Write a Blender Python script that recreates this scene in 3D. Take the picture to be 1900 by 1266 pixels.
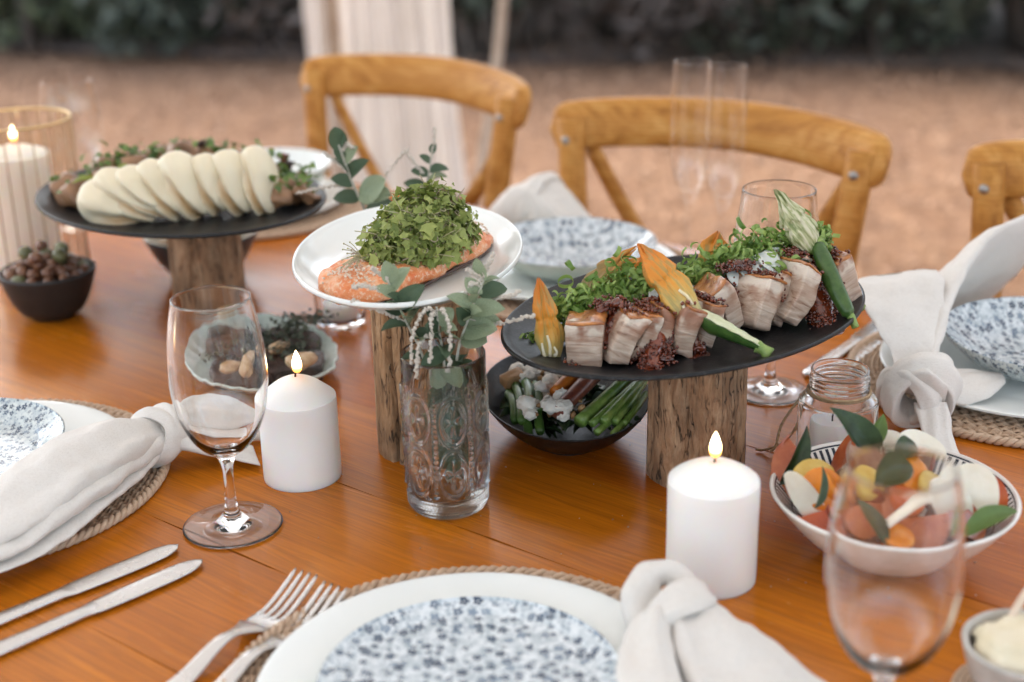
import bpy, bmesh, math, random
import numpy as np
from mathutils import Vector, Matrix, Euler, noise

for _o in list(bpy.data.objects):
    bpy.data.objects.remove(_o)
SC = bpy.context.scene
COL = SC.collection
R = math.radians
T = 0.75                      # table top height

# ------------------------------------------------------------------ camera
PITCH, ROLL, CAMH = R(20.8), R(1.2), T + 0.55
cam = bpy.data.cameras.new('camera')
cam.lens = 50
cam.sensor_width = 36
cam.clip_start = 0.02
cam.clip_end = 400
cam.dof.use_dof = True
cam.dof.focus_distance = 1.21
cam.dof.aperture_fstop = 3.2
cam_o = bpy.data.objects.new('camera', cam)
COL.objects.link(cam_o)
_fw = Vector((0, math.cos(PITCH), -math.sin(PITCH)))
_rt = Vector((1, 0, 0))
_up = _rt.cross(_fw)
_r2 = _rt * math.cos(ROLL) - _up * math.sin(ROLL)
_u2 = _up * math.cos(ROLL) + _rt * math.sin(ROLL)
_m = Matrix((_r2, _u2, -_fw)).transposed().to_4x4()
_m.translation = (0, 0, CAMH)
cam_o.matrix_world = _m
SC.camera = cam_o

# ------------------------------------------------------------------ light
SUN_EL, SUN_AZ = R(52), R(-28)      # azimuth from +Y (behind the table), to the left
w = bpy.data.worlds.new('World')
SC.world = w
w.use_nodes = True
nt = w.node_tree
nt.nodes.clear()
sky = nt.nodes.new('ShaderNodeTexSky')
sky.sky_type = 'NISHITA'
sky.sun_disc = False
sky.sun_elevation = SUN_EL
sky.sun_rotation = SUN_AZ
sky.air_density = 1.0
sky.dust_density = 4.0
hs = nt.nodes.new('ShaderNodeHueSaturation')
hs.inputs['Saturation'].default_value = 0.75
bg = nt.nodes.new('ShaderNodeBackground')
bg.inputs['Strength'].default_value = 0.15
wo = nt.nodes.new('ShaderNodeOutputWorld')
nt.links.new(sky.outputs[0], hs.inputs['Color'])
tint = nt.nodes.new('ShaderNodeMix')          # thin overcast: slightly green-white sky
tint.data_type = 'RGBA'
tint.blend_type = 'MULTIPLY'
tint.inputs[0].default_value = 1.0
tint.inputs[7].default_value = (0.985, 1.01, 0.995, 1)
nt.links.new(hs.outputs[0], tint.inputs[6])
nt.links.new(tint.outputs[2], bg.inputs['Color'])
nt.links.new(bg.outputs[0], wo.inputs['Surface'])
sun = bpy.data.lights.new('sun', 'SUN')
sun.energy = 0.5
sun.angle = R(60)
sun.color = (1.0, 0.98, 0.95)
sun_o = bpy.data.objects.new('sun', sun)
COL.objects.link(sun_o)
_sd = Vector((math.sin(SUN_AZ) * math.cos(SUN_EL), math.cos(SUN_AZ) * math.cos(SUN_EL), math.sin(SUN_EL)))
sun_o.rotation_euler = _sd.to_track_quat('Z', 'Y').to_euler()
sun_o.location = (-3, 6, 8)
SC.view_settings.view_transform = 'Standard'
SC.view_settings.look = 'None'
SC.view_settings.gamma = 1.0
SC.view_settings.use_curve_mapping = False
SC.view_settings.exposure = 2.47
SC.render.engine = 'CYCLES'
SC.cycles.max_bounces = 14
SC.cycles.transmission_bounces = 14
SC.cycles.transparent_max_bounces = 16
SC.cycles.sample_clamp_indirect = 6.0
SC.cycles.blur_glossy = 0.6

# ------------------------------------------------------------------ node helpers
def lin(r, g, b):
    f = lambda c: (c / 255 / 12.92) if c / 255 <= 0.04045 else ((c / 255 + 0.055) / 1.055) ** 2.4
    return (f(r), f(g), f(b), 1.0)

class NT:
    def __init__(s, name):
        s.m = bpy.data.materials.new(name)
        s.m.use_nodes = True
        s.t = s.m.node_tree
        s.t.nodes.clear()
        s.out = s.t.nodes.new('ShaderNodeOutputMaterial')
    def set(s, inp, v):
        if isinstance(v, bpy.types.NodeSocket):
            s.t.links.new(v, inp)
        else:
            if inp.type == 'RGBA' and len(v) == 3:
                v = (*v, 1)
            inp.default_value = v
    def n(s, typ, props=None, **ins):
        nd = s.t.nodes.new('ShaderNode' + typ)
        for k, v in (props or {}).items():
            setattr(nd, k, v)
        for k, v in ins.items():
            k = k.replace('_', ' ')
            s.set(nd.inputs[int(k[1:])] if k[0] == 'i' and k[1:].isdigit() else nd.inputs[k], v)
        return nd
    def coord(s, scale=(1, 1, 1), loc=(0, 0, 0), rot=(0, 0, 0), rnd=0.0, which='Object'):
        c = s.n('TexCoord').outputs[which]
        if rnd:
            oi = s.n('ObjectInfo').outputs['Random']
            a = s.n('VectorMath', {'operation': 'ADD'}, i0=c, i1=s.n('VectorMath', {'operation': 'SCALE'}, i0=(1, 0.7, 0.4), Scale=s.math('MULTIPLY', oi, rnd)).outputs[0])
            c = a.outputs[0]
        return s.n('Mapping', Vector=c, Scale=scale, Location=loc, Rotation=rot).outputs[0]
    def math(s, op, a, b=0.0, c=0.0, clamp=False):
        nd = s.n('Math', {'operation': op, 'use_clamp': clamp}, i0=a, i1=b)
        if len(nd.inputs) > 2:
            s.set(nd.inputs[2], c)
        return nd.outputs[0]
    def noise(s, vec, scale=5, detail=3, rough=0.5, dist=0.0):
        return s.n('TexNoise', Vector=vec, Scale=scale, Detail=detail, Roughness=rough, Distortion=dist).outputs[0]
    def ramp(s, fac, stops, interp='LINEAR'):
        nd = s.n('ValToRGB', i0=fac)
        cr = nd.color_ramp
        cr.interpolation = interp
        while len(cr.elements) < len(stops):
            cr.elements.new(0.5)
        for e, (p, c) in zip(cr.elements, stops):
            e.position = p
            e.color = c if len(c) == 4 else (*c, 1)
        return nd.outputs[0]
    def mix(s, f, a, b, blend='MIX'):
        nd = s.n('Mix', {'data_type': 'RGBA', 'blend_type': blend})
        s.set(nd.inputs[0], f); s.set(nd.inputs[6], a); s.set(nd.inputs[7], b)
        return nd.outputs[2]
    def bump(s, h, strength=0.3, dist=0.002, normal=None):
        nd = s.n('Bump', Height=h, Strength=strength, Distance=dist)
        if normal is not None:
            s.set(nd.inputs['Normal'], normal)
        return nd.outputs[0]
    def bsdf(s, **ins):
        b = s.n('BsdfPrincipled', **ins)
        s.t.links.new(b.outputs[0], s.out.inputs['Surface'])
        return s.m

def g3(v):
    return (v, v, v, 1)

def simple(name, c1, c2=None, rough=0.5, scale=60, bump=0.2, bscale=300, bd=0.001, rnd=3.0, sss=0.0, sssr=(0.01, 0.005, 0.003), coat=0.0, island=False, spec=0.5, sheen=0.0, trans=0.0):
    """two-tone noise material with fine relief"""
    k = NT(name)
    v = k.coord(rnd=rnd)
    f = k.ramp(k.noise(v, scale, 4, 0.6), [(0.3, g3(0)), (0.7, g3(1))])
    if island:
        f = k.math('ADD', k.math('MULTIPLY', f, 0.35), k.math('MULTIPLY', k.n('NewGeometry').outputs['Random Per Island'], 0.75), clamp=True)
    c = k.mix(f, c1, c2 or c1)
    nb = k.bump(k.noise(v, bscale, 3, 0.6), bump, bd)
    kw = dict(Base_Color=c, Roughness=rough, Normal=nb)
    if sss:
        kw.update(Subsurface_Weight=sss, Subsurface_Radius=sssr, Subsurface_Scale=1.0)
    if coat:
        kw.update(Coat_Weight=coat, Coat_Roughness=0.08)
    if sheen:
        kw.update(Sheen_Weight=sheen)
    kw['Specular_IOR_Level'] = spec
    m = k.bsdf(**kw)
    if trans:                                   # thin leaf: part of the light passes through
        b = k.out.inputs['Surface'].links[0].from_socket
        tr = k.n('BsdfTranslucent', Color=c)
        mx = k.n('MixShader', i0=trans, i1=b, i2=tr.outputs[0])
        k.t.links.new(mx.outputs[0], k.out.inputs['Surface'])
    return m

M = {}
def build_materials():
    # table top: oiled reddish hardwood, grain along local X
    k = NT('table_wood')
    v = k.coord(rnd=40)
    warp = k.noise(k.n('Mapping', Vector=v, Scale=(0.8, 5, 5)).outputs[0], 3, 2)
    vy = k.n('VectorMath', {'operation': 'ADD'}, i0=v, i1=k.n('CombineXYZ', Y=k.math('MULTIPLY', warp, 0.05)).outputs[0]).outputs[0]
    broad = k.noise(k.n('Mapping', Vector=vy, Scale=(1.1, 26, 26)).outputs[0], 1.6, 4, 0.55)
    fine = k.noise(k.n('Mapping', Vector=vy, Scale=(5, 260, 260)).outputs[0], 1.4, 4, 0.6)
    pores = k.noise(k.n('Mapping', Vector=v, Scale=(26, 900, 900)).outputs[0], 1.0, 2, 0.5)
    c = k.ramp(broad, [(0.28, (0.30, 0.068, 0.003)), (0.45, (0.48, 0.122, 0.004)), (0.58, (0.60, 0.165, 0.005)), (0.75, (0.69, 0.215, 0.009))])
    c = k.mix(k.ramp(fine, [(0.35, g3(0.8)), (0.6, g3(0))]), c, (0.20, 0.045, 0.004, 1))
    c = k.mix(k.ramp(pores, [(0.58, g3(0)), (0.70, g3(0.7))]), c, (0.07, 0.017, 0.004, 1))
    oi = k.n('ObjectInfo').outputs['Random']
    c = k.mix(0.45, c, k.mix(oi, (0.40, 0.095, 0.005, 1), (0.52, 0.18, 0.009, 1)))
    scr = k.noise(k.n('Mapping', Vector=v, Scale=(3, 70, 1), Rotation=(0, 0, 0.35)).outputs[0], 1.5, 1)
    scr = k.math('MULTIPLY', k.ramp(k.math('ABSOLUTE', k.math('SUBTRACT', scr, 0.5)), [(0.0, g3(1)), (0.006, g3(0))]), k.ramp(k.noise(v, 5, 2), [(0.5, g3(0)), (0.62, g3(1))]))
    c = k.mix(k.math('MULTIPLY', scr, 0.35), c, (0.62, 0.30, 0.10, 1))
    smear = k.noise(v, 7, 5, 0.6)
    ro = k.math('ADD', k.ramp(smear, [(0.3, g3(0.15)), (0.7, g3(0.24))]), k.math('MULTIPLY', fine, 0.08))
    nb = k.bump(fine, 0.12, 0.0006, k.bump(pores, 0.1, 0.0004))
    M['table'] = k.bsdf(Base_Color=c, Roughness=ro, Normal=nb, Specular_IOR_Level=0.26)
    # driftwood stumps, grain vertical
    for nm, a, b, cc in (('drift', (0.13, 0.065, 0.033), (0.44, 0.245, 0.13), (0.62, 0.42, 0.26)), ('drift_pale', (0.14, 0.07, 0.035), (0.48, 0.28, 0.14), (0.66, 0.46, 0.29))):
        k = NT(nm)
        v = k.coord(rnd=7)
        warp = k.noise(k.n('Mapping', Vector=v, Scale=(22, 22, 9)).outputs[0], 1.5, 3)
        vw = k.n('VectorMath', {'operation': 'ADD'}, i0=v, i1=k.n('CombineXYZ', X=k.math('MULTIPLY', warp, 0.022), Y=k.math('MULTIPLY', warp, -0.018)).outputs[0]).outputs[0]
        vs = k.n('Mapping', Vector=vw, Scale=(52, 52, 8)).outputs[0]
        g = k.noise(vs, 2.2, 8, 0.72, 0.4)
        big = k.noise(k.n('Mapping', Vector=v, Scale=(20, 20, 11)).outputs[0], 2.0, 4, 0.65)
        crk = k.noise(k.n('Mapping', Vector=vw, Scale=(75, 75, 9)).outputs[0], 2.0, 3, 0.5)
        crack = k.ramp(k.math('ABSOLUTE', k.math('SUBTRACT', crk, 0.5)), [(0.0, g3(1)), (0.022, g3(0))])
        crack = k.math('MULTIPLY', crack, k.ramp(big, [(0.42, g3(0)), (0.55, g3(1))]))
        c = k.ramp(g, [(0.3, a), (0.47, b), (0.66, cc)])
        c = k.mix(k.ramp(big, [(0.38, g3(0.0)), (0.62, g3(0.8))]), c, (*[x * 0.5 for x in b], 1))
        c = k.mix(k.math('MULTIPLY', crack, 0.9), c, (0.018, 0.011, 0.008, 1))
        hgt = k.math('SUBTRACT', g, k.math('MULTIPLY', crack, 0.8))
        M[nm] = k.bsdf(Base_Color=c, Roughness=0.88, Normal=k.bump(hgt, 1.0, 0.004, k.bump(k.noise(vs, 8, 4, 0.7), 0.7, 0.0012)))
    # chair oak, grain along local X of each part
    k = NT('chair_wood')
    v = k.coord(rnd=20, which='Object')
    g = k.noise(k.n('Mapping', Vector=v, Scale=(4, 60, 30)).outputs[0], 1.5, 4, 0.6, 0.4)
    rings = k.n('TexWave', {'wave_type': 'BANDS', 'bands_direction': 'Z'}, Vector=k.n('Mapping', Vector=v, Scale=(3, 10, 45)).outputs[0], Scale=1.2, Distortion=5, Detail=2).outputs[1]
    c = k.ramp(g, [(0.3, (0.32, 0.125, 0.024)), (0.5, (0.52, 0.24, 0.055)), (0.7, (0.66, 0.36, 0.11))])
    c = k.mix(k.math('MULTIPLY', rings, 0.42), c, (0.33, 0.13, 0.025, 1))
    M['chair'] = k.bsdf(Base_Color=c, Roughness=0.45, Specular_IOR_Level=0.18, Normal=k.bump(g, 0.15, 0.0006))
    # ceramics
    k = NT('black_stoneware')
    v = k.coord(rnd=3)
    sp = k.noise(v, 420, 2, 0.5)
    big = k.noise(v, 26, 4, 0.6)
    c = k.mix(k.ramp(sp, [(0.55, g3(0)), (0.72, g3(1))]), (0.008, 0.008, 0.0085, 1), (0.04, 0.038, 0.04, 1))
    M['black'] = k.bsdf(Base_Color=c, Specular_IOR_Level=0.3, Roughness=k.ramp(big, [(0.3, g3(0.30)), (0.7, g3(0.46))]), Normal=k.bump(sp, 0.25, 0.0006))
    M['dark'] = simple('dark_stoneware', (0.014, 0.012, 0.012, 1), (0.026, 0.022, 0.02, 1), 0.55, 40, 0.2, 300, 0.0006)
    M['slate'] = simple('slate_glaze', (0.016, 0.022, 0.026, 1), (0.04, 0.05, 0.055, 1), 0.4, 30, 0.1, 200, 0.0006)
    M['cream'] = simple('cream_glaze', (0.55, 0.48, 0.36, 1), (0.65, 0.58, 0.45, 1), 0.35, 60, 0.1)
    M['white'] = simple('white_glaze', (0.77, 0.795, 0.77, 1), (0.80, 0.825, 0.80, 1), 0.16, 20, 0.02, 60, 0.0006)
    M['whitebowl'] = simple('white_glaze_speckled', (0.74, 0.69, 0.62, 1), (0.82, 0.79, 0.74, 1), 0.25, 90, 0.08, 150, 0.0006)
    k = NT('green_grey_glaze')
    v = k.coord(rnd=2)
    f = k.noise(v, 34, 6, 0.7)
    sp = k.noise(v, 330, 3, 0.6)
    c = k.ramp(f, [(0.3, (0.44, 0.50, 0.45)), (0.5, (0.60, 0.68, 0.61)), (0.68, (0.72, 0.75, 0.71))])
    c = k.mix(k.ramp(sp, [(0.58, g3(0)), (0.7, g3(0.7))]), c, (0.22, 0.23, 0.21, 1))
    M['green_glaze'] = k.bsdf(Base_Color=c, Roughness=0.3, Normal=k.bump(f, 0.3, 0.002))
    # blue floral print on pale glaze (flat print)
    for nm, fs, paper in (('print_fine', 165, (0.64, 0.68, 0.66)), ('print_bold', 118, (0.70, 0.74, 0.76))):
        k = NT(nm)
        v = k.coord()
        def flowers(scale, rp, amp, pet, hole):
            vo = k.n('TexVoronoi', {'voronoi_dimensions': '2D'}, Vector=v, Scale=scale, Randomness=1.0)
            d = k.n('VectorMath', {'operation': 'SUBTRACT'}, i0=v, i1=vo.outputs['Position']).outputs[0]
            s = k.n('SeparateXYZ', Vector=d)
            ang = k.math('ARCTAN2', s.outputs[1], s.outputs[0])
            rr = k.math('ADD', k.math('MULTIPLY', k.math('COSINE', k.math('MULTIPLY', ang, pet)), amp), rp)
            rr = k.math('MULTIPLY', rr, k.math('ADD', 0.55, k.math('MULTIPLY', k.n('SeparateColor', Color=vo.outputs['Color']).outputs[2], 0.75)))
            inside = k.math('LESS_THAN', vo.outputs['Distance'], rr)
            notc = k.math('GREATER_THAN', vo.outputs['Distance'], hole)
            return k.math('MULTIPLY', inside, notc), vo.outputs['Color']
        m1, col1 = flowers(fs, 0.34, 0.10, 5, 0.09)
        m2, col2 = flowers(fs * 2.3, 0.26, 0.12, 3, 0.0)
        r1 = k.n('SeparateColor', Color=col1).outputs[0]
        r2 = k.n('SeparateColor', Color=col2).outputs[1]
        wash = k.noise(v, fs * 1.1, 3, 0.6)
        c = k.mix(k.ramp(wash, [(0.42, g3(0)), (0.62, g3(0.75))]), (*paper, 1), (0.40, 0.46, 0.49, 1))
        c = k.mix(k.math('MULTIPLY', m2, k.math('GREATER_THAN', r2, 0.42)), c, k.mix(r2, (0.13, 0.175, 0.23, 1), (0.30, 0.37, 0.43, 1)))
        c = k.mix(k.math('MULTIPLY', m1, k.math('GREATER_THAN', r1, 0.22)), c, k.ramp(r1, [(0.25, (0.024, 0.040, 0.075)), (0.7, (0.065, 0.095, 0.145)), (0.95, (0.20, 0.26, 0.33))]))
        M[nm] = k.bsdf(Base_Color=c, Roughness=0.17)
    M['celadon'] = simple('celadon_glaze', (0.42, 0.50, 0.44, 1), (0.55, 0.62, 0.56, 1), 0.2, 40, 0.03)
    # striped bowl interior: radial dashes in the rim band (flat print)
    k = NT('striped_print')
    v = k.coord()
    s = k.n('SeparateXYZ', Vector=v)
    rr = k.math('SQRT', k.math('ADD', k.math('MULTIPLY', s.outputs[0], s.outputs[0]), k.math('MULTIPLY', s.outputs[1], s.outputs[1])))
    ang = k.math('ARCTAN2', s.outputs[1], s.outputs[0])
    st = k.math('GREATER_THAN', k.math('SINE', k.math('ADD', k.math('MULTIPLY', ang, 90), k.math('MULTIPLY', k.noise(v, 90, 1), 1.2))), 0.05)
    def band(a, b):
        return k.math('MULTIPLY', k.math('GREATER_THAN', rr, a), k.math('LESS_THAN', rr, b))
    dash = k.math('MULTIPLY', st, k.math('ADD', band(0.0755, 0.0872), band(0.056, 0.0735), clamp=True))
    ln = k.math('ADD', band(0.0740, 0.0752), band(0.0876, 0.0886), clamp=True)
    c = k.mix(k.math('MAXIMUM', dash, ln), (0.80, 0.78, 0.74, 1), (0.012, 0.018, 0.035, 1))
    M['striped'] = k.bsdf(Base_Color=c, Roughness=0.22)
    # glass
    k = NT('clear_glass')
    gl = k.n('BsdfGlass', Color=(1, 1, 1, 1), Roughness=0.0, IOR=1.47)
    k.t.links.new(gl.outputs[0], k.out.inputs['Surface'])
    M['glass'] = k.m
    k = NT('pressed_glass')
    gl = k.n('BsdfGlass', Color=(0.97, 0.98, 0.98, 1), Roughness=0.02, IOR=1.5)
    mx = k.n('MixShader', i0=0.07, i1=gl.outputs[0], i2=k.n('BsdfTransparent', Color=(0.98, 0.99, 0.99, 1)).outputs[0])
    k.t.links.new(mx.outputs[0], k.out.inputs['Surface'])
    M['pressed'] = k.m
    k = NT('thin_clear_glass')
    fr = k.math('ADD', 0.03, k.math('MULTIPLY', k.math('POWER', k.n('LayerWeight', Blend=0.5).outputs[1], 4.0), 0.55))
    mx = k.n('MixShader', i0=fr, i1=k.n('BsdfTransparent', Color=(0.99, 0.99, 0.99, 1)).outputs[0], i2=k.n('BsdfGlossy', Color=(1, 1, 1, 1), Roughness=0.02).outputs[0])
    k.t.links.new(mx.outputs[0], k.out.inputs['Surface'])
    M['thin'] = k.m
    k = NT('thin_amber_glass')            # thin shell: mirror by Fresnel, the rest passes straight through with a warm tint
    fr = k.math('ADD', 0.05, k.math('MULTIPLY', k.math('POWER', k.n('LayerWeight', Blend=0.5).outputs[1], 4.0), 0.7))
    tr = k.n('BsdfTransparent', Color=(0.96, 0.91, 0.84, 1))
    gl = k.n('BsdfGlossy', Color=(1, 0.97, 0.92, 1), Roughness=0.03)
    mx = k.n('MixShader', i0=k.math('MULTIPLY', fr, 0.9), i1=tr.outputs[0], i2=gl.outputs[0])
    k.t.links.new(mx.outputs[0], k.out.inputs['Surface'])
    M['amber'] = k.m
    M['rib'] = simple('amber_rib', (0.30, 0.17, 0.07, 1), (0.42, 0.26, 0.12, 1), 0.3)
    M['gold'] = NT('gold_rim').bsdf(Base_Color=(0.72, 0.52, 0.25, 1), Metallic=1.0, Roughness=0.3)
    # wax, flame, wick
    k = NT('wax')
    v = k.coord(rnd=2)
    M['wax'] = k.bsdf(Base_Color=(0.90, 0.88, 0.85, 1), Roughness=0.42, Subsurface_Weight=0.8, Subsurface_Radius=(0.02, 0.014, 0.01), Subsurface_Scale=0.6, Normal=k.bump(k.noise(v, 120, 4), 0.06, 0.0008))
    M['wick'] = simple('wick', (0.02, 0.015, 0.01, 1), (0.05, 0.03, 0.02, 1), 0.9)
    k = NT('flame')
    z = k.n('SeparateXYZ', Vector=k.n('TexCoord').outputs['Generated']).outputs[2]
    fc = k.ramp(z, [(0.0, (0.9, 0.25, 0.05)), (0.22, (1.0, 0.42, 0.08)), (0.42, (1.0, 0.72, 0.34)), (0.7, (1.0, 0.86, 0.6)), (1.0, (1.0, 0.7, 0.3))])
    es = k.ramp(z, [(0.0, g3(0.06)), (0.25, g3(0.3)), (0.5, g3(1)), (1.0, g3(0.6))])
    em = k.n('Emission', Color=fc, Strength=k.math('MULTIPLY', es, 4.0))
    k.t.links.new(em.outputs[0], k.out.inputs['Surface'])
    M['flame'] = k.m
    # metal
    k = NT('steel')
    v = k.coord(rnd=1)
    M['steel'] = k.bsdf(Base_Color=(0.62, 0.60, 0.58, 1), Metallic=1.0, Roughness=k.ramp(k.noise(v, 40, 4), [(0.3, g3(0.2)), (0.7, g3(0.33))]), Normal=k.bump(k.noise(k.n('Mapping', Vector=v, Scale=(20, 600, 600)).outputs[0], 3, 2), 0.04, 0.0003))
    M['bolt'] = NT('bolt_metal').bsdf(Base_Color=(0.36, 0.34, 0.32, 1), Metallic=1.0, Roughness=0.45)
    # linen
    k = NT('linen')
    v = k.coord(rnd=3)
    wv = k.math('ADD', k.noise(k.n('Mapping', Vector=v, Scale=(1, 0.15, 1)).outputs[0], 1500, 2), k.noise(k.n('Mapping', Vector=v, Scale=(0.15, 1, 0.5)).outputs[0], 1500, 2))
    c = k.mix(k.ramp(wv, [(0.8, g3(0)), (1.2, g3(1))]), (0.64, 0.60, 0.555, 1), (0.70, 0.665, 0.62, 1))
    M['linen'] = k.bsdf(Base_Color=c, Roughness=0.9, Normal=k.bump(wv, 0.35, 0.0008, k.bump(k.noise(v, 70, 3), 0.25, 0.004)), Sheen_Weight=0.15)
    M['voile'] = simple('drape_cloth', (0.62, 0.57, 0.53, 1), (0.70, 0.65, 0.62, 1), 0.9, 4, 0.2, 90, 0.003, trans=0.3)
    M['canvas'] = simple('canvas_roof', (0.71, 0.735, 0.72, 1), (0.77, 0.79, 0.78, 1), 0.9, 3, 0.2, 200, 0.001, trans=0.24)
    M['rattan'] = simple('rattan', (0.34, 0.205, 0.115, 1), (0.62, 0.46, 0.33, 1), 0.6, 160, 0.3, 700, 0.0006, island=True)
    M['rattan_dark'] = simple('rattan_backing', (0.10, 0.06, 0.035, 1), (0.2, 0.12, 0.07, 1), 0.8, 200)
    M['twine'] = simple('twine', (0.32, 0.20, 0.10, 1), (0.52, 0.37, 0.22, 1), 0.9, 400, 0.6, 900, 0.001)
    # leaves
    M['sage'] = simple('sage_leaf', (0.17, 0.235, 0.125, 1), (0.40, 0.465, 0.32, 1), 0.6, 50, 0.2, 400, 0.0006, trans=0.2)
    M['sage_dark'] = simple('dark_leaf', (0.04, 0.075, 0.04, 1), (0.10, 0.15, 0.085, 1), 0.6, 50, 0.2, 400, 0.0006, trans=0.15)
    M['stem_pale'] = simple('woolly_stem', (0.42, 0.42, 0.34, 1), (0.55, 0.53, 0.46, 1), 0.9, 200)
    M['bud'] = simple('woolly_bud', (0.50, 0.45, 0.38, 1), (0.66, 0.61, 0.54, 1), 0.95, 300, 0.5, 900, 0.001)
    M['basil'] = simple('basil', (0.014, 0.036, 0.012, 1), (0.045, 0.085, 0.03, 1), 0.4, 90, 0.3, 300, 0.001, trans=0.12)
    M['cress'] = simple('cress', (0.085, 0.14, 0.016, 1), (0.43, 0.48, 0.14, 1), 0.5, 60, 0.2, 400, 0.0005, island=True, trans=0.25)
    M['sprout'] = simple('sprout', (0.42, 0.30, 0.26, 1), (0.5, 0.52, 0.25, 1), 0.4, 60, island=True, trans=0.2)
    M['herb'] = simple('herb_leaf', (0.05, 0.10, 0.02, 1), (0.17, 0.27, 0.06, 1), 0.5, 60, island=True, trans=0.2)
    M['thyme'] = simple('thyme', (0.02, 0.028, 0.018, 1), (0.075, 0.085, 0.05, 1), 0.7, 60, island=True)
    M['onion'] = simple('spring_onion', (0.07, 0.17, 0.018, 1), (0.37, 0.50, 0.14, 1), 0.35, 60, 0.1, 300, 0.0005, island=True, trans=0.25)
    # food
    k = NT('pork')
    v = k.coord(rnd=2)
    lay = k.noise(k.n('Mapping', Vector=v, Scale=(14, 34, 110)).outputs[0], 1.6, 4, 0.6, 1.1)
    c = k.ramp(lay, [(0.32, (0.24, 0.13, 0.08)), (0.44, (0.42, 0.295, 0.22)), (0.58, (0.52, 0.40, 0.31)), (0.72, (0.61, 0.50, 0.41))])
    gz = k.n('SeparateXYZ', Vector=k.n('TexCoord').outputs['Generated']).outputs[2]
    gz = k.math('ADD', gz, k.math('MULTIPLY', k.math('SUBTRACT', k.noise(v, 60, 3), 0.5), 0.35))
    c = k.mix(k.ramp(gz, [(0.70, g3(0)), (0.80, g3(0.8))]), c, (0.72, 0.64, 0.54, 1))
    glz = k.math('MULTIPLY', k.ramp(gz, [(0.42, g3(0)), (0.8, g3(1))]), k.ramp(k.noise(v, 42, 3), [(0.46, g3(0)), (0.56, g3(0.85))]))
    c = k.mix(glz, c, (0.26, 0.085, 0.03, 1))
    c = k.mix(k.ramp(gz, [(0.05, g3(0.55)), (0.2, g3(0))]), c, (0.50, 0.36, 0.28, 1))
    M['pork'] = k.bsdf(Base_Color=c, Roughness=0.42, Normal=k.bump(lay, 0.5, 0.002, k.bump(k.noise(v, 500, 3), 0.2, 0.0006)), Subsurface_Weight=0.15, Subsurface_Radius=(0.006, 0.003, 0.002), Subsurface_Scale=0.5)
    M['crackling'] = simple('crackling', (0.20, 0.045, 0.010, 1), (0.60, 0.24, 0.055, 1), 0.28, 90, 0.5, 300, 0.002, coat=0.4)
    M['sauce'] = simple('seed_relish', (0.035, 0.008, 0.005, 1), (0.20, 0.036, 0.010, 1), 0.08, 200, 0.2, 400, 0.001, island=True, coat=0.6)
    M['daikon'] = simple('daikon', (0.62, 0.63, 0.58, 1), (0.75, 0.75, 0.70, 1), 0.25, 60, 0.1, sss=0.3)
    k = NT('petal')
    v = k.coord(rnd=0.5, which='Generated')
    zz = k.n('SeparateXYZ', Vector=k.n('TexCoord').outputs['Generated']).outputs[2]
    st = k.noise(k.n('Mapping', Vector=k.n('TexCoord').outputs['Object'], Scale=(160, 160, 14)).outputs[0], 2.0, 3)
    c = k.ramp(k.math('ADD', zz, k.math('MULTIPLY', k.math('SUBTRACT', st, 0.5), 0.45)), [(0.0, (0.50, 0.46, 0.24)), (0.22, (0.56, 0.38, 0.10)), (0.5, (0.66, 0.27, 0.025)), (1.0, (0.62, 0.17, 0.01))])
    c = k.mix(k.ramp(st, [(0.38, g3(0.6)), (0.52, g3(0))]), c, (0.27, 0.25, 0.09, 1))
    M['petal'] = k.bsdf(Base_Color=c, Roughness=0.5, Normal=k.bump(st, 0.6, 0.002))
    k = NT('petal_brown')
    zz = k.n('SeparateXYZ', Vector=k.n('TexCoord').outputs['Generated']).outputs[2]
    st = k.noise(k.n('Mapping', Vector=k.n('TexCoord').outputs['Object'], Scale=(170, 170, 12)).outputs[0], 2.0, 3)
    c = k.ramp(k.math('ADD', zz, k.math('MULTIPLY', k.math('SUBTRACT', st, 0.5), 0.5)), [(0.0, (0.22, 0.20, 0.08)), (0.45, (0.30, 0.19, 0.06)), (0.75, (0.45, 0.20, 0.035)), (1.0, (0.60, 0.22, 0.02))])
    M['petal_brown'] = k.bsdf(Base_Color=c, Roughness=0.55, Normal=k.bump(st, 0.6, 0.002))
    k = NT('petal_green')
    st = k.noise(k.n('Mapping', Vector=k.n('TexCoord').outputs['Object'], Scale=(190, 190, 12)).outputs[0], 2.0, 2)
    c = k.ramp(st, [(0.36, (0.19, 0.24, 0.08)), (0.5, (0.44, 0.46, 0.25)), (0.62, (0.62, 0.60, 0.42))])
    M['petal_green'] = k.bsdf(Base_Color=c, Roughness=0.5, Normal=k.bump(st, 0.6, 0.002))
    M['stamen'] = simple('stamen', (0.72, 0.62, 0.36, 1), (0.8, 0.75, 0.6, 1), 0.4)
    M['zuc_skin'] = simple('zucchini_skin', (0.022, 0.065, 0.012, 1), (0.07, 0.14, 0.03, 1), 0.3, 120, 0.1)
    M['zuc_flesh'] = simple('zucchini_flesh', (0.55, 0.60, 0.34, 1), (0.70, 0.72, 0.52, 1), 0.35, 160, 0.2, 500, 0.0008, sss=0.2)
    M['zuc_light'] = simple('zucchini_stalk', (0.15, 0.25, 0.05, 1), (0.3, 0.40, 0.12, 1), 0.4, 100)
    k = NT('salmon')
    v = k.coord(rnd=1)
    f = k.noise(v, 55, 5, 0.65, 0.5)
    sp = k.noise(v, 300, 3, 0.6)
    c = k.ramp(f, [(0.32, (0.66, 0.15, 0.035)), (0.5, (0.74, 0.27, 0.10)), (0.66, (0.78, 0.46, 0.28))])
    c = k.mix(k.ramp(sp, [(0.52, g3(0)), (0.64, g3(0.75))]), c, (0.78, 0.58, 0.42, 1))
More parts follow.
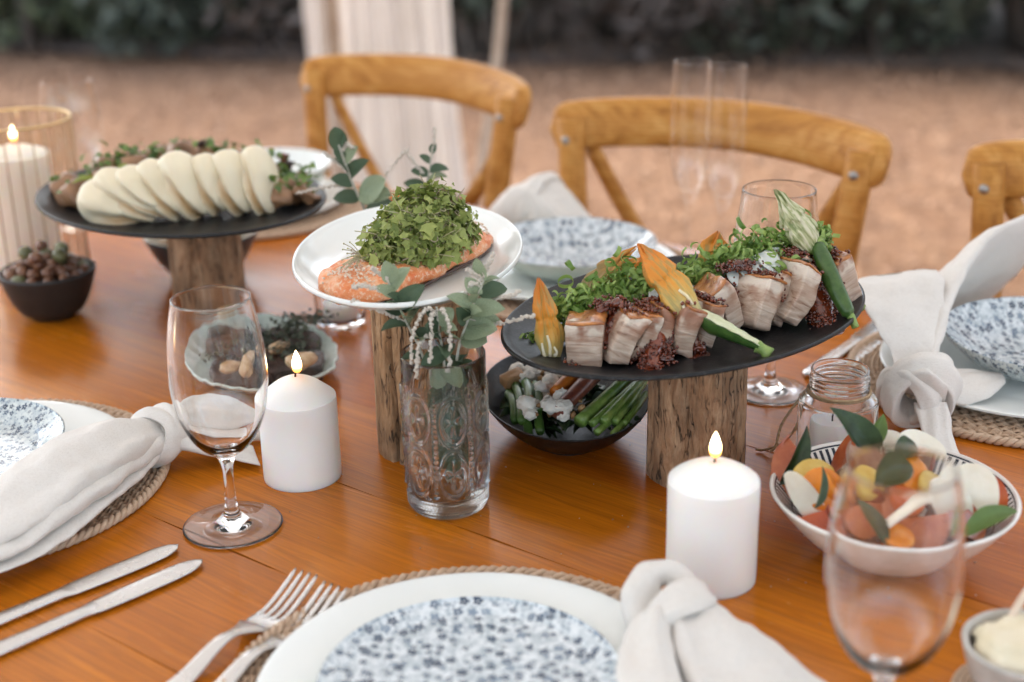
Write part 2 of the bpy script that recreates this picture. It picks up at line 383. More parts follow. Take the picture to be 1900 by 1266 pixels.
    M['salmon'] = k.bsdf(Base_Color=c, Roughness=0.38, Normal=k.bump(sp, 0.6, 0.002, k.bump(f, 0.4, 0.004)), Subsurface_Weight=0.2, Subsurface_Radius=(0.01, 0.003, 0.0015), Subsurface_Scale=0.5)
    M['salmon_skin'] = simple('salmon_skin', (0.03, 0.02, 0.018, 1), (0.12, 0.07, 0.05, 1), 0.4)
    M['crumb'] = simple('crumb', (0.62, 0.45, 0.32, 1), (0.78, 0.66, 0.54, 1), 0.6, 100, island=True)
    M['mushroom'] = simple('mushroom', (0.15, 0.075, 0.038, 1), (0.38, 0.20, 0.10, 1), 0.38, 45, 0.4, 160, 0.002)
    k = NT('bun')
    v = k.coord(rnd=1)
    s = k.n('SeparateXYZ', Vector=k.n('TexCoord').outputs['Object'])
    gro = k.math('ABSOLUTE', k.math('ADD', s.outputs[2], k.math('MULTIPLY', k.math('SUBTRACT', k.noise(v, 40, 2), 0.5), 0.006)))
    f = k.math('MULTIPLY', k.ramp(gro, [(0.0, g3(1)), (0.0058, g3(0))]), k.ramp(k.math('ADD', k.math('MULTIPLY', s.outputs[0], -12.0), 0.4), [(0.2, g3(0)), (0.6, g3(1))]))
    c = k.mix(k.math('MULTIPLY', f, 0.92), k.mix(k.noise(v, 30, 3), (0.70, 0.60, 0.41, 1), (0.78, 0.70, 0.53, 1)), (0.48, 0.26, 0.08, 1))
    M['bun'] = k.bsdf(Base_Color=c, Roughness=0.45, Subsurface_Weight=0.2, Subsurface_Radius=(0.01, 0.007, 0.004), Subsurface_Scale=0.6, Normal=k.bump(k.noise(v, 60, 3), 0.1, 0.002))
    M['olive_brown'] = simple('olive_brown', (0.085, 0.028, 0.018, 1), (0.24, 0.11, 0.055, 1), 0.25, 70, 0.1, rnd=9)
    M['olive_green'] = simple('olive_green', (0.055, 0.06, 0.025, 1), (0.20, 0.20, 0.09, 1), 0.28, 70, 0.1, rnd=9)
    M['tomato'] = simple('tomato_flesh', (0.34, 0.06, 0.020, 1), (0.58, 0.18, 0.065, 1), 0.16, 45, 0.2, 200, 0.001, sss=0.2)
    M['tomato_skin'] = simple('tomato_skin', (0.16, 0.022, 0.012, 1), (0.36, 0.075, 0.03, 1), 0.25, 60, 0.1)
    M['red_tomato'] = simple('red_tomato', (0.48, 0.07, 0.02, 1), (0.62, 0.14, 0.04, 1), 0.18, 60, 0.1)
    M['tomato_brown'] = simple('tomato_brown', (0.20, 0.09, 0.05, 1), (0.38, 0.22, 0.14, 1), 0.3, 90, 0.3)
    M['orange_tomato'] = simple('orange_tomato', (0.62, 0.17, 0.012, 1), (0.75, 0.28, 0.03, 1), 0.15, 90, 0.1, sss=0.15)
    M['yellow_tomato'] = simple('yellow_tomato', (0.52, 0.33, 0.05, 1), (0.62, 0.45, 0.12, 1), 0.2, 90, 0.1)
    M['mozzarella'] = simple('soft_cheese', (0.74, 0.68, 0.55, 1), (0.82, 0.78, 0.68, 1), 0.35, 60, 0.2, 300, 0.0008, sss=0.2)
    M['feta'] = simple('feta', (0.74, 0.70, 0.62, 1), (0.83, 0.81, 0.75, 1), 0.7, 200, 0.7, 300, 0.002)
    M['hazel'] = simple('nut', (0.20, 0.09, 0.035, 1), (0.46, 0.28, 0.12, 1), 0.5, 160, 0.3, island=True)
    M['carrot'] = simple('carrot', (0.50, 0.12, 0.015, 1), (0.66, 0.22, 0.03, 1), 0.3, 90, 0.2)
    M['carrot_purple'] = simple('carrot_purple', (0.13, 0.03, 0.025, 1), (0.30, 0.10, 0.05, 1), 0.3, 90, 0.2)
    M['bean'] = simple('green_bean', (0.03, 0.085, 0.015, 1), (0.10, 0.19, 0.035, 1), 0.3, 70, 0.1)
    M['broc'] = simple('broccolini', (0.07, 0.15, 0.025, 1), (0.24, 0.35, 0.08, 1), 0.35, 70, 0.15)
    M['broc_head'] = simple('broccolini_head', (0.02, 0.05, 0.015, 1), (0.07, 0.13, 0.03, 1), 0.6, 90, island=True)
    M['char'] = simple('charred_meat', (0.016, 0.010, 0.009, 1), (0.10, 0.05, 0.035, 1), 0.4, 90, 0.8, 220, 0.003)
    M['garlic'] = simple('garlic', (0.34, 0.17, 0.06, 1), (0.68, 0.52, 0.33, 1), 0.35, 70, 0.2, sss=0.2)
    M['butter'] = simple('whipped_butter', (0.70, 0.60, 0.40, 1), (0.80, 0.73, 0.56, 1), 0.4, 60, 0.4, 120, 0.002)
    M['stone_glaze'] = simple('stone_glaze', (0.42, 0.39, 0.35, 1), (0.56, 0.54, 0.50, 1), 0.4, 80, 0.2)
    M['crumbs'] = simple('table_crumb', (0.10, 0.05, 0.02, 1), (0.55, 0.42, 0.3, 1), 0.8, island=True)
    # ground and plants
    k = NT('leaf_litter_ground')
    v = k.coord()
    a = k.noise(v, 9, 8, 0.75)
    b = k.noise(v, 1.1, 4, 0.6)
    fine = k.noise(v, 34, 4, 0.7)
    c = k.ramp(a, [(0.3, (0.065, 0.027, 0.013)), (0.47, (0.18, 0.088, 0.043)), (0.6, (0.25, 0.135, 0.070)), (0.74, (0.33, 0.22, 0.14))])
    c = k.mix(k.ramp(fine, [(0.36, g3(0.85)), (0.5, g3(0))]), c, (0.075, 0.030, 0.014, 1))
    c = k.mix(k.ramp(b, [(0.35, g3(0)), (0.7, g3(0.55))]), c, (0.215, 0.115, 0.059, 1))
    M['ground'] = k.bsdf(Base_Color=c, Roughness=0.95, Normal=k.bump(a, 0.8, 0.03))
    M['litter'] = simple('fallen_leaf', (0.05, 0.018, 0.008, 1), (0.42, 0.255, 0.155, 1), 0.8, 8, island=True)
    M['soil'] = simple('soil', (0.07, 0.05, 0.042, 1), (0.16, 0.115, 0.09, 1), 0.95, 4, 0.8, 30, 0.03)
    M['shrub1'] = simple('shrub_leaf_dark', (0.036, 0.045, 0.034, 1), (0.115, 0.135, 0.09, 1), 0.55, 3, island=True, trans=0.12)
    M['shrub2'] = simple('shrub_leaf_brown', (0.07, 0.053, 0.045, 1), (0.165, 0.13, 0.108, 1), 0.7, 3, island=True, trans=0.1)
    M['shrub3'] = simple('shrub_leaf_green', (0.042, 0.055, 0.03, 1), (0.17, 0.20, 0.10, 1), 0.55, 3, island=True, trans=0.15)
    M['bark'] = simple('bark', (0.05, 0.04, 0.033, 1), (0.15, 0.12, 0.10, 1), 0.9, 20, 0.8, 60, 0.01)
    M['pole'] = simple('pole_wood', (0.33, 0.21, 0.13, 1), (0.5, 0.36, 0.25, 1), 0.7, 20, 0.3)
    M['rope'] = simple('rope', (0.42, 0.33, 0.26, 1), (0.52, 0.43, 0.35, 1), 0.9, 40)
build_materials()
# ------------------------------------------------------------------ geometry helpers: every shape is (verts Nx3, faces)
def arr(v):
    return np.asarray(v, dtype=float).reshape(-1, 3)

def join(*gs):
    V, F, n = [], [], 0
    for v, f in gs:
        v = arr(v)
        V.append(v)
        F += [tuple(i + n for i in q) for q in f]
        n += len(v)
    return np.vstack(V), F

def xf(g, loc=(0, 0, 0), rot=(0, 0, 0), sc=(1, 1, 1)):
    v, f = g
    if not hasattr(sc, '__len__'):
        sc = (sc, sc, sc)
    m = np.array(Euler(rot).to_matrix())
    return (arr(v) * np.array(sc)) @ m.T + np.array(loc), f

def frame(g, loc, xa, za, sc=(1, 1, 1)):
    """place with local X along xa and local Z near za"""
    x = np.array(xa, float); x /= np.linalg.norm(x)
    y = np.cross(np.array(za, float), x); y /= np.linalg.norm(y)
    z = np.cross(x, y)
    v, f = g
    return (arr(v) * np.array(sc)) @ np.array([x, y, z]) + np.array(loc), f

def mesh(name, g, mats, mi=None, smooth=True, autosmooth=None):
    v, f = g
    me = bpy.data.meshes.new(name)
    me.from_pydata(arr(v).tolist(), [], f)
    for m in (mats if isinstance(mats, (list, tuple)) else [mats]):
        me.materials.append(M[m])
    if mi is not None:
        me.polygons.foreach_set('material_index', np.asarray(mi, dtype=np.int32))
    me.polygons.foreach_set('use_smooth', np.full(len(me.polygons), smooth))
    me.update()
    if autosmooth:
        me.set_sharp_from_angle(angle=R(autosmooth))
    return me

def obj(name, g, mats, parent=None, loc=(0, 0, 0), rot=(0, 0, 0), smooth=True, mi=None, autosmooth=None, label=None, kind=None):
    me = g if isinstance(g, bpy.types.Mesh) else mesh(name, g, mats, mi, smooth, autosmooth)
    o = bpy.data.objects.new(name, me)
    COL.objects.link(o)
    o.location = loc
    o.rotation_euler = rot
    if parent is not None:
        o.parent = parent
    if label:
        o['label'] = label
    if kind:
        o['kind'] = kind
    return o

def tag(o, label=None, cat=None, group=None, kind=None):
    for k_, v_ in (('label', label), ('category', cat), ('group', group), ('kind', kind)):
        if v_:
            o[k_] = v_
    return o

def thing(name, label, cat, loc=(0, 0, 0), rotz=0.0, group=None):
    o = bpy.data.objects.new(name, None)
    COL.objects.link(o)
    o.empty_display_size = 0.03
    o.location = loc
    o.rotation_euler = (0, 0, rotz)
    return tag(o, label, cat, group)

def copy_tree(o, loc=None, rotz=None, label=None, group=None, parent=None):
    c = o.copy()
    COL.objects.link(c)
    if parent is not None:
        c.parent = parent
    for ch in list(o.children):
        copy_tree(ch, parent=c)
    if loc is not None:
        c.location = loc
    if rotz is not None:
        c.rotation_euler[2] = rotz
    if label:
        c['label'] = label
    if group:
        c['group'] = group
    return c

def catmull(P, n):
    P = np.asarray(P, float)
    k = len(P)
    if k < 3:
        t = np.linspace(0, k - 1, n)
        return np.stack([np.interp(t, range(k), P[:, i]) for i in range(P.shape[1])], 1)
    Q = np.vstack([2 * P[0] - P[1], P, 2 * P[-1] - P[-2]])
    out = []
    for u in np.linspace(0, k - 1 - 1e-9, n):
        i = int(u); t = u - i
        a, b, c, d = Q[i], Q[i + 1], Q[i + 2], Q[i + 3]
        out.append(0.5 * (2 * b + (c - a) * t + (2 * a - 5 * b + 4 * c - d) * t * t + (3 * b - a - 3 * c + d) * t ** 3))
    return np.array(out)

def grid_faces(m, n, closed_n=True):
    F = []
    for i in range(m - 1):
        for j in range(n if closed_n else n - 1):
            a = i * n + j; b = i * n + (j + 1) % n
            F.append((a, b, b + n, a + n))
    return F

def lathe(prof, n=64, ex=1.0, ey=1.0, wob=None):
    """profile of (r, z); poles where r == 0; order bottom-centre outward gives outward faces; wob(theta, r, z) -> r multiplier"""
    V, F = [], []
    rings = []
    th = np.linspace(0, 2 * math.pi, n, endpoint=False)
    for r, z in prof:
        if r < 1e-7:
            rings.append([len(V)]); V.append((0, 0, z))
        else:
            s = len(V)
            for t in th:
                k = wob(t, r, z) if wob else 1.0
                V.append((r * k * ex * math.cos(t), r * k * ey * math.sin(t), z))
            rings.append(list(range(s, s + n)))
    for a, b in zip(rings, rings[1:]):
        for j in range(n):
            j2 = (j + 1) % n
            if len(a) == 1 and len(b) == 1:
                continue
            if len(a) == 1:
                F.append((a[0], b[j2], b[j]))
            elif len(b) == 1:
                F.append((a[j], a[j2], b[0]))
            else:
                F.append((a[j], a[j2], b[j2], b[j]))
    return np.array(V, float), F

def tube(path, rad, n=8, caps=True, flat=1.0, up=(0, 0, 1)):
    P = np.asarray(path, float)
    m = len(P)
    rad = np.full(m, rad, float) if np.isscalar(rad) else np.asarray(rad, float)
    Tn = np.gradient(P, axis=0)
    Tn /= np.linalg.norm(Tn, axis=1)[:, None] + 1e-12
    u = np.array(up, float)
    V = []
    prev = None
    for i in range(m):
        t = Tn[i]
        if prev is None:
            a = np.cross(t, u)
            if np.linalg.norm(a) < 1e-3:
                a = np.cross(t, (1, 0, 0))
        else:
            a = prev - t * (prev @ t)
        a /= np.linalg.norm(a)
        prev = a
        b = np.cross(t, a)
        for j in range(n):
            th = 2 * math.pi * j / n
            V.append(P[i] + rad[i] * (a * math.cos(th) + b * math.sin(th) * flat))
    F = grid_faces(m, n)
    F = [q[::-1] for q in F]
    if caps:
        F.append(tuple(range(n)))
        F.append(tuple(range((m - 1) * n, m * n))[::-1])
    return np.array(V), F

_ico = {}
def ico(sub):
    if sub not in _ico:
        bm = bmesh.new()
        bmesh.ops.create_icosphere(bm, subdivisions=sub, radius=1)
        bm.verts.ensure_lookup_table()
        _ico[sub] = (np.array([v.co[:] for v in bm.verts]), [tuple(v.index for v in f.verts) for f in bm.faces])
        bm.free()
    return _ico[sub]

def nz(v, f, seed):
    return np.array([noise.noise(Vector((p[0] * f + seed * 7.3, p[1] * f - seed * 3.1, p[2] * f + seed * 1.7))) for p in v])

def blob(sub=2, sc=(1, 1, 1), amp=0.0, freq=1.5, seed=0, amp2=0.0, freq2=5):
    v, f = ico(sub)
    k = np.ones(len(v))
    if amp:
        k = k + amp * nz(v, freq, seed)
    if amp2:
        k = k + amp2 * nz(v, freq2, seed + 5)
    return v * k[:, None] * np.array(sc), f

def rbox(sx, sy, sz, r, n=5, amp=0.0, freq=60, seed=0):
    """box with rounded edges, every face n x n"""
    h = np.array([sx, sy, sz]) / 2
    idx, V, F = {}, [], []
    t = np.linspace(-1, 1, n + 1)
    for ax in range(3):
        for sg in (-1, 1):
            for i in range(n):
                for j in range(n):
                    q = []
                    for a, b in ((i, j), (i + 1, j), (i + 1, j + 1), (i, j + 1)):
                        p = [0, 0, 0]
                        p[ax] = sg; p[(ax + 1) % 3] = t[a]; p[(ax + 2) % 3] = t[b]
                        key = tuple(round(x, 5) for x in p)
                        if key not in idx:
                            idx[key] = len(V); V.append(p)
                        q.append(idx[key])
                    F.append(tuple(q) if sg > 0 else tuple(q[::-1]))
    V = np.array(V, float) * h
    inner = np.clip(V, -(h - r), h - r)
    d = V - inner
    L = np.linalg.norm(d, axis=1)[:, None]
    V = np.where(L > 1e-9, inner + d / np.maximum(L, 1e-9) * r, V)
    if amp:
        V = V + (V / (np.linalg.norm(V, axis=1)[:, None] + 1e-9)) * (amp * nz(V, freq, seed))[:, None]
    return V, F

def leaf_shape(L=1.0, W=0.6, rows=7, cup=0.15, curl=0.2, tip=0.9, wave=0.0, round_=0.5, pw=0.75):
    """leaf along +X, up +Z; five vertices across"""
    V = []
    for i in range(rows + 1):
        t = i / rows
        wd = W / 2 * (math.sin(math.pi * min(1, t ** (1 - round_ * 0.45))) ** pw) * (1 if t < 0.98 else tip)
        if i == 0:
            wd = W * 0.04
        if i == rows:
            wd = W * 0.02
        for s in (-1, -0.5, 0, 0.5, 1):
            z = cup * W * (abs(s) ** 1.5) * wd / (W / 2) + curl * L * (t - 0.3) ** 2 * -1 + wave * W * math.sin(t * 14 + s * 2) * abs(s)
            V.append((L * t, s * wd, z - (0.015 * L if s == 0 else 0)))
    return np.array(V), grid_faces(rows + 1, 5, False)

def cloth(st, m=48, n=56, seed=0, wr=0.0025, pleats=7, closed_end=True):
    """stations (centre, half-width vector, half-thickness vector, pleat amount): a folded bundle of cloth"""
    A = np.array([[*c, *s, *u, p] for c, s, u, p in st], float)
    B = catmull(A, m)
    V = []
    rnd = random.Random(seed)
    ph = [rnd.uniform(0, 6.28) for _ in range(4)]
    for j in range(m):
        c, s, u, p = B[j, 0:3], B[j, 3:6], B[j, 6:9], B[j, 9]
        x = j / (m - 1)
        for i in range(n):
            a = 2 * math.pi * i / n
            ca, sa = math.cos(a), math.sin(a)
            X = math.copysign(abs(ca) ** 0.8, ca)
            Y = math.copysign(abs(sa) ** 0.9, sa)
            f = p * (math.sin(pleats * X * 1.6 + ph[0] + 0.9 * math.sin(x * 3 + ph[1])) * 0.6 + 0.5 * math.sin(pleats * 0.47 * X * 1.6 + ph[2] + x * 2.2)) * (1 - abs(X) ** 4)
            V.append(c + s * (X * (1 + 0.05 * math.sin(5 * x + ph[3]))) + u * (Y + (f if sa > -0.2 else f * 0.35)))
    V = np.array(V)
    d = np.stack([nz(V, 26, seed + 1), nz(V, 26, seed + 2), nz(V, 26, seed + 3)], 1) + 0.5 * np.stack([nz(V, 70, seed + 4), nz(V, 70, seed + 6), nz(V, 70, seed + 8)], 1)
    V = V + d * wr
    F = [q for q in grid_faces(m, n)]
    F.append(tuple(range(n))[::-1])
    F.append(tuple(range((m - 1) * n, m * n)))
    return V, F

def band(c, axis, Ra, Rb, w, t, up=(0, 0, 1), seed=0, m=48, n=20, cross=0.25):
    """strip of cloth wrapped round an axis (the knot)"""
    ax = np.array(axis, float); ax /= np.linalg.norm(ax)
    u = np.array(up, float); u = u - ax * (u @ ax); u /= np.linalg.norm(u)
    s = np.cross(ax, u)
    V = []
    for j in range(m):
        th = 2 * math.pi * j / m
        rd = s * math.cos(th) * Ra + u * math.sin(th) * Rb
        rn = rd / np.linalg.norm(rd)
        cc = np.array(c) + rd + ax * (cross * w * math.sin(th + 0.6))
        ww = w * (1 + 0.18 * math.sin(2 * th + seed))
        for i in range(n):
            a = 2 * math.pi * i / n
            ca, sa = math.cos(a), math.sin(a)
            f = 0.35 * math.sin(3.2 * ca * 1.6 + seed + 0.7 * math.sin(th * 2))
            V.append(cc + ax * ww / 2 * math.copysign(abs(ca) ** 0.8, ca) + rn * t / 2 * (sa * (1.2 - 0.6 * ca * ca) + f * (1 - abs(ca) ** 3)))
    V = np.array(V)
    V = V + np.stack([nz(V, 60, seed + 1), nz(V, 60, seed + 2), nz(V, 60, seed + 3)], 1) * 0.0016
    F = grid_faces(m, n)
    F += [((m - 1) * n + j, (m - 1) * n + (j + 1) % n, (j + 1) % n, j) for j in range(n)]
    return V, [q[::-1] for q in F]

def torus(Rm, rm, n=64, k=10, loc=(0, 0, 0), ex=1, ey=1):
    V = []
    for i in range(n):
        t = 2 * math.pi * i / n
        for j in range(k):
            a = 2 * math.pi * j / k
            V.append(((Rm + rm * math.cos(a)) * math.cos(t) * ex, (Rm + rm * math.cos(a)) * math.sin(t) * ey, rm * math.sin(a)))
    F = [(i * k + j, ((i + 1) % n) * k + j, ((i + 1) % n) * k + (j + 1) % k, i * k + (j + 1) % k) for i in range(n) for j in range(k)]
    return np.array(V) + np.array(loc), F

AX = R(-38.5)                                   # heading of the table's long side
UX = np.array([math.cos(AX), math.sin(AX)])
VX = np.array([-math.sin(AX), math.cos(AX)])
def uv(u, v, z=0.0):
    p = UX * u + VX * v
    return (p[0], p[1], T + z)

# ------------------------------------------------------------------ ground, plants and cloth behind
def build_setting():
    n = 60
    # the ground rises a little towards the trees on the left
    xs = np.concatenate([np.linspace(-120, -12, 12), np.linspace(-11, 11, n), np.linspace(12, 120, 12)])
    ys = np.concatenate([np.linspace(-60, -3, 8), np.linspace(-2, 16, n), np.linspace(18, 200, 14)])
    V = [(x, y, 0.012 * noise.noise(Vector((x * 1.3, y * 1.3, 0)))) for y in ys for x in xs]
    F = [q for q in grid_faces(len(ys), len(xs), False)]
    tag(obj('ground', (V, F), 'ground'), kind='structure')
    # dark soil under the shrubs
    def edge(x):
        return 7.52 - 0.27 * x + 0.15 * math.sin(x * 0.9)
    V, F = [], []
    xs2 = np.linspace(-40, 40, 161)
    for j in range(10):
        for x in xs2:
            y = edge(x) + 0.12 * noise.noise(Vector((x * 2, 3, 0))) + j * 0.9
            V.append((x, y, 0.02 + 0.05 * min(1, j / 3) + 0.02 * noise.noise(Vector((x, y, 4)))))
    tag(obj('soil_bed', (V, grid_faces(10, len(xs2), False)), 'soil'), kind='structure')
    # fallen leaves
    rnd = random.Random(3)
    V, F = [], []
    for i in range(30000):
        y = rnd.uniform(1.9, 9.5)
        x = rnd.uniform(-1, 1) * (1.6 + y * 0.45)
        s = rnd.uniform(0.007, 0.022)
        a = rnd.uniform(0, 6.28)
        e = Euler((rnd.uniform(-0.6, 0.6), rnd.uniform(-0.6, 0.6), a)).to_matrix()
        b = len(V)
        for p in ((-s, 0, 0), (0, -s * 0.45, 0.1 * s), (s, 0, 0.3 * s), (0, s * 0.45, 0.1 * s)):
            q = e @ Vector(p)
            V.append((x + q[0], y + q[1], 0.022 + q[2] + rnd.uniform(0, 0.012)))
        F.append((b, b + 1, b + 2, b + 3))
    tag(obj('fallen_leaves', (V, F), 'litter', smooth=False), 'brown fallen leaves scattered over the bare ground behind the chairs', kind='stuff')
    # shrubs
    def shrub_mesh(seed, h, mat, nleaf=4200, low=0.0):
        rnd = random.Random(seed)
        cl = [(rnd.uniform(-0.6, 0.6), rnd.uniform(-0.5, 0.5), rnd.uniform(0.12 + low, h), rnd.uniform(0.22, 0.5)) for _ in range(26)]
        V, F = [], []
        for i in range(nleaf):
            cx, cy, cz, cr = rnd.choice(cl)
            d = Vector((rnd.gauss(0, 1), rnd.gauss(0, 1), rnd.gauss(0, 1))).normalized() * cr * rnd.uniform(0.45, 1.0) ** 0.5
            s = rnd.uniform(0.03, 0.075)
            e = Euler((rnd.uniform(-1.2, 1.2), rnd.uniform(-1.2, 1.2), rnd.uniform(0, 6.28))).to_matrix()
            b = len(V)
            for p in ((-s, 0, 0), (0, -s * 0.4, 0.15 * s), (s, 0, 0), (0, s * 0.4, 0.15 * s)):
                q = e @ Vector(p)
                V.append((cx + d[0] + q[0], cy + d[1] + q[1], max(0.03, cz + d[2] * 0.8 + q[2])))
            F.append((b, b + 1, b + 2, b + 3))
        return mesh('foliage', (V, F), mat, smooth=False)
    def stem_mesh(seed, h):
        rnd = random.Random(seed)
        gs = []
        for i in range(6):
            x, y = rnd.uniform(-0.3, 0.3), rnd.uniform(-0.25, 0.25)
            P = [(x, y, -0.02)]
            for q in range(5):
                x += rnd.uniform(-0.12, 0.12); y += rnd.uniform(-0.1, 0.1)
                P.append((x, y, h * (q + 1) / 5))
            P = catmull(P, 14)
            gs.append(tube(P, np.linspace(rnd.uniform(0.02, 0.045), 0.008, 14), 7))
        return mesh('stem', join(*gs), 'bark')
    kinds = [(shrub_mesh(11, 1.7, 'shrub1'), stem_mesh(1, 1.5)), (shrub_mesh(12, 1.5, 'shrub2'), stem_mesh(2, 1.4)), (shrub_mesh(13, 1.9, 'shrub3'), stem_mesh(3, 1.7)), (shrub_mesh(14, 1.8, 'shrub1', low=0.25), stem_mesh(4, 1.6))]
    order = [0, 3, 2, 0, 1, 3, 1, 0, 3, 2, 3]
    front = ['dense dark green shrub at the far left end of the shrub row', 'dark shrub with bare stems, second from the left end of the row', 'mid green shrub left of the white hanging drape', 'dense dark shrub close beside the left edge of the hanging drape',
             'brownish shrub straight behind the white hanging drape', 'dark shrub with bare stems just right of the hanging drape', 'brown dry shrub behind the middle chair', 'dense dark shrub right of the brown dry shrub', 'dark bare-stemmed shrub behind the gap between the two right chairs', 'bright green shrub above the right-hand chair', 'dark shrub at the far right end of the shrub row']
    for i, kd in enumerate(order):
        x = -4.6 + i * 0.92
        o = thing('shrub', front[i], 'shrub', (x, edge(x) + 0.55 + 0.15 * math.sin(i * 2.3), 0.03), i * 1.3, 'shrubs along the edge of the leafy ground')
        obj('foliage', kinds[kd][0], None, o)
        obj('stem', kinds[kd][1], None, o)
    for i in range(9):
        x = -5.0 + i * 1.25
        kd = [3, 0, 1, 0, 3, 0, 1, 3, 0][i]
        o = thing('shrub', 'dark shrub half hidden in the second row behind the front shrubs', 'shrub', (x, edge(x) + 1.9, 0.05), i * 2.1 + 1, 'shrubs of the second row')
        s = 1.25
        for nm, me in zip(('foliage', 'stem'), kinds[kd]):
            obj(nm, me, None, o).scale = (s, s, s)
    # tall trees behind the shrubs, open in the middle
    def crown_mesh(seed, h0, h1, rx, mat, n=5200):
        rnd = random.Random(seed)
        cl = []
        for _ in range(34):
            q = rnd.random()
            a_ = rnd.uniform(0, 6.28)
            rr = rx * math.sqrt(rnd.random()) * (0.65 + 0.5 * math.sin(math.pi * (0.15 + 0.8 * q)))
            cl.append((rr * math.cos(a_), rr * math.sin(a_), h0 + (h1 - h0) * q, rnd.uniform(0.35, 0.75)))
        V, F = [], []
        for i in range(n):
            cx, cy, cz, cr = rnd.choice(cl)
            d = Vector((rnd.gauss(0, 1), rnd.gauss(0, 1), rnd.gauss(0, 1))).normalized() * cr * rnd.uniform(0.3, 1.0) ** 0.5
            s_ = rnd.uniform(0.07, 0.16)
            e = Euler((rnd.uniform(-1.2, 1.2), rnd.uniform(-1.2, 1.2), rnd.uniform(0, 6.28))).to_matrix()
            b = len(V)
            for p in ((-s_, 0, 0), (0, -s_ * 0.4, 0.15 * s_), (s_, 0, 0), (0, s_ * 0.4, 0.15 * s_)):
                q = e @ Vector(p)
                V.append((cx + d[0] + q[0], cy + d[1] + q[1], cz + d[2] * 0.8 + q[2]))
            F.append((b, b + 1, b + 2, b + 3))
        return mesh('crown', (V, F), mat, smooth=False)
    def trunk_mesh(seed, h):
        rnd = random.Random(seed)
        P, x, y = [(0, 0, -0.05)], 0, 0
        for q in range(7):
            x += rnd.uniform(-0.12, 0.12); y += rnd.uniform(-0.12, 0.12)
            P.append((x, y, h * (q + 1) / 7))
        P = catmull(P, 40)
        gs = [tube(P, np.linspace(0.13, 0.03, 40), 12)]
        for q in range(9):
            i = rnd.randrange(12, 36)
            a_ = rnd.uniform(0, 6.28)
            L = rnd.uniform(0.6, 1.2)
            e = P[i] + np.array([math.cos(a_) * L, math.sin(a_) * L, rnd.uniform(0.3, 0.9)])
            gs.append(tube(catmull([P[i], (P[i] + e) / 2 + np.array([0, 0, 0.12]), e], 10), np.linspace(0.05, 0.012, 10), 8))
        return mesh('trunk', join(*gs), 'bark')
    tk = [(crown_mesh(51, 1.2, 8.3, 1.05, 'shrub1'), trunk_mesh(5, 7.6)), (crown_mesh(52, 1.0, 7.4, 1.15, 'shrub3'), trunk_mesh(6, 6.8)), (crown_mesh(53, 1.6, 8.8, 0.95, 'shrub1'), trunk_mesh(7, 8.0))]
    tl = ['tall dark tree at the far left behind the shrub row', 'tall tree second from the left behind the shrub row', 'tall tree left of the white hanging drape', 'tall slim tree just left of the white hanging drape', 'tall tree just right of the white hanging drape',
          'tall tree behind the right half of the middle chair', 'tall tree above the glasses at the right', 'tall tree behind the right-hand chair', 'tall tree at the far right behind the shrub row', 'tall tree farthest right behind the shrub row']
    for i, x in enumerate((-6.0, -4.7, -3.5, -2.35, -0.75, 2.3, 3.3, 4.4, 5.6, 6.9)):
        t = thing('tree', tl[i], 'tree', (x, edge(x) + 2.0 + 0.5 * math.sin(i * 1.7), 0.03), i * 1.9, 'tall trees behind the shrubs')
        obj('crown', tk[i % 3][0], None, t); obj('trunk', tk[i % 3][1], None, t)
        hz = (0.60, 0.46, 0.40, 0.52, 0.42, 0.50, 0.40, 0.46, 0.52, 0.60)[i]
        t.scale = (0.8, 0.8, hz)
    # hanging drape on a wooden pole frame
    P0 = np.array([-0.42, 4.72])
    def drape(x0b, x1b, x0t, x1t, ztop, seed, folds, depth, zb=0.03):
        rows, cols = 60, 140
        V = []
        for i in range(rows):
            t = i / (rows - 1)
            z = zb + (ztop - zb) * t
            a = x0b + (x0t - x0b) * t ** 0.6
            b = x1b + (x1t - x1b) * t ** 0.6
            for j in range(cols):
                s = j / (cols - 1)
                ph = s * folds * 2 * math.pi + 1.4 * noise.noise(Vector((s * 3, z * 0.5, seed)))
                d = depth * (math.sin(ph) + 0.5 * math.sin(2.3 * ph + z * 0.8 + seed)) * (0.6 + 0.4 * noise.noise(Vector((s * 5, z * 0.7, seed + 9))) + 0.4)
                V.append((a + (b - a) * s + 0.02 * noise.noise(Vector((s * 4, z * 1.6, seed + 3))), d, z))
        return np.array(V), grid_faces(rows, cols, False)
    t = thing('hanging_drape', 'pale white drape hanging in soft folds from a wooden pole behind the left chair', 'drape', (-0.43, 4.74, 0), 0)
    obj('drape_panel', drape(-0.13, 0.30, -0.14, 0.185, 2.35, 1, 5, 0.03), 'voile', t)
    obj('drape_panel', xf(drape(-0.21, -0.10, -0.235, -0.13, 2.35, 4, 2, 0.025, 0.05), (0, -0.06, 0)), 'voile', t)
    ps = thing('drape_frame', 'wooden post and crossbar that carry the white drape', 'post', (-0.43, 4.80, 0))
    obj('post', tube(catmull([(-0.125, -0.13, -0.02), (-0.13, -0.13, 1.2), (-0.125, -0.13, 2.42)], 12), 0.024, 12), 'pole', ps)
    obj('crossbar', tube([(-0.5, -0.08, 2.39), (0, -0.08, 2.395), (0.6, -0.08, 2.39)], 0.026, 12), 'pole', ps)
    # open-sided canvas marquee over the table
    mq = thing('marquee', 'open-sided canvas marquee standing over the table, its edge at the hanging drape', 'marquee', (0.2, 0.6, 0))
    nx, ny = 40, 40
    V = []
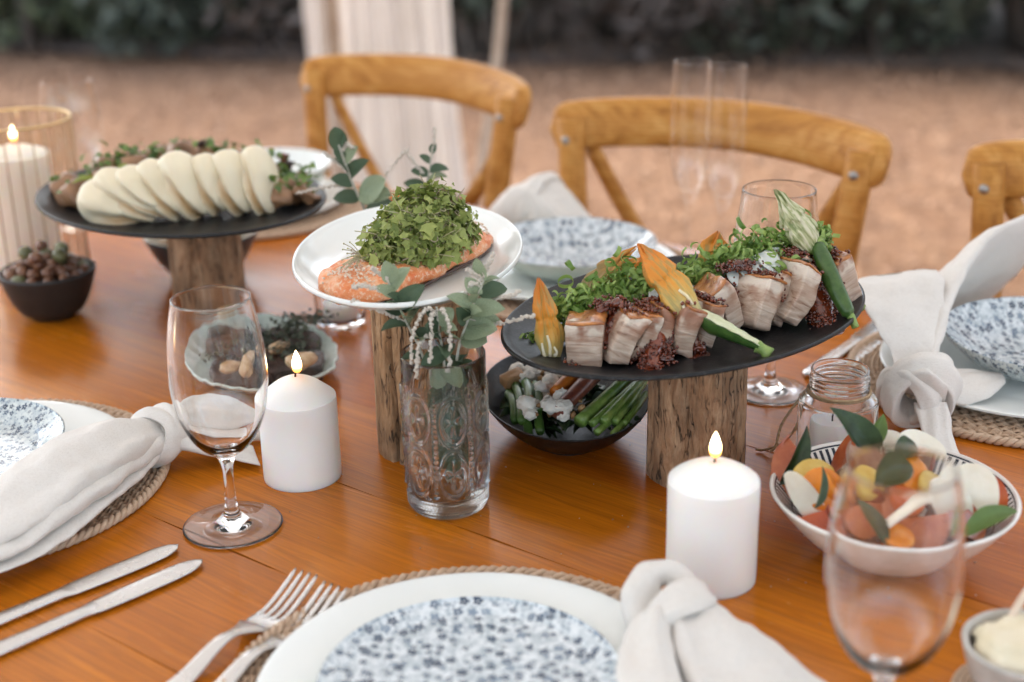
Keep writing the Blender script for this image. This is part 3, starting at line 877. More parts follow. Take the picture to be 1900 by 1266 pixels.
    for i in range(ny):
        for j in range(nx):
            x, y = -4.3 + 8.6 * j / (nx - 1), -4.2 + 8.45 * i / (ny - 1)
            q = max(abs(x) / 4.3, abs(y) / 4.25)
            V.append((x, y, 2.45 + 0.75 * (1 - q) - 0.10 * math.sin(math.pi * q) + 0.02 * noise.noise(Vector((x, y, 3)))))
    obj('roof', (V, grid_faces(ny, nx, False)), 'canvas', mq)
    for x, y in ((-4.25, -4.15), (4.25, -4.15), (-4.25, 4.2), (4.25, 4.2)):
        obj('post', tube([(x, y, -0.02), (x, y, 1.2), (x, y, 2.46)], 0.035, 12), 'pole', mq)
    gr = tube(catmull([(0.02, 4.62, 0.98), (-0.03, 4.66, 0.5), (-0.12, 4.60, 0.02)], 14), 0.016, 8)
    tag(obj('cord', gr, 'rope'), 'pale slack rope hanging down just right of the white drape', 'rope')

build_setting()

# ------------------------------------------------------------------ table
def build_table():
    t = thing('dining_table', 'long glossy orange-brown hardwood table made of wide planks', 'table', (0, 0, 0), AX)
    edges = [0.366, 0.502, 0.638, 0.774, 0.910, 1.046, 1.182, 1.318, 1.440, 1.535]
    U0, U1 = -1.86, 0.95
    # open shakes along the joints: (joint v, u centre, half length, opening)
    shakes = [(0.638, -0.235, 0.075, 0.0016), (0.638, -0.53, 0.09, 0.0012), (0.774, -0.655, 0.05, 0.0012), (0.774, -0.60, 0.06, 0.0007), (1.046, -0.53, 0.05, 0.0012), (0.910, -0.30, 0.10, 0.0008), (0.502, -0.7, 0.1, 0.0008), (0.638, -0.81, 0.085, 0.0016), (0.774, -0.80, 0.04, 0.0010)]
    us = np.concatenate([np.linspace(U0, -1.3, 12), np.linspace(-1.28, 0.2, 220), np.linspace(0.22, U1, 12)])
    def op(vj, u):
        g = 0.00003
        for v_, c_, h_, w_ in shakes:
            if abs(v_ - vj) < 1e-6:
                g += w_ * max(0, 1 - ((u - c_) / h_) ** 2) * (0.75 + 0.5 * noise.noise(Vector((u * 90, vj * 50, 0))))
        return g
    for a, b in zip(edges, edges[1:]):
        V = []
        for u in us:
            l, r = a + op(a, u), b - op(b, u)
            e = 0.00018
            for v_, z_ in ((l, -0.034), (l, -e), (l + e, 0), (r - e, 0), (r, -e), (r, -0.034)):
                V.append((u, v_, T + z_))
        F = grid_faces(len(us), 6)
        F = [q[::-1] for q in F]
        F.append(tuple(range(6))); F.append(tuple(range((len(us) - 1) * 6, len(us) * 6))[::-1])
        obj('plank', (V, F), 'table', t, smooth=False)
    for u in (U0 + 0.25, U1 - 0.25):
        for v_ in (0.47, 1.43):
            obj('leg', xf(rbox(0.09, 0.09, T - 0.036, 0.008, 3), (u, v_, (T - 0.036) / 2)), 'table', t, smooth=True, autosmooth=40)
    for v_ in (0.47, 1.43):
        obj('apron', xf(rbox(U1 - U0 - 0.62, 0.025, 0.1, 0.004, 3), ((U0 + U1) / 2, v_, T - 0.0865)), 'table', t, autosmooth=40)
    # specks of dirt and crumbs
    rnd = random.Random(8)
    gs = []
    for i in range(150):
        u, v_ = rnd.uniform(-0.85, -0.25), rnd.uniform(0.62, 1.12)
        s = rnd.uniform(0.0004, 0.0011)
        p = uv(u, v_, s * 0.4)
        gs.append(xf(blob(1, (1, rnd.uniform(0.5, 1), 0.5), 0.4, 1.5, i), p, (0, 0, rnd.uniform(0, 6)), s))
    tag(obj('crumbs', join(*gs), 'crumbs'), 'tiny crumbs and specks strewn on the table top', kind='stuff')

build_table()

# ------------------------------------------------------------------ chairs
def build_chairs():
    t = thing('crossback_chair', 'bent oak cross-back chair between the other two, behind the large black oval platter', 'chair', (0, 0, 0), 0, 'cross-back chairs along the far side')
    # curved top rail
    P = catmull([(-0.237, 0.047, 0.876), (-0.19, 0.082, 0.882), (-0.1, 0.120, 0.886), (0, 0.134, 0.888), (0.1, 0.120, 0.886), (0.19, 0.082, 0.882), (0.237, 0.047, 0.876)], 40)
    V = []
    n = 20
    for i, p in enumerate(P):
        x = i / 39
        k = min(1, math.sqrt(max(0, 1 - (2 * abs(x - 0.5)) ** 18)) * 0.97 + 0.03)
        d = np.gradient(P, axis=0)[i]; d /= np.linalg.norm(d)
        nrm = np.array([-d[1], d[0], 0])
        upv = np.array([0, 0, 1]) + nrm * 0.22
        for j in range(n):
            a = 2 * math.pi * j / n
            ca, sa = math.cos(a), math.sin(a)
            V.append(p + nrm * 0.016 * k * math.copysign(abs(ca) ** 0.75, ca) + upv * 0.033 * k * math.copysign(abs(sa) ** 0.75, sa))
    F = grid_faces(40, n)
    F = F + [tuple(range(n))[::-1], tuple(range(39 * n, 40 * n))]
    obj('top_rail', (V, F), 'chair', t)
    for s in (-1, 1):
        P = catmull([(s * 0.185, -0.02, 0.0), (s * 0.175, -0.015, 0.25), (s * 0.175, 0.0, 0.45), (s * 0.187, 0.03, 0.68), (s * 0.207, 0.052, 0.893)], 24)
        p = obj('post', tube(P, np.concatenate([np.linspace(0.017, 0.0195, 12), np.linspace(0.0195, 0.0175, 12)]), 14, flat=1.05), 'chair', t)
        obj('bolt', xf(blob(2, (0.0065, 0.0035, 0.0065)), (s * 0.204, 0.0325, 0.866)), 'bolt', p)
        # curved cross brace
        B = catmull([(s * 0.19, 0.078, 0.850), (s * 0.12, 0.083, 0.74), (0, 0.068 + s * 0.006, 0.62), (-s * 0.10, 0.04, 0.53), (-s * 0.165, 0.012, 0.47)], 30)
        obj('cross_brace', tube(B, 0.0135, 10, flat=0.5, up=(0, 1, 0.25)), 'chair', t)
        L = catmull([(s * 0.19, -0.41, 0.0), (s * 0.185, -0.395, 0.25), (s * 0.175, -0.385, 0.44)], 12)
        obj('leg', tube(L, np.linspace(0.014, 0.019, 12), 12), 'chair', t)
        obj('stretcher', tube([(s * 0.187, -0.39, 0.2), (s * 0.187, -0.2, 0.205), (s * 0.178, -0.015, 0.2)], 0.009, 8), 'chair', t)
    obj('seat', xf(lathe([(0, -0.018), (0.19, -0.018), (0.212, -0.008), (0.215, 0.0), (0.208, 0.009), (0.15, 0.004), (0, 0.0)], 48, 1.02, 1.0), (0, -0.2, 0.455)), 'chair', t)
    def put(o, mx, my, ang):
        a = R(ang)
        o.rotation_euler[2] = a
        o.location = (mx + math.sin(a) * 0.075, my - math.cos(a) * 0.075, 0)
    put(t, 0.272, 1.83, -33.5)
    c1 = copy_tree(t, label='bent oak cross-back chair standing in front of the white hanging drape')
    put(c1, -0.142, 2.225, -39.7)
    c3 = copy_tree(t, label='bent oak cross-back chair cut off at the right edge, beside the raised white napkin')
    put(c3, 0.74, 1.515, -38)
build_chairs()
# ------------------------------------------------------------------ place settings
def mat_weave(rin=0.105, rout=0.166):
    gs = []
    r = rin
    i = 0
    while r < rout:
        k = int(2 * math.pi * r / 0.0115)
        nseg = k * 6
        th = np.linspace(0, 2 * math.pi, nseg, endpoint=False)
        ph = math.pi * (i % 2)
        ring = []
        zc = 0.0042 + 0.0013 * np.sin(k * th + ph)
        for a in range(5):
            q = 2 * math.pi * a / 5
            ring.append(np.stack([(r + 0.0021 * math.cos(q)) * np.cos(th), (r + 0.0021 * math.cos(q)) * np.sin(th), zc + 0.0017 * math.sin(q)], 1))
        V = np.stack(ring, 1).reshape(-1, 3)
        F = [(s * 5 + a, ((s + 1) % nseg) * 5 + a, ((s + 1) % nseg) * 5 + (a + 1) % 5, s * 5 + (a + 1) % 5) for s in range(nseg) for a in range(5)]
        gs.append((V, F))
        r += 0.0046
        i += 1
    for j in range(90):
        a = 2 * math.pi * j / 90
        gs.append(tube([(rin * math.cos(a), rin * math.sin(a), 0.004), (0.135 * math.cos(a), 0.135 * math.sin(a), 0.0045), (rout * math.cos(a), rout * math.sin(a), 0.004)], 0.0011, 5))
    return join(*gs)

def mat_rim(r=0.168):
    gs = []
    n = 420
    for s in range(2):
        th = np.linspace(0, 2 * math.pi, n, endpoint=True)
        P = np.stack([(r + 0.0022 * np.cos(70 * th + s * math.pi)) * np.cos(th), (r + 0.0022 * np.cos(70 * th + s * math.pi)) * np.sin(th), 0.0045 + 0.0022 * np.sin(70 * th + s * math.pi)], 1)
        gs.append(tube(P, 0.0026, 6, caps=False))
    return join(*gs)

PLATE = catmull([(0.0, 0.004), (0.07, 0.004), (0.078, 0.002), (0.084, 0.003), (0.088, 0.0045), (0.115, 0.0075), (0.137, 0.0115), (0.1395, 0.0132), (0.1375, 0.0148), (0.112, 0.0115), (0.09, 0.0092), (0.08, 0.0088), (0.04, 0.0088), (0, 0.0088)], 60)
PLATE[0, 0] = 0; PLATE[-1, 0] = 0
PLATE = np.maximum(PLATE, 0)

def bowl_mesh(prof, ninner, matA, matB, n=96, ex=1, ey=1, wob=None):
    """closed profile, faces from profile index ninner on take the second material"""
    g = lathe(prof, n, ex, ey, wob)
    per = n
    mi = [0 if i // per < ninner else 1 for i in range(len(g[1]))]
    return g, mi

def pattern_bowl(rim=0.10, h=0.034, wall=0.0035, foot=0.052, flat=0.06):
    out = catmull([(0.0, 0.002), (foot - 0.004, 0.002), (foot, 0.0), (foot + 0.003, 0.003), ((foot + rim) / 2, h * 0.30), (rim * 0.93, h * 0.74), (rim, h)], 26)
    inn = catmull([(rim, h), (rim - wall * 0.5, h + 0.0012), (rim - wall, h - 0.001), ((rim - wall + flat) / 2, h * 0.42 + wall * 1.4), (flat, wall + 0.0040), (flat * 0.5, wall + 0.003), (0, wall + 0.003)], 30)
    P = np.vstack([out, inn[1:]])
    P = np.maximum(P, 0); P[0, 0] = 0; P[-1, 0] = 0
    return P, 25

def build_settings():
    weave = mesh('weave', mat_weave(), 'rattan')
    rim = mesh('rim', mat_rim(), 'rattan')
    back = mesh('backing', lathe([(0, 0.0002), (0.165, 0.0002), (0.166, 0.0022), (0, 0.0022)], 96), 'rattan_dark')
    plate = mesh('dinner_plate', lathe(PLATE, 128), 'white')
    def setting(x, y, where, rot=0.0):
        t = thing('placemat', 'round woven rattan placemat under the plate ' + where, 'placemat', (x, y, T), rot, 'woven placemats')
        o = obj('weave', weave, None, t); o['kind'] = 'stuff'
        obj('rim', rim, None, t)
        obj('backing', back, None, t)
        p = obj('dinner_plate', plate, None, loc=(x, y, T + 0.0052), rot=(0, 0, rot))
        tag(p, 'plain white dinner plate on the placemat ' + where, 'plate', 'white dinner plates')
    def bowl(x, y, label, matA, matB, dims, z=0.0142):
        P, k = pattern_bowl(**dims)
        g, mi = bowl_mesh(P, k, matA, matB, 96)
        o = obj('patterned_bowl', g, [matA, matB], loc=(x, y, T + z), mi=mi)
        tag(o, label, 'bowl', 'blue patterned bowls')
        return o
    setting(-0.030, 0.778, 'at the bottom centre beside the forks')
    setting(-0.477, 1.124, 'at the left edge above the two knives', 0.4)
    setting(0.509, 1.309, 'at the right edge behind the glass jar', 0.9)
    setting(0.066, 1.663, 'behind the white oval platter', 1.3)
    setting(-0.378, 2.015, 'at the far end behind the dumpling platter', 1.9)
    bowl(-0.031, 0.774, 'flat dish with bold blue floral print at the bottom centre', 'celadon', 'print_bold', dict(rim=0.0985, h=0.012, wall=0.0025, foot=0.062, flat=0.080))
    bowl(-0.492, 1.128, 'small blue flowered plate half under the linen napkin at the left edge', 'print_fine', 'print_fine', dict(rim=0.098, h=0.024, wall=0.003, foot=0.05, flat=0.07))
    bowl(0.530, 1.304, 'blue flowered bowl at the right edge between the two raised napkin ends', 'print_fine', 'print_bold', dict(rim=0.104, h=0.038, wall=0.003, foot=0.05, flat=0.06))
    bowl(0.075, 1.653, 'blue flowered bowl behind the white platter, in front of a white napkin', 'celadon', 'print_bold', dict(rim=0.103, h=0.036, wall=0.003, foot=0.05, flat=0.06))
    bowl(-0.352, 2.025, 'pale blue bowl at the far end, half hidden by the dumpling platter', 'celadon', 'white', dict(rim=0.095, h=0.05, wall=0.003, foot=0.045, flat=0.05))
build_settings()

# ------------------------------------------------------------------ knotted linen napkins
def napkin(label, pieces):
    t = thing('napkin', label, 'napkin', (0, 0, T), 0, 'knotted linen napkins')
    for nm, g in pieces:
        v, f = g
        v = arr(v)
        v[:, 2] = np.maximum(v[:, 2], 0.0008)
        obj(nm, (v, f), 'linen', t)
    return t

def A(*p):
    return np.array(p, float)

def build_napkins():
    # left: body from the plate towards its knot, tails behind the wine glass
    k = A(-0.318, 1.150, 0.030)
    d = A(0.62, 0.72, 0.0); d /= np.linalg.norm(d)
    body = cloth([(A(-0.445, 0.930, 0.034), A(-0.026, 0.014, 0), A(0, 0, 0.007), 0.12), (A(-0.410, 0.970, 0.039), A(-0.030, 0.016, 0), A(0, 0, 0.009), 0.14), (A(-0.387, 1.018, 0.043), A(-0.031, 0.017, 0.002), A(0, 0, 0.011), 0.18),
                  (A(-0.365, 1.066, 0.045), A(-0.031, 0.019, 0.003), A(0, 0, 0.014), 0.22), (A(-0.342, 1.110, 0.042), A(-0.025, 0.017, 0.002), A(0, 0, 0.017), 0.25), (A(-0.325, 1.140, 0.035), A(-0.013, 0.013, 0), A(0, 0, 0.014), 0.28), (A(-0.310, 1.157, 0.030), A(-0.008, 0.011, 0), A(0, 0, 0.011), 0.28)], 80, 100, 1, 0.0026, 3.2)
    under = cloth([(A(-0.445, 0.926, 0.027), A(-0.028, 0.014, 0), A(0, 0, 0.007), 0.12), (A(-0.406, 0.966, 0.030), A(-0.031, 0.017, 0), A(0, 0, 0.008), 0.15), (A(-0.381, 1.015, 0.033), A(-0.031, 0.018, 0), A(0, 0, 0.010), 0.15),
                   (A(-0.358, 1.064, 0.034), A(-0.030, 0.018, 0), A(0, 0, 0.011), 0.2), (A(-0.336, 1.110, 0.032), A(-0.022, 0.015, 0), A(0, 0, 0.011), 0.2), (A(-0.314, 1.150, 0.027), A(-0.010, 0.012, 0), A(0, 0, 0.009), 0.2)], 70, 72, 2, 0.003, 2.2)
    lower = cloth([(A(-0.440, 0.924, 0.0195), A(-0.026, 0.014, 0), A(0, 0, 0.003), 0.1), (A(-0.400, 0.963, 0.020), A(-0.028, 0.016, 0), A(0, 0, 0.004), 0.15), (A(-0.374, 1.012, 0.021), A(-0.028, 0.016, 0), A(0, 0, 0.005), 0.15), (A(-0.351, 1.064, 0.022), A(-0.025, 0.016, 0), A(0, 0, 0.006), 0.15), (A(-0.328, 1.113, 0.022), A(-0.016, 0.012, 0), A(0, 0, 0.006), 0.15), (A(-0.316, 1.14, 0.022), A(-0.008, 0.010, 0), A(0, 0, 0.005), 0.15)], 50, 60, 7, 0.002, 2.0)
    kn = band(k, (0.55, 0.80, -0.05), 0.023, 0.020, 0.028, 0.009, seed=3)
    kn2 = band(k + A(0.006, 0.006, 0.002), (0.8, 0.55, -0.25), 0.021, 0.019, 0.020, 0.009, seed=9)
    t1 = cloth([(k, A(-0.008, 0.012, 0), A(0, 0, 0.010), 0.3), (A(-0.290, 1.175, 0.034), A(-0.012, 0.015, 0.012), A(0, -0.003, 0.010), 0.4), (A(-0.262, 1.192, 0.026), A(-0.011, 0.020, 0.016), A(0, -0.004, 0.006), 0.5), (A(-0.236, 1.203, 0.014), A(-0.004, 0.015, 0.008), A(0, -0.003, 0.004), 0.4), (A(-0.222, 1.206, 0.010), A(0, 0.005, 0.002), A(0, 0, 0.002), 0.3)], 40, 40, 4, 0.003, 4)
    t2 = cloth([(k, A(0.010, -0.014, 0), A(0, 0, 0.009), 0.3), (A(-0.285, 1.157, 0.020), A(0.010, -0.018, 0), A(0, 0, 0.007), 0.35), (A(-0.255, 1.160, 0.010), A(0.010, -0.020, 0), A(0, 0, 0.004), 0.4), (A(-0.232, 1.158, 0.006), A(0.008, -0.022, 0), A(0, 0, 0.0025), 0.3)], 36, 40, 5, 0.002, 4)
    napkin('large grey-beige linen napkin lying over the left plate, knotted behind the left wine glass', [('cloth_body', body), ('fold', under), ('fold', lower), ('knot', kn), ('knot', kn2), ('tail', t1), ('tail', t2)])
    # right: knot in front, one end standing up to the left, one to the right, tails down
    k = A(0.372, 1.212, 0.042)
    b1 = cloth([(k, A(0.020, 0.004, 0), A(0, 0.012, 0.006), 0.3), (A(0.378, 1.245, 0.060), A(0.026, 0.004, -0.004), A(0, 0.012, 0.008), 0.35), (A(0.379, 1.285, 0.079), A(0.040, 0.002, -0.008), A(0, 0.005, 0.006), 0.2), (A(0.382, 1.325, 0.092), A(0.043, -0.004, 0.003), A(0, 0.003, 0.005), 0.18), (A(0.390, 1.355, 0.097), A(0.036, -0.004, 0.004), A(0, 0.002, 0.002), 0.12)], 50, 56, 11, 0.003, 4)
    b2 = cloth([(k + A(0.004, 0.006, 0), A(0.013, -0.008, 0), A(0, 0.003, 0.009), 0.3), (A(0.392, 1.27, 0.056), A(0.015, -0.010, 0.006), A(-0.003, 0.002, 0.008), 0.3), (A(0.418, 1.355, 0.070), A(0.028, -0.018, 0.026), A(-0.006, 0.004, 0.007), 0.25), (A(0.470, 1.430, 0.070), A(0.032, -0.020, 0.056), A(-0.006, 0.006, 0.006), 0.2), (A(0.560, 1.485, 0.072), A(0.034, -0.022, 0.068), A(-0.004, 0.006, 0.003), 0.15)], 50, 60, 12, 0.003, 3)
    b3 = cloth([(k + A(0.01, 0, -0.008), A(0.010, -0.014, 0), A(0, 0.003, 0.008), 0.3), (A(0.405, 1.222, 0.030), A(0.008, -0.020, -0.006), A(0, 0.003, 0.008), 0.3), (A(0.437, 1.232, 0.030), A(0.004, -0.020, -0.003), A(0, 0.003, 0.006), 0.3), (A(0.462, 1.240, 0.031), A(0, -0.010, 0), A(0, 0.002, 0.003), 0.3)], 36, 40, 13, 0.002, 4)
    kn = band(k + A(0.002, -0.012, -0.004), (0.15, 0.8, 0.45), 0.027, 0.024, 0.040, 0.013, seed=14)
    kn2 = band(k + A(-0.010, -0.014, -0.008), (0.75, 0.45, 0.5), 0.024, 0.021, 0.024, 0.012, seed=15)
    lump = cloth([(k + A(-0.024, -0.006, 0.004), A(0, 0.012, 0), A(0, 0, 0.012), 0.3), (k + A(0.0, -0.016, 0.004), A(0.002, 0.02, -0.008), A(0, -0.006, 0.016), 0.35), (k + A(0.022, -0.020, -0.008), A(0.002, 0.012, -0.008), A(0, -0.004, 0.014), 0.3)], 30, 40, 16, 0.003, 4)
    tl = cloth([(k + A(0.006, -0.028, -0.010), A(0.014, 0, 0), A(0, -0.008, 0.004), 0.3), (A(0.379, 1.166, 0.022), A(0.016, 0.002, 0), A(0, -0.006, 0.003), 0.4), (A(0.378, 1.146, 0.012), A(0.014, 0.002, 0), A(0, -0.003, 0.003), 0.4), (A(0.378, 1.124, 0.005), A(0.013, 0.002, 0), A(0, 0, 0.002), 0.3)], 36, 36, 17, 0.002, 4)
    napkin('linen napkin tied in a knot on the right placemat with both ends standing up', [('cloth_end', b1), ('cloth_end', b2), ('fold', b3), ('knot', kn), ('knot', kn2), ('knot', lump), ('tail', tl)])
    # front: loose knot towering at its upper end, body towards lower right
    k = A(0.104, 0.844, 0.034)
    body = cloth([(k, A(0.012, 0.016, 0), A(0, 0, 0.014), 0.3), (A(0.116, 0.822, 0.033), A(0.019, 0.018, 0), A(0, 0, 0.014), 0.3), (A(0.134, 0.785, 0.030), A(0.029, 0.025, 0), A(0, 0, 0.013), 0.3), (A(0.152, 0.735, 0.025), A(0.038, 0.029, 0), A(0, 0, 0.010), 0.25), (A(0.175, 0.665, 0.019), A(0.050, 0.034, 0), A(0, 0, 0.007), 0.2)], 60, 70, 21, 0.004, 3)
    b2 = cloth([(k, A(0.012, -0.006, 0), A(0, 0, 0.012), 0.3), (A(0.086, 0.812, 0.034), A(0.014, -0.004, 0.004), A(0, -0.003, 0.010), 0.35), (A(0.082, 0.765, 0.030), A(0.020, 0.0, 0.003), A(0, 0, 0.008), 0.35), (A(0.085, 0.70, 0.026), A(0.028, 0, 0), A(0, 0, 0.006), 0.3)], 44, 44, 22, 0.003, 3)
    loop = tube(catmull([(0.089, 0.828, 0.022), (0.083, 0.841, 0.036), (0.089, 0.857, 0.047), (0.104, 0.862, 0.048), (0.116, 0.854, 0.041), (0.119, 0.840, 0.029)], 44), 0.0115 + 0.0022 * np.sin(np.linspace(0, 7, 44)), 26, flat=0.75)
    lv = arr(loop[0]); loop = (lv + np.stack([nz(lv, 40, 5), nz(lv, 40, 6), nz(lv, 40, 7)], 1) * 0.004, loop[1])
    kn = band(k + A(0.004, -0.010, -0.002), (0.45, -0.8, -0.1), 0.024, 0.019, 0.028, 0.011, seed=23)
    napkin('linen napkin with a loose looped knot at the bottom right, over the front plate', [('cloth_body', body), ('tail', b2), ('knot', loop), ('knot', kn)])
    # back: a soft white heap behind the bowl
    body = cloth([(A(-0.03, 1.90, 0.012), A(0.01, 0.03, 0), A(0, 0, 0.010), 0.2), (A(0.0, 1.87, 0.030), A(0.018, 0.04, 0), A(0, 0, 0.026), 0.2), (A(0.042, 1.845, 0.045), A(0.025, 0.04, 0), A(0, 0, 0.036), 0.2), (A(0.08, 1.82, 0.026), A(0.02, 0.035, 0), A(0, 0, 0.024), 0.2), (A(0.105, 1.80, 0.012), A(0.01, 0.02, 0), A(0, 0, 0.010), 0.2)], 44, 52, 31, 0.004, 3)
    kn = band(A(0.042, 1.845, 0.045), (0.8, -0.6, 0), 0.043, 0.036, 0.026, 0.010, seed=33)
    napkin('white knotted napkin heaped behind the blue bowl of the far setting', [('cloth_body', body), ('knot', kn)])
build_napkins()

# ------------------------------------------------------------------ cutlery
def build_cutlery():
    def knife():
        L = 0.222
        V, mi = [], []
        sect = []
        for i, x in enumerate(np.linspace(0, L, 60)):
            s = x / L
            if s < 0.54:                                   # handle
                wd = 0.0062 + 0.0022 * math.sin(math.pi * min(1, (0.54 - s) / 0.5) * 0.5)
                if s < 0.03:
                    wd *= math.sqrt(max(0.02, s / 0.03))
                th = 0.0030
                off = 0
            elif s < 0.58:
                q = (s - 0.54) / 0.04
                wd = 0.0062 + 0.0030 * q; th = 0.0030 - 0.0021 * q; off = 0.0008 * q
            else:
                q = (s - 0.58) / 0.42
                wd = 0.0092 + 0.0012 * math.sin(math.pi * q)
                if q > 0.72:
                    wd *= math.sqrt(max(0.004, 1 - ((q - 0.72) / 0.28) ** 2.4))
                th = 0.0009; off = 0.0008 + 0.0022 * max(0, q - 0.6)
            sect.append((x, wd, th, off))
        n = 14
        for x, wd, th, off in sect:
            for j in range(n):
                a = 2 * math.pi * j / n
                ca, sa = math.cos(a), math.sin(a)
                V.append((x, off + wd * math.copysign(abs(ca) ** 0.7, ca), 0.0033 + th * math.copysign(abs(sa) ** 0.8, sa)))
        V = np.array(V)
        F = [q for q in grid_faces(60, n)]
        k = 35 * n
        handle = (V[:36 * n], [q for q in F if max(q) < 36 * n] + [tuple(range(n))[::-1]])
        vb = V[35 * n:]
        blade = (vb, [tuple(i - 35 * n for i in q) for q in F if min(q) >= 35 * n] + [tuple(range(24 * n, 25 * n))])
        return handle, blade
    h, b = knife()
    hm, bm_ = mesh('handle', h, 'steel'), mesh('blade', b, 'steel')
    def put(tip, end, label):
        d = np.array(tip) - np.array(end)
        a = math.atan2(d[1], d[0])
        L = 0.222
        o = thing('table_knife', label, 'knife', (tip[0] - L * math.cos(a), tip[1] - L * math.sin(a), T), a, 'knives beside the left setting')
        obj('handle', hm, None, o); obj('blade', bm_, None, o)
    put((-0.267, 0.998), (-0.375, 0.894), 'steel table knife lying closer to the left placemat, its tip nearer the glass foot')
    put((-0.243, 0.973), (-0.362, 0.855), 'steel table knife farther from the left placemat, the outer of two')
    put((0.430, 1.500), (0.296, 1.325), 'steel knife nearer the black oval platter, half hidden between it and the right placemat')
    put((0.452, 1.492), (0.318, 1.318), 'steel knife nearer the right placemat, its handle end beside the screw-neck jar')
    # fork: handle, neck, head and four tines
    def zf(x):
        return 0.0025 + 0.010 * math.exp(-((x - 0.118) / 0.030) ** 2) + 0.011 * max(0, (x - 0.165) / 0.035) ** 1.6 - 0.004 * math.exp(-((x - 0.162) / 0.012) ** 2) * 0
    def fork_parts():
        parts = []
        xs = np.linspace(0, 0.150, 40)
        V = []
        n = 12
        for x in xs:
            s = x / 0.150
            wd = 0.0095 * (1 - s) ** 0.9 + 0.0030 if s < 0.85 else 0.0030 + 0.0095 * ((s - 0.85) / 0.15) ** 1.5 + 0.0017
            if s < 0.06:
                wd *= math.sqrt(max(0.03, s / 0.06))
            th = 0.0013 + 0.0012 * math.exp(-((s - 0.75) / 0.18) ** 2)
            for j in range(n):
                a = 2 * math.pi * j / n
                ca, sa = math.cos(a), math.sin(a)
                V.append((x, wd * math.copysign(abs(ca) ** 0.8, ca), zf(x) + th * sa))
        handle = (V, grid_faces(40, n) + [tuple(range(n))[::-1], tuple(range(39 * n, 40 * n))])
        xs = np.linspace(0.145, 0.168, 14)
        V = []
        for x in xs:
            s = (x - 0.145) / 0.023
            wd = 0.0055 + 0.0073 * min(1, s * 1.8) ** 0.6
            for j in range(n):
                a = 2 * math.pi * j / n
                ca, sa = math.cos(a), math.sin(a)
                V.append((x, wd * math.copysign(abs(ca) ** 0.6, ca), zf(x) + 0.0013 * sa - 0.0012 * (1 - ca * ca)))
        head = (V, grid_faces(14, n) + [tuple(range(n))[::-1], tuple(range(13 * n, 14 * n))])
        tines = []
        for q in (-1.5, -0.5, 0.5, 1.5):
            xs = np.linspace(0.165, 0.210, 12)
            P = [(x, q * 0.0066, zf(x)) for x in xs]
            rr = np.full(12, 0.0021); rr[-3:] = (0.0019, 0.0016, 0.0009)
            tines.append(tube(P, rr, 8, flat=0.6, up=(0, 0, 1)))
        return handle, head, tines
    fh, fd, ft = fork_parts()
    fhm, fdm = mesh('handle', fh, 'steel'), mesh('head', fd, 'steel')
    ftm = [mesh('tine', t_, 'steel') for t_ in ft]
    def putf(tip, end, label):
        d = np.array(tip) - np.array(end)
        a = math.atan2(d[1], d[0])
        L = 0.210
        o = thing('table_fork', label, 'fork', (tip[0] - L * math.cos(a), tip[1] - L * math.sin(a), T), a, 'forks beside the front setting')
        obj('handle', fhm, None, o)
        hd = obj('head', fdm, None, o)
        for m_ in ftm:
            obj('tine', m_, None, hd)
    putf((-0.156, 0.926), (-0.232, 0.800), 'steel dinner fork lying fully on the wood left of the front plate')
    putf((-0.132, 0.906), (-0.208, 0.782), 'steel fork partly under the edge of the front placemat')
build_cutlery()

# ------------------------------------------------------------------ glassware and candles
def glass_profile(h=0.197, rb=0.040, rmax=0.0385, rrim=0.0308, bowl=0.062, wall=0.0010):
    k = (h - bowl) / 0.135
    z = lambda q: bowl + (q - 0.062) * k
    m = rmax / 0.0385
    out = [(0.0, 0.0012), (rb * 0.55, 0.001), (rb * 0.93, 0.0), (rb, 0.0010), (rb * 0.985, 0.0022), (rb * 0.75, 0.0030), (rb * 0.42, 0.0055), (0.0085, 0.0105), (0.0058, 0.0165), (0.0044, 0.028), (0.0041, bowl * 0.7), (0.0050, bowl * 0.9), (0.0095, z(0.0655)),
           (0.0190 * m, z(0.0725)), (0.0275 * m, z(0.084)), (0.0345 * m, z(0.102)), (0.0379 * m, z(0.122)), (0.0385 * m, z(0.136)), (0.0372 * m, z(0.158)), (0.0342 * m, z(0.179)), (rrim, z(0.1955))]
    inn = [(rrim - 0.0002, z(0.1968)), (rrim - wall, z(0.1962)), (0.0342 * m - wall, z(0.179)), (0.0372 * m - wall, z(0.158)), (0.0385 * m - wall, z(0.136)), (0.0379 * m - wall, z(0.122)), (0.0345 * m - wall, z(0.102)), (0.0272 * m - wall, z(0.0855)), (0.0180 * m - wall, z(0.0752)), (0.008, z(0.0705)), (0.0, z(0.0698))]
    P = catmull(out + inn, 120)
    P = np.maximum(P, 0); P[0, 0] = 0; P[-1, 0] = 0
    return P

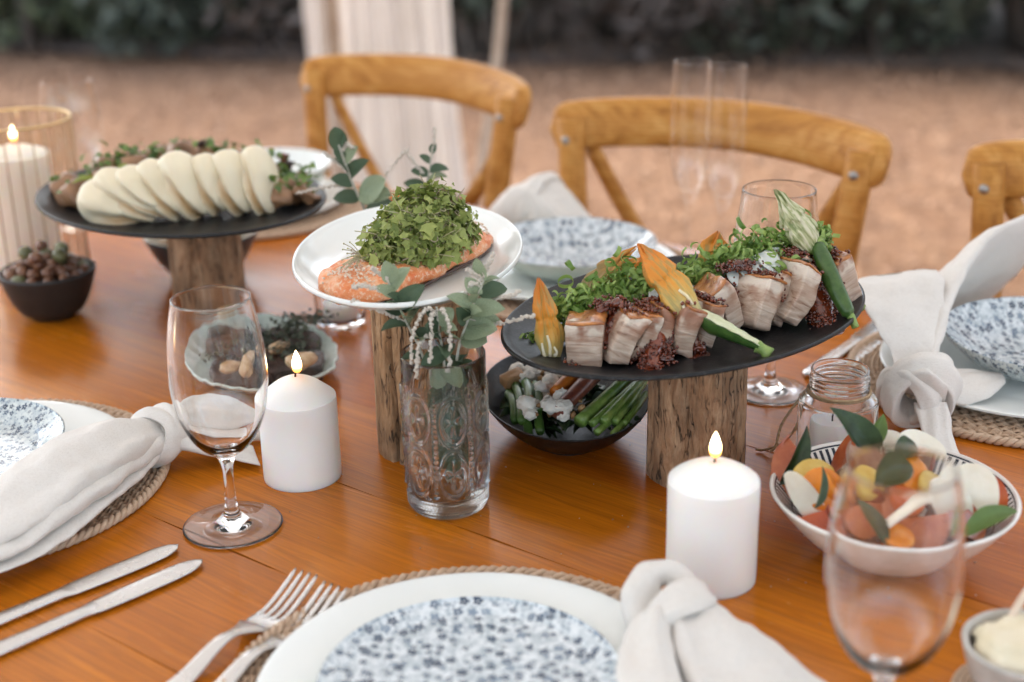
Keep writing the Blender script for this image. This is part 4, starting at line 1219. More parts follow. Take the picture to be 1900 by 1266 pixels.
def candle(label, x, y, r, h, tip, wick_tilt=0.0, group='lit white pillar candles', z0=0.0, name='pillar_candle', hollow=0):
    t = thing(name, label, 'candle', (x, y, T + z0), 0, group)
    P = catmull([(0, 0.0008), (r * 0.6, 0.0006), (r - 0.002, 0.0), (r, 0.0025), (r, h * 0.5), (r, h - 0.006), (r - 0.0012, h - 0.0015), (r - 0.005, h + 0.002), (r * 0.55, h + tip * 0.62), (r * 0.22, h + tip * 0.95), (0.003, h + tip), (0, h + tip - 0.001)], 70)
    P = np.maximum(P, 0); P[0, 0] = 0; P[-1, 0] = 0
    obj('wax_body', lathe(P, 72, wob=lambda a, r_, z: 1 + 0.004 * math.sin(3 * a + 40 * z) * (1 if z > h * 0.7 else 0.5)), 'wax', t)
    wk = obj('wick', tube([(0, 0, h + tip - 0.003), (0.0004, 0, h + tip + 0.003), (0.0012 + wick_tilt, 0, h + tip + 0.0075)], 0.0009, 6), 'wick', t)
    fl = []
    for q in np.linspace(0, 1, 16):
        rr = 0.0043 * (math.sin(math.pi * q ** 0.62) ** 0.85) if 0 < q < 1 else 0
        fl.append((rr, h + tip + 0.0025 + 0.0215 * q))
    g = lathe(fl, 20)
    g[0][:, 0] += wick_tilt * 1.2 + 0.0008
    obj('flame', g, 'flame', wk)
    return t

def tealight(label, x, y, z0, r=0.019, h=0.016):
    P = [(0, 0), (r - 0.0005, 0), (r, 0.001), (r, h - 0.0005), (r - 0.0006, h), (r - 0.0012, h - 0.002), (r * 0.5, h - 0.0028), (0, h - 0.003)]
    t = thing('tealight', label, 'tealight', (x, y, T + z0))
    obj('wax_body', lathe(P, 40), 'wax', t, autosmooth=50)
    obj('wick', tube([(0, 0, h - 0.0035), (0, 0, h + 0.001), (0.0006, 0, h + 0.004)], 0.0007, 6), 'wick', t)

def etched_tumbler():
    """pressed glass: six columns of two oval daisies, bead lines between, beaded foot"""
    n, m = 288, 140
    H, r0, r1 = 0.135, 0.0335, 0.0345
    V = []
    zs = np.linspace(0.0, H, m)
    for z in zs:
        base = r0 + (r1 - r0) * z / H
        if z < 0.006:
            base -= 0.0035 * (1 - z / 0.006) ** 2
        for j in range(n):
            a = 2 * math.pi * j / n
            e = 0.0
            sec = (a / (2 * math.pi) * 7) % 1.0
            s = (sec - 0.5) * 2 * math.pi * base / 7
            for zc, hh in ((0.0885, 0.0205), (0.0425, 0.0205)):
                aa = 0.0112
                dx, dz = s / aa, (z - zc) / hh
                d = math.hypot(dx, dz)
                if d < 1.25:
                    e += 0.0023 * math.exp(-((d - 1.0) / 0.085) ** 2)
                    e += 0.0009 * math.exp(-((d - 0.80) / 0.06) ** 2)
                    if d < 0.72:
                        ph = math.atan2(dz, dx)
                        e += 0.0021 * max(0, math.cos(4 * ph)) ** 0.8 * math.sin(math.pi * min(1, d / 0.72)) + 0.0009 * math.exp(-(d / 0.13) ** 2)
            if 0.020 < z < 0.112:
                edge = min(sec, 1 - sec) * 2 * math.pi * base / 7
                bz = ((z / 0.0046) % 1 - 0.5) * 0.0046
                dd = math.hypot(edge, bz)
                e += 0.0017 * max(0, 1 - (dd / 0.0022) ** 2)
            if 0.020 < z < 0.116:                             # fine beaded ground outside the ovals
                din = min(math.hypot(s / 0.0112, (z - zc_) / 0.0205) for zc_ in (0.0885, 0.0425))
                if din > 1.15:
                    q1 = ((a * base / 0.0030) % 1 - 0.5); q2 = ((z / 0.0030 + 0.5 * int(a * base / 0.0030)) % 1 - 0.5)
                    e += 0.0004 * max(0, 1 - 5 * (q1 * q1 + q2 * q2))
            for zc in (0.0655, 0.112, 0.0195):                # small fans between the ovals
                edge = min(sec, 1 - sec) * 2 * math.pi * base / 7
                q = math.hypot(edge / 0.007, (z - zc) / 0.008)
                if q < 1:
                    e += 0.0007 * (1 - q) * (0.5 + 0.5 * math.cos(math.atan2(z - zc, edge + 1e-9) * 9))
            if 0.006 < z < 0.0165:
                bz = (((z - 0.006) / 0.0026) % 1 - 0.5)
                ba = ((a * base / 0.0026 + 0.5 * int((z - 0.006) / 0.0026)) % 1 - 0.5)
                e += 0.0008 * max(0, 1 - 4 * (bz * bz + ba * ba))
            V.append(((base + e) * math.cos(a), (base + e) * math.sin(a), z))
    F = grid_faces(m, n)
    # lip and smooth inner wall, thick base
    inner = [(r1 - 0.0003, H + 0.0010), (r1 - 0.0016, H + 0.0012), (r1 - 0.0025, H), (r1 - 0.0028, H * 0.7), (r0 - 0.0028, H * 0.3), (r0 - 0.0035, 0.017), (r0 - 0.007, 0.0135), (r0 * 0.4, 0.0125)]
    k = len(V)
    for r_, z in inner:
        for j in range(n):
            a = 2 * math.pi * j / n
            V.append((r_ * math.cos(a), r_ * math.sin(a), z))
    F += [tuple(i + k - n for i in q) for q in grid_faces(len(inner) + 1, n)]
    V.append((0, 0, 0.0125)); V.append((0, 0, 0.0005))
    l = k + (len(inner) - 1) * n
    F += [(l + j, l + (j + 1) % n, len(V) - 2) for j in range(n)]
    F += [((j + 1) % n, j, len(V) - 1) for j in range(n)]
    return np.array(V), F

def build_glass():
    gp = mesh('wine_glass', lathe(glass_profile(), 96), 'glass')
    def wg(x, y, label, me=gp):
        return tag(obj('wine_glass', me, None, loc=(x, y, T + 0.0004)), label, 'wine glass', 'empty wine glasses')
    wg(-0.231, 1.035, 'empty wine glass in front of the left napkin knot, beside a lit candle')
    wg(0.2165, 0.716, 'blurred wine glass at the lower right in front of the tomato salad')
    gb = mesh('wine_glass', lathe(glass_profile(0.205, 0.037, 0.041, 0.0345, 0.066), 80), 'glass')
    gt = mesh('wine_glass', lathe(glass_profile(0.205, 0.037, 0.041, 0.0345, 0.066), 80), 'thin')
    wg(0.253, 1.292, 'empty wine glass behind the black oval platter, in front of the middle chair', gb)
    wg(-0.600, 1.94, 'out of focus wine glass at the far left behind the gold-rimmed hurricane glass', gt)
    fl = mesh('flute', lathe(glass_profile(0.255, 0.033, 0.0265, 0.0225, 0.085), 64), 'thin')
    tag(obj('champagne_flute', fl, None, loc=(0.222, 1.70, T + 0.0004)), 'tall blurred flute glass standing left of another, before the middle chair', 'flute glass', 'flute glasses before the middle chair')
    tag(obj('champagne_flute', fl, None, loc=(0.258, 1.665, T + 0.0004)), 'tall blurred flute glass standing right of another, before the middle chair', 'flute glass', 'flute glasses before the middle chair')
    # pillar candles
    candle('lit white pillar candle between the left wine glass and the grey-green plate', -0.186, 1.127, 0.0338, 0.0775, 0.0165, 0.0012)
    candle('lit white pillar candle in front of the right wooden stump', 0.146, 0.939, 0.0338, 0.0835, 0.0125, -0.0003)
    # hurricane with candle
    hx, hy = -0.607, 1.735
    t = thing('hurricane_glass', 'tall amber fluted glass cylinder with a gold rim round a candle at the left edge', 'candle holder', (hx, hy, T))
    n = 416
    def flute(a, r, z):
        return 1.0 - 0.030 * abs(math.cos(13 * a)) ** 6
    P = [(0, 0.0008), (0.064, 0.0008), (0.0675, 0.004), (0.068, 0.05), (0.068, 0.1), (0.068, 0.15), (0.068, 0.195)]
    obj('cylinder', lathe(P, n, wob=flute), 'amber', t)
    obj('gold_rim', torus(0.0672, 0.0015, 96, 10, (0, 0, 0.196)), 'gold', t)
    for j in range(26):
        a = 2 * math.pi * j / 26
        obj('rib', tube([(0.0682 * math.cos(a), 0.0682 * math.sin(a), z) for z in (0.004, 0.1, 0.194)], 0.00085, 6), 'rib', t)
    candle('lit white pillar candle inside the amber hurricane glass', hx - 0.004, hy, 0.041, 0.148, 0.012, 0.0, z0=0.0052)
    # tealight cup and its candle, jar and its candle
    P = catmull([(0, 0.001), (0.024, 0.0), (0.0275, 0.002), (0.029, 0.02), (0.0295, 0.048), (0.0287, 0.0488), (0.028, 0.048), (0.0272, 0.02), (0.025, 0.007), (0.02, 0.0055), (0, 0.0055)], 50)
    P = np.maximum(P, 0); P[0, 0] = 0; P[-1, 0] = 0
    tag(obj('tealight_cup', lathe(P, 64), 'glass', loc=(-0.193, 1.52, T + 0.0004)), 'small clear glass cup holding a tealight under the left side of the white oval platter', 'candle holder')
    tealight('white tealight inside the small glass cup left of the white platter', -0.193, 1.52, 0.0062, 0.0195, 0.019)
    # mason jar
    jx, jy = 0.279, 1.121
    t = thing('mason_jar', 'clear screw-neck glass jar with twine round its neck behind the tomato salad', 'jar', (jx, jy, T + 0.0004))
    out = [(0, 0.0015), (0.026, 0.001), (0.031, 0.0), (0.0335, 0.003), (0.034, 0.01), (0.034, 0.058), (0.0328, 0.065), (0.0285, 0.0705), (0.0255, 0.073), (0.0245, 0.0745)]
    for q in range(3):
        zz = 0.0765 + q * 0.0042
        out += [(0.0242, zz - 0.0012), (0.0256, zz), (0.0242, zz + 0.0014)]
    out += [(0.0243, 0.0895), (0.0247, 0.0915)]
    inn = [(0.0238, 0.0928), (0.0225, 0.0918), (0.0222, 0.088), (0.0222, 0.076), (0.024, 0.071), (0.030, 0.064), (0.0318, 0.058), (0.0318, 0.012), (0.030, 0.006), (0.024, 0.0048), (0, 0.0048)]
    P = np.array(out + inn)
    P = np.maximum(catmull(P, 130), 0); P[0, 0] = 0; P[-1, 0] = 0
    obj('glass_body', lathe(P, 80), 'glass', t)
    gs = [torus(0.0262, 0.0011, 64, 8, (0, 0, 0.0733)), torus(0.0263, 0.0010, 64, 8, (0, 0, 0.0712))]
    def tw(P, r=0.0014):
        P = catmull(P, 50)
        s = []
        for q in (0, math.pi):
            w_ = np.linspace(0, 60, 50)
            s.append(tube(P + np.stack([np.cos(w_ + q), np.sin(w_ + q), np.cos(w_ + q + 1)], 1) * 0.0005, r * 0.75, 6))
        return join(*s)
    gs.append(tw([(-0.024, 0.010, 0.0722), (-0.034, 0.006, 0.060), (-0.046, 0.006, 0.040), (-0.051, 0.004, 0.020), (-0.0535, 0.012, 0.010)]))
    gs.append(tw([(-0.024, 0.009, 0.0726), (-0.029, 0.002, 0.062), (-0.034, 0.006, 0.036), (-0.043, 0.02, 0.014), (-0.056, 0.032, 0.0025), (-0.062, 0.034, 0.0022)]))
    obj('twine', join(*gs), 'twine', t)
    candle_t = thing('tealight', 'white candle stub standing inside the screw-neck jar', 'candle', (jx - 0.004, jy, T + 0.0056))
    obj('wax_body', lathe([(0, 0), (0.0185, 0), (0.019, 0.001), (0.0188, 0.040), (0.0178, 0.0415), (0.012, 0.0395), (0, 0.0392)], 40), 'wax', candle_t, autosmooth=50)
    obj('wick', tube([(0, 0, 0.039), (0, 0, 0.045), (0.001, 0, 0.049)], 0.0008, 6), 'wick', candle_t)
    # tumblers
    et = mesh('etched_tumbler', etched_tumbler(), 'pressed')
    tag(obj('etched_tumbler', et, None, loc=(-0.056, 1.067, T + 0.0004)), 'pressed glass tumbler with oval daisy relief at the front, holding grey-green sprigs', 'vase', 'pressed glass tumblers')
    tag(obj('etched_tumbler', et, None, loc=(-0.117, 1.452, T + 0.0004)), 'pressed glass tumbler mostly hidden behind the white oval platter and its stump', 'vase', 'pressed glass tumblers')
build_glass()
# ------------------------------------------------------------------ stumps and platters
STUMPS = {}
def stump(label, x, y, r, h, seed, mat, split=False):
    n, m = 150, 60
    rnd = random.Random(seed)
    cr = [(rnd.uniform(0, 6.28), rnd.uniform(0.012, 0.04), rnd.uniform(0.02, 0.07), rnd.uniform(0, 6), rnd.uniform(0.3, 1.0)) for _ in range(22)]
    V = []
    for i in range(m):
        z = h * i / (m - 1)
        for j in range(n):
            a = 2 * math.pi * j / n
            p = Vector((math.cos(a) * 2.2 + seed, math.sin(a) * 2.2, z * 5))
            k = 1 + 0.05 * noise.noise(p * 0.7) + 0.022 * noise.noise(Vector((a * 9, seed, z * 12))) + 0.012 * noise.noise(Vector((math.cos(a) * 14, math.sin(a) * 14 + seed, z * 20)))
            for ca, wd, dp, ph, zc in cr:
                d = (a - ca - 0.12 * math.sin(z * 30 + ph) + math.pi) % (2 * math.pi) - math.pi
                on = max(0, 1 - abs(z / h - zc) * 1.1)
                k -= dp * on * math.exp(-(d / wd) ** 2)
            if split:
                d = (a - 4.15 + math.pi) % (2 * math.pi) - math.pi
                k -= 0.16 * math.exp(-((d - 0.05 * math.sin(z * 40)) / 0.05) ** 2)
            e = min(1, (h - z) / 0.003 * 0.5 + 0.5, z / 0.004 * 0.5 + 0.55) if (z > h - 0.003 or z < 0.004) else 1
            rr = r * k * (0.985 + 0.015 * e)
            zz = z if 0 < i < m - 1 else z
            V.append((rr * math.cos(a), rr * math.sin(a), zz + (0.004 * noise.noise(Vector((a * 2, seed, 1))) * (1 - z / h) if i == 0 else 0) * 0))
    F = grid_faces(m, n)
    F.append(tuple(range(n))[::-1]); F.append(tuple(range((m - 1) * n, m * n)))
    o = obj('wooden_stump', (V, F), mat, loc=(x, y, T), autosmooth=50)
    tag(o, label, 'stump', 'rough wooden stumps used as stands')

stump('rough wooden stump under the left platter of pale folded buns', -0.353, 1.578, 0.0415, 0.128, 1, 'drift')
stump('pale split driftwood stump under the white oval platter', -0.083, 1.182, 0.0415, 0.158, 2, 'drift_pale', True)
stump('thick brown wooden stump under the right platter of sliced meat, behind a candle', 0.157, 1.118, 0.0415, 0.117, 3, 'drift')

def platter(name, label, cat, x, y, z, ang, a, b, depth, lip, mat, group=None, foot=0.45):
    P = [(0, 0.0), (foot, 0.0), (foot + 0.02, -0.0003), (foot + 0.04, 0.001), (0.75, depth * 0.30), (0.92, depth * 0.70), (0.985, depth * 0.93), (1.0, depth), (0.994, depth + lip), (0.975, depth + lip * 0.8), (0.93, depth * 0.78 + lip), (0.82, depth * 0.42 + lip), (0.70, depth * 0.22 + lip), (0.5, depth * 0.16 + lip * 1.0), (0, depth * 0.15 + lip)]
    P = catmull(P, 80)
    P[0, 0] = 0; P[-1, 0] = 0
    P[:, 0] = np.maximum(P[:, 0], 0)
    g = lathe([(p[0], p[1]) for p in P], 128, a, b)
    o = obj(name, g, mat, loc=(x, y, T + z), rot=(0, 0, R(ang)))
    return tag(o, label, cat, group)

platter('oval_platter', 'large black oval platter of sliced pork on the right stump', 'platter', 0.153, 1.16, 0.1178, 42, 0.185, 0.129, 0.0165, 0.003, 'black', 'black oval platters', 0.42)
platter('oval_platter', 'black oval platter of pale folded buns on the left stump', 'platter', -0.367, 1.545, 0.1288, -46, 0.187, 0.146, 0.0165, 0.003, 'black', 'black oval platters', 0.42)
platter('oval_platter', 'white oval platter with a fish fillet under herbs', 'platter', -0.089, 1.203, 0.1588, 86.2, 0.152, 0.1, 0.022, 0.003, 'white', None, 0.42)

# bowls and small plates of food
def bowl(name, label, x, y, z, rim, h, foot, matA, matB, wall=0.004, ex=1, ey=1, ang=0, cat='bowl', wob=None, curve=0.75):
    out = [(0, 0.001), (foot - 0.003, 0.0008), (foot, 0.0), (foot + 0.002, 0.003)]
    for q in np.linspace(0.15, 1, 8):
        out.append((foot + (rim - foot) * q ** curve, h * (0.06 + 0.94 * q ** 1.35)))
    o_ = catmull(out, 30)
    inn = [(rim, h), (rim - wall * 0.5, h + wall * 0.35), (rim - wall, h - 0.0005)]
    for q in np.linspace(0.88, 0.12, 7):
        inn.append((foot * 0.7 + (rim - wall - foot * 0.7) * q ** curve, wall + (h - wall) * (0.02 + 0.98 * q ** 1.4)))
    inn += [(foot * 0.35, wall + 0.001), (0, wall + 0.001)]
    i_ = catmull(inn, 40)
    P = np.maximum(np.vstack([o_, i_[1:]]), 0)
    P[0, 0] = 0; P[-1, 0] = 0
    g, mi = bowl_mesh(P, 30, matA, matB, 96, ex, ey, wob)
    o = obj(name, g, [matA, matB], loc=(x, y, T + z), rot=(0, 0, ang), mi=mi)
    return tag(o, label, cat)

bowl('serving_bowl', 'small dark bowl full of olives at the left edge', -0.533, 1.563, 0.0004, 0.0545, 0.056, 0.024, 'dark', 'dark', 0.0045, curve=0.6)
bowl('serving_bowl', 'dark slate bowl with a cream rim behind the left stump', -0.383, 1.70, 0.0004, 0.071, 0.058, 0.028, 'slate', 'cream', 0.005, curve=0.7)
def oval_bowl():
    a, b, h = 0.077, 0.112, 0.043
    P = [(0, 0.0006), (0.40, 0.0006), (0.43, 0.0), (0.46, 0.003), (0.66, 0.013), (0.84, 0.026), (0.95, 0.037), (1.0, h), (0.988, h + 0.0012), (0.972, h - 0.001), (0.92, 0.036), (0.81, 0.027), (0.63, 0.0165), (0.42, 0.0085), (0, 0.006)]
    P = catmull(P, 70); P = np.maximum(P, 0); P[0, 0] = 0; P[-1, 0] = 0
    o = obj('serving_bowl', lathe([tuple(p) for p in P], 110, a, b), 'black', loc=(0.048, 1.203, T + 0.0004), rot=(0, 0, R(4)))
    tag(o, 'shallow black bowl of greens and crumbled cheese under the right platter', 'bowl')
oval_bowl()
bowl('salad_bowl', 'cream bowl with dark dashes inside its rim, full of tomato salad', 0.287, 0.967, 0.0004, 0.0925, 0.054, 0.034, 'whitebowl', 'striped', 0.004, curve=0.8)
bowl('butter_dish', 'small stone-coloured dish of whipped butter at the lower right corner', 0.322, 0.768, 0.011, 0.041, 0.036, 0.024, 'stone_glaze', 'stone_glaze', 0.004, curve=0.6)
def leafplate():
    def wob(t, r, z):
        return 1 + (0.022 * math.sin(3 * t + 0.6) + 0.010 * math.sin(8 * t + 2) + 0.008 * math.sin(19 * t) + 0.006 * math.sin(31 * t + 1)) * min(1, r) ** 2
    P = [(0, 0.0004), (0.5, 0.0004), (0.53, 0.0), (0.57, 0.002), (0.8, 0.009), (0.97, 0.019), (1.0, 0.0215), (0.985, 0.0235), (0.95, 0.0215), (0.8, 0.013), (0.6, 0.0072), (0.4, 0.005), (0, 0.0045)]
    P = catmull(P, 60); P = np.maximum(P, 0); P[0, 0] = 0; P[-1, 0] = 0
    g = lathe([tuple(p) for p in P], 150, 0.112, 0.080, wob)
    v = g[0].copy()
    t = np.arctan2(v[:, 1], v[:, 0]); rr = np.hypot(v[:, 0] / 0.112, v[:, 1] / 0.08)
    v[:, 2] += np.where(rr > 0.6, (rr - 0.6) * (0.005 * np.sin(2 * t + 1) + 0.003 * np.sin(7 * t) + 0.002 * np.sin(27 * t)), 0)
    v[:, 2] = np.maximum(v[:, 2], 0)
    o = obj('leaf_plate', (v, g[1]), 'green_glaze', loc=(-0.262, 1.375, T + 0.0004), rot=(0, 0, R(-68)))
    tag(o, 'grey-green wavy-edged plate of charred meat behind the left wine glass', 'plate')
leafplate()

# ------------------------------------------------------------------ buns on the left platter
def bun_mesh():
    v, f = ico(4)
    V = []
    for p in v:
        x, y, z = p
        k = 1.0
        edge = math.exp(-((z + 0.10 * math.sin(x * 2.5)) / 0.15) ** 2)
        if x < 0.62:                                     # the open side of the fold
            k -= 0.24 * edge * min(1, (0.62 - x) / 0.5)
        X = x * 0.038 * k
        Y = y * 0.029 * k * (1 + 0.12 * x)
        Z = math.copysign(abs(z) ** 0.8, z) * 0.0195 * (1 + 0.12 * x) * (1 + 0.07 * math.sin(p[0] * 4))
        V.append((X, Y, Z))
    V = np.array(V)
    V += np.stack([nz(V, 45, 1), nz(V, 45, 2), nz(V, 45, 3)], 1) * 0.0024 + np.stack([nz(V, 110, 4), nz(V, 110, 5), nz(V, 110, 6)], 1) * 0.0006
    return mesh('folded_bun', (V, f), 'bun')

def build_buns():
    me = bun_mesh()
    names = ['first pale folded bun, lying low at the left end of the row', 'second pale folded bun from the left, leaning over the low one', 'third pale folded bun from the left end of the row', 'fourth pale folded bun from the left, near the middle of the row',
             'fifth pale folded bun from the left, near the middle of the row', 'sixth pale folded bun from the left end of the row', 'seventh pale folded bun, next to the right end of the row', 'last pale folded bun at the right end of the row']
    spots = [(-0.427, 1.490, 0.152, 72), (-0.411, 1.489, 0.161, 57), (-0.393, 1.492, 0.164, 46), (-0.374, 1.494, 0.165, 36), (-0.350, 1.500, 0.167, 28), (-0.325, 1.505, 0.167, 21), (-0.299, 1.510, 0.167, 16), (-0.272, 1.515, 0.167, 11)]
    for i, (x, y, z, lean) in enumerate(spots):
        a = R(lean)
        xa = np.array([-math.sin(a), 0.62 * math.cos(a), math.cos(a)])
        za = np.array([0.90, -0.36 + 0.03 * math.sin(i * 1.7), 0.26])
        za = za - xa * (za @ xa) / (xa @ xa)
        xa /= np.linalg.norm(xa); za /= np.linalg.norm(za)
        ya = np.cross(za, xa)
        o = obj('folded_bun', me, None)
        o.matrix_world = Matrix((xa, ya, za)).transposed().to_4x4() @ Matrix.Diagonal((1 + 0.09 * math.sin(i * 2.1), 1 + 0.10 * math.sin(i * 3.3 + 1), 1 + 0.16 * math.sin(i * 1.3 + 2), 1))
        o.location = (x, y, T + z)
        tag(o, names[i], 'bun', 'pale folded buns in a row')
    # mushrooms: folded caps
    rnd = random.Random(4)
    mm = []
    for s in range(4):
        v, f = ico(3)
        v = v.copy()
        k = 1 + 0.35 * nz(v, 1.6, s * 3 + 1) + 0.12 * nz(v, 4, s)
        v = v * k[:, None]
        v[:, 2] = v[:, 2] * 0.55 + 0.35 * np.sin(v[:, 0] * 2.6 + s) * 0.6
        mm.append(mesh('mushroom', (v * 0.0155, f), 'mushroom'))
    spots = [(-0.492, 1.552, 0.152, 1.0), (-0.478, 1.538, 0.152, 1.05), (-0.505, 1.578, 0.152, 0.9), (-0.462, 1.56, 0.158, 1.0), (-0.468, 1.60, 0.158, 1.1), (-0.44, 1.622, 0.160, 1.25), (-0.425, 1.60, 0.166, 1.1), (-0.41, 1.645, 0.160, 1.2), (-0.375, 1.63, 0.168, 1.25), (-0.345, 1.632, 0.164, 1.2), (-0.31, 1.62, 0.162, 1.1), (-0.28, 1.60, 0.160, 1.0), (-0.243, 1.56, 0.152, 1.0), (-0.238, 1.535, 0.150, 1.15), (-0.25, 1.515, 0.148, 1.1), (-0.222, 1.51, 0.152, 0.8)]
    lab = ['glossy brown mushroom at the left end of the bun platter', 'glossy brown mushroom heaped behind the row of pale buns', 'glossy brown mushroom at the right end of the bun platter']
    grp = ['mushrooms left of the buns', 'mushrooms behind the buns', 'mushrooms right of the buns']
    for i, (x, y, z, s) in enumerate(spots):
        o = obj('mushroom', mm[i % 4], None, loc=(x, y, T + z), rot=(rnd.uniform(-0.5, 0.5), rnd.uniform(-0.5, 0.5), rnd.uniform(0, 6)))
        s *= 1.22
        o.scale = (s, s, s)
        w_ = 0 if i < 5 else (1 if i < 12 else 2)
        tag(o, lab[w_], 'mushroom', grp[w_])
    # small round green leaves and dark flower bits
    gs, gd = [], []
    for i in range(250):
        q = rnd.choice(spots[3:] if rnd.random() < 0.85 else spots)
        r_ = rnd.uniform(0.004, 0.008)
        L = leaf_shape(r_ * 1.6, r_ * 1.3, 4, 0.2, 0.3)
        gs.append(xf(L, (q[0] + rnd.gauss(0, 0.013), q[1] + rnd.gauss(0, 0.012), T + q[2] + rnd.uniform(0.004, 0.022)), (rnd.uniform(-0.9, 0.9), rnd.uniform(-0.9, 0.9), rnd.uniform(0, 6.28))))
    tag(obj('herb_leaves', join(*gs), 'herb'), 'small green herb leaves scattered over the mushrooms around the pale buns', kind='stuff')
    for i, (x, y, z) in enumerate([(-0.437, 1.628, 0.176), (-0.379, 1.64, 0.180), (-0.358, 1.638, 0.180), (-0.258, 1.598, 0.172), (-0.25, 1.585, 0.166), (-0.462, 1.606, 0.170)]):
        fl = join(blob(2, (0.004, 0.004, 0.005), 0.4, 2, i), *[xf(leaf_shape(0.011, 0.008, 4, 0.3, 0.3), (0, 0, -0.002), (0, -0.9 + 0.3 * (q_ % 2), a_)) for q_, a_ in enumerate(np.linspace(0, 6.28, 9)[:-1])])
        o = obj('dark_petal_head', fl, 'salmon_skin' if i != 3 else 'carrot_purple', loc=(x, y, T + z))
        tag(o, 'tiny dark flower head on top of the mushrooms behind the buns', 'flower', 'dark flower heads on the bun platter')
    for i, (x, y, z) in enumerate([(-0.452, 1.525, 0.168), (-0.448, 1.512, 0.163), (-0.437, 1.545, 0.178)]):
        o = obj('green_leaf', leaf_shape(0.026, 0.019, 6, 0.3, 0.5), 'cress', loc=(x, y, T + z), rot=(0.2, -0.3 + 0.3 * i, 3.6 + i * 1.1))
        tag(o, 'larger round green leaf beside the leftmost pale buns', 'leaf', 'larger green leaves on the bun platter')
build_buns()

# ------------------------------------------------------------------ olives
def build_olives():
    rnd = random.Random(12)
    v, f = blob(3, (0.0085, 0.0072, 0.0072), 0.05, 1.5, 3)
    mb = mesh('olive', (v, f), 'olive_brown')
    mg = mesh('olive', (v * 1.15, f), 'olive_green')
    pts = []
    for ring, (rad, n, z) in enumerate([(0.042, 15, 0.054), (0.029, 11, 0.060), (0.016, 7, 0.067), (0.0, 1, 0.070), (0.021, 5, 0.077)]):
        for i in range(n):
            a = 2 * math.pi * i / max(1, n) + ring * 0.5
            pts.append((rad * math.cos(a) + rnd.uniform(-1, 1) * 0.0015, rad * math.sin(a) + rnd.uniform(-1, 1) * 0.0015, z + rnd.uniform(-0.002, 0.002)))
    for i, p in enumerate(pts):
        green = rnd.random() < 0.33
        o = obj('olive', mg if green else mb, None, loc=(-0.533 + p[0], 1.563 + p[1], T + p[2]), rot=(rnd.uniform(-0.6, 0.6), rnd.uniform(-0.6, 0.6), rnd.uniform(0, 6.28)))
        tag(o, 'larger dull green olive in the small dark bowl' if green else 'shiny reddish brown olive in the small dark bowl', 'olive', 'green olives in the bowl' if green else 'brown olives in the bowl')
    # base of olives under the visible layer
    for ring, (rad, n, z) in enumerate([(0.033, 10, 0.044), (0.016, 6, 0.048)]):
        for i in range(n):
            a = 2 * math.pi * i / n
            o = obj('olive', mb, None, loc=(-0.533 + rad * math.cos(a), 1.563 + rad * math.sin(a), T + z), rot=(0, 0.3, i))
            tag(o, 'shiny reddish brown olive in the small dark bowl', 'olive', 'brown olives in the bowl')
    # something golden and dark in the slate bowl
    for i in range(14):
        a = i * 2.4
        r_ = 0.045 * math.sqrt((i + 0.5) / 14)
        o = obj('pickle', blob(2, (0.014, 0.010, 0.008), 0.25, 1.6, i), 'garlic' if i % 3 == 0 else ('bean' if i % 3 == 1 else 'mushroom'), loc=(-0.383 + r_ * math.cos(a), 1.70 + r_ * math.sin(a), T + 0.048), rot=(0.3, 0.2, i))
        tag(o, ['golden pickled piece in the cream-rimmed dark bowl', 'dark green pickled piece in the cream-rimmed dark bowl', 'brown pickled piece in the cream-rimmed dark bowl'][0 if i % 3 == 0 else (1 if i % 3 == 1 else 2)], 'pickle', ['golden pickles', 'green pickles', 'brown pickles'][0 if i % 3 == 0 else (1 if i % 3 == 1 else 2)])
build_olives()

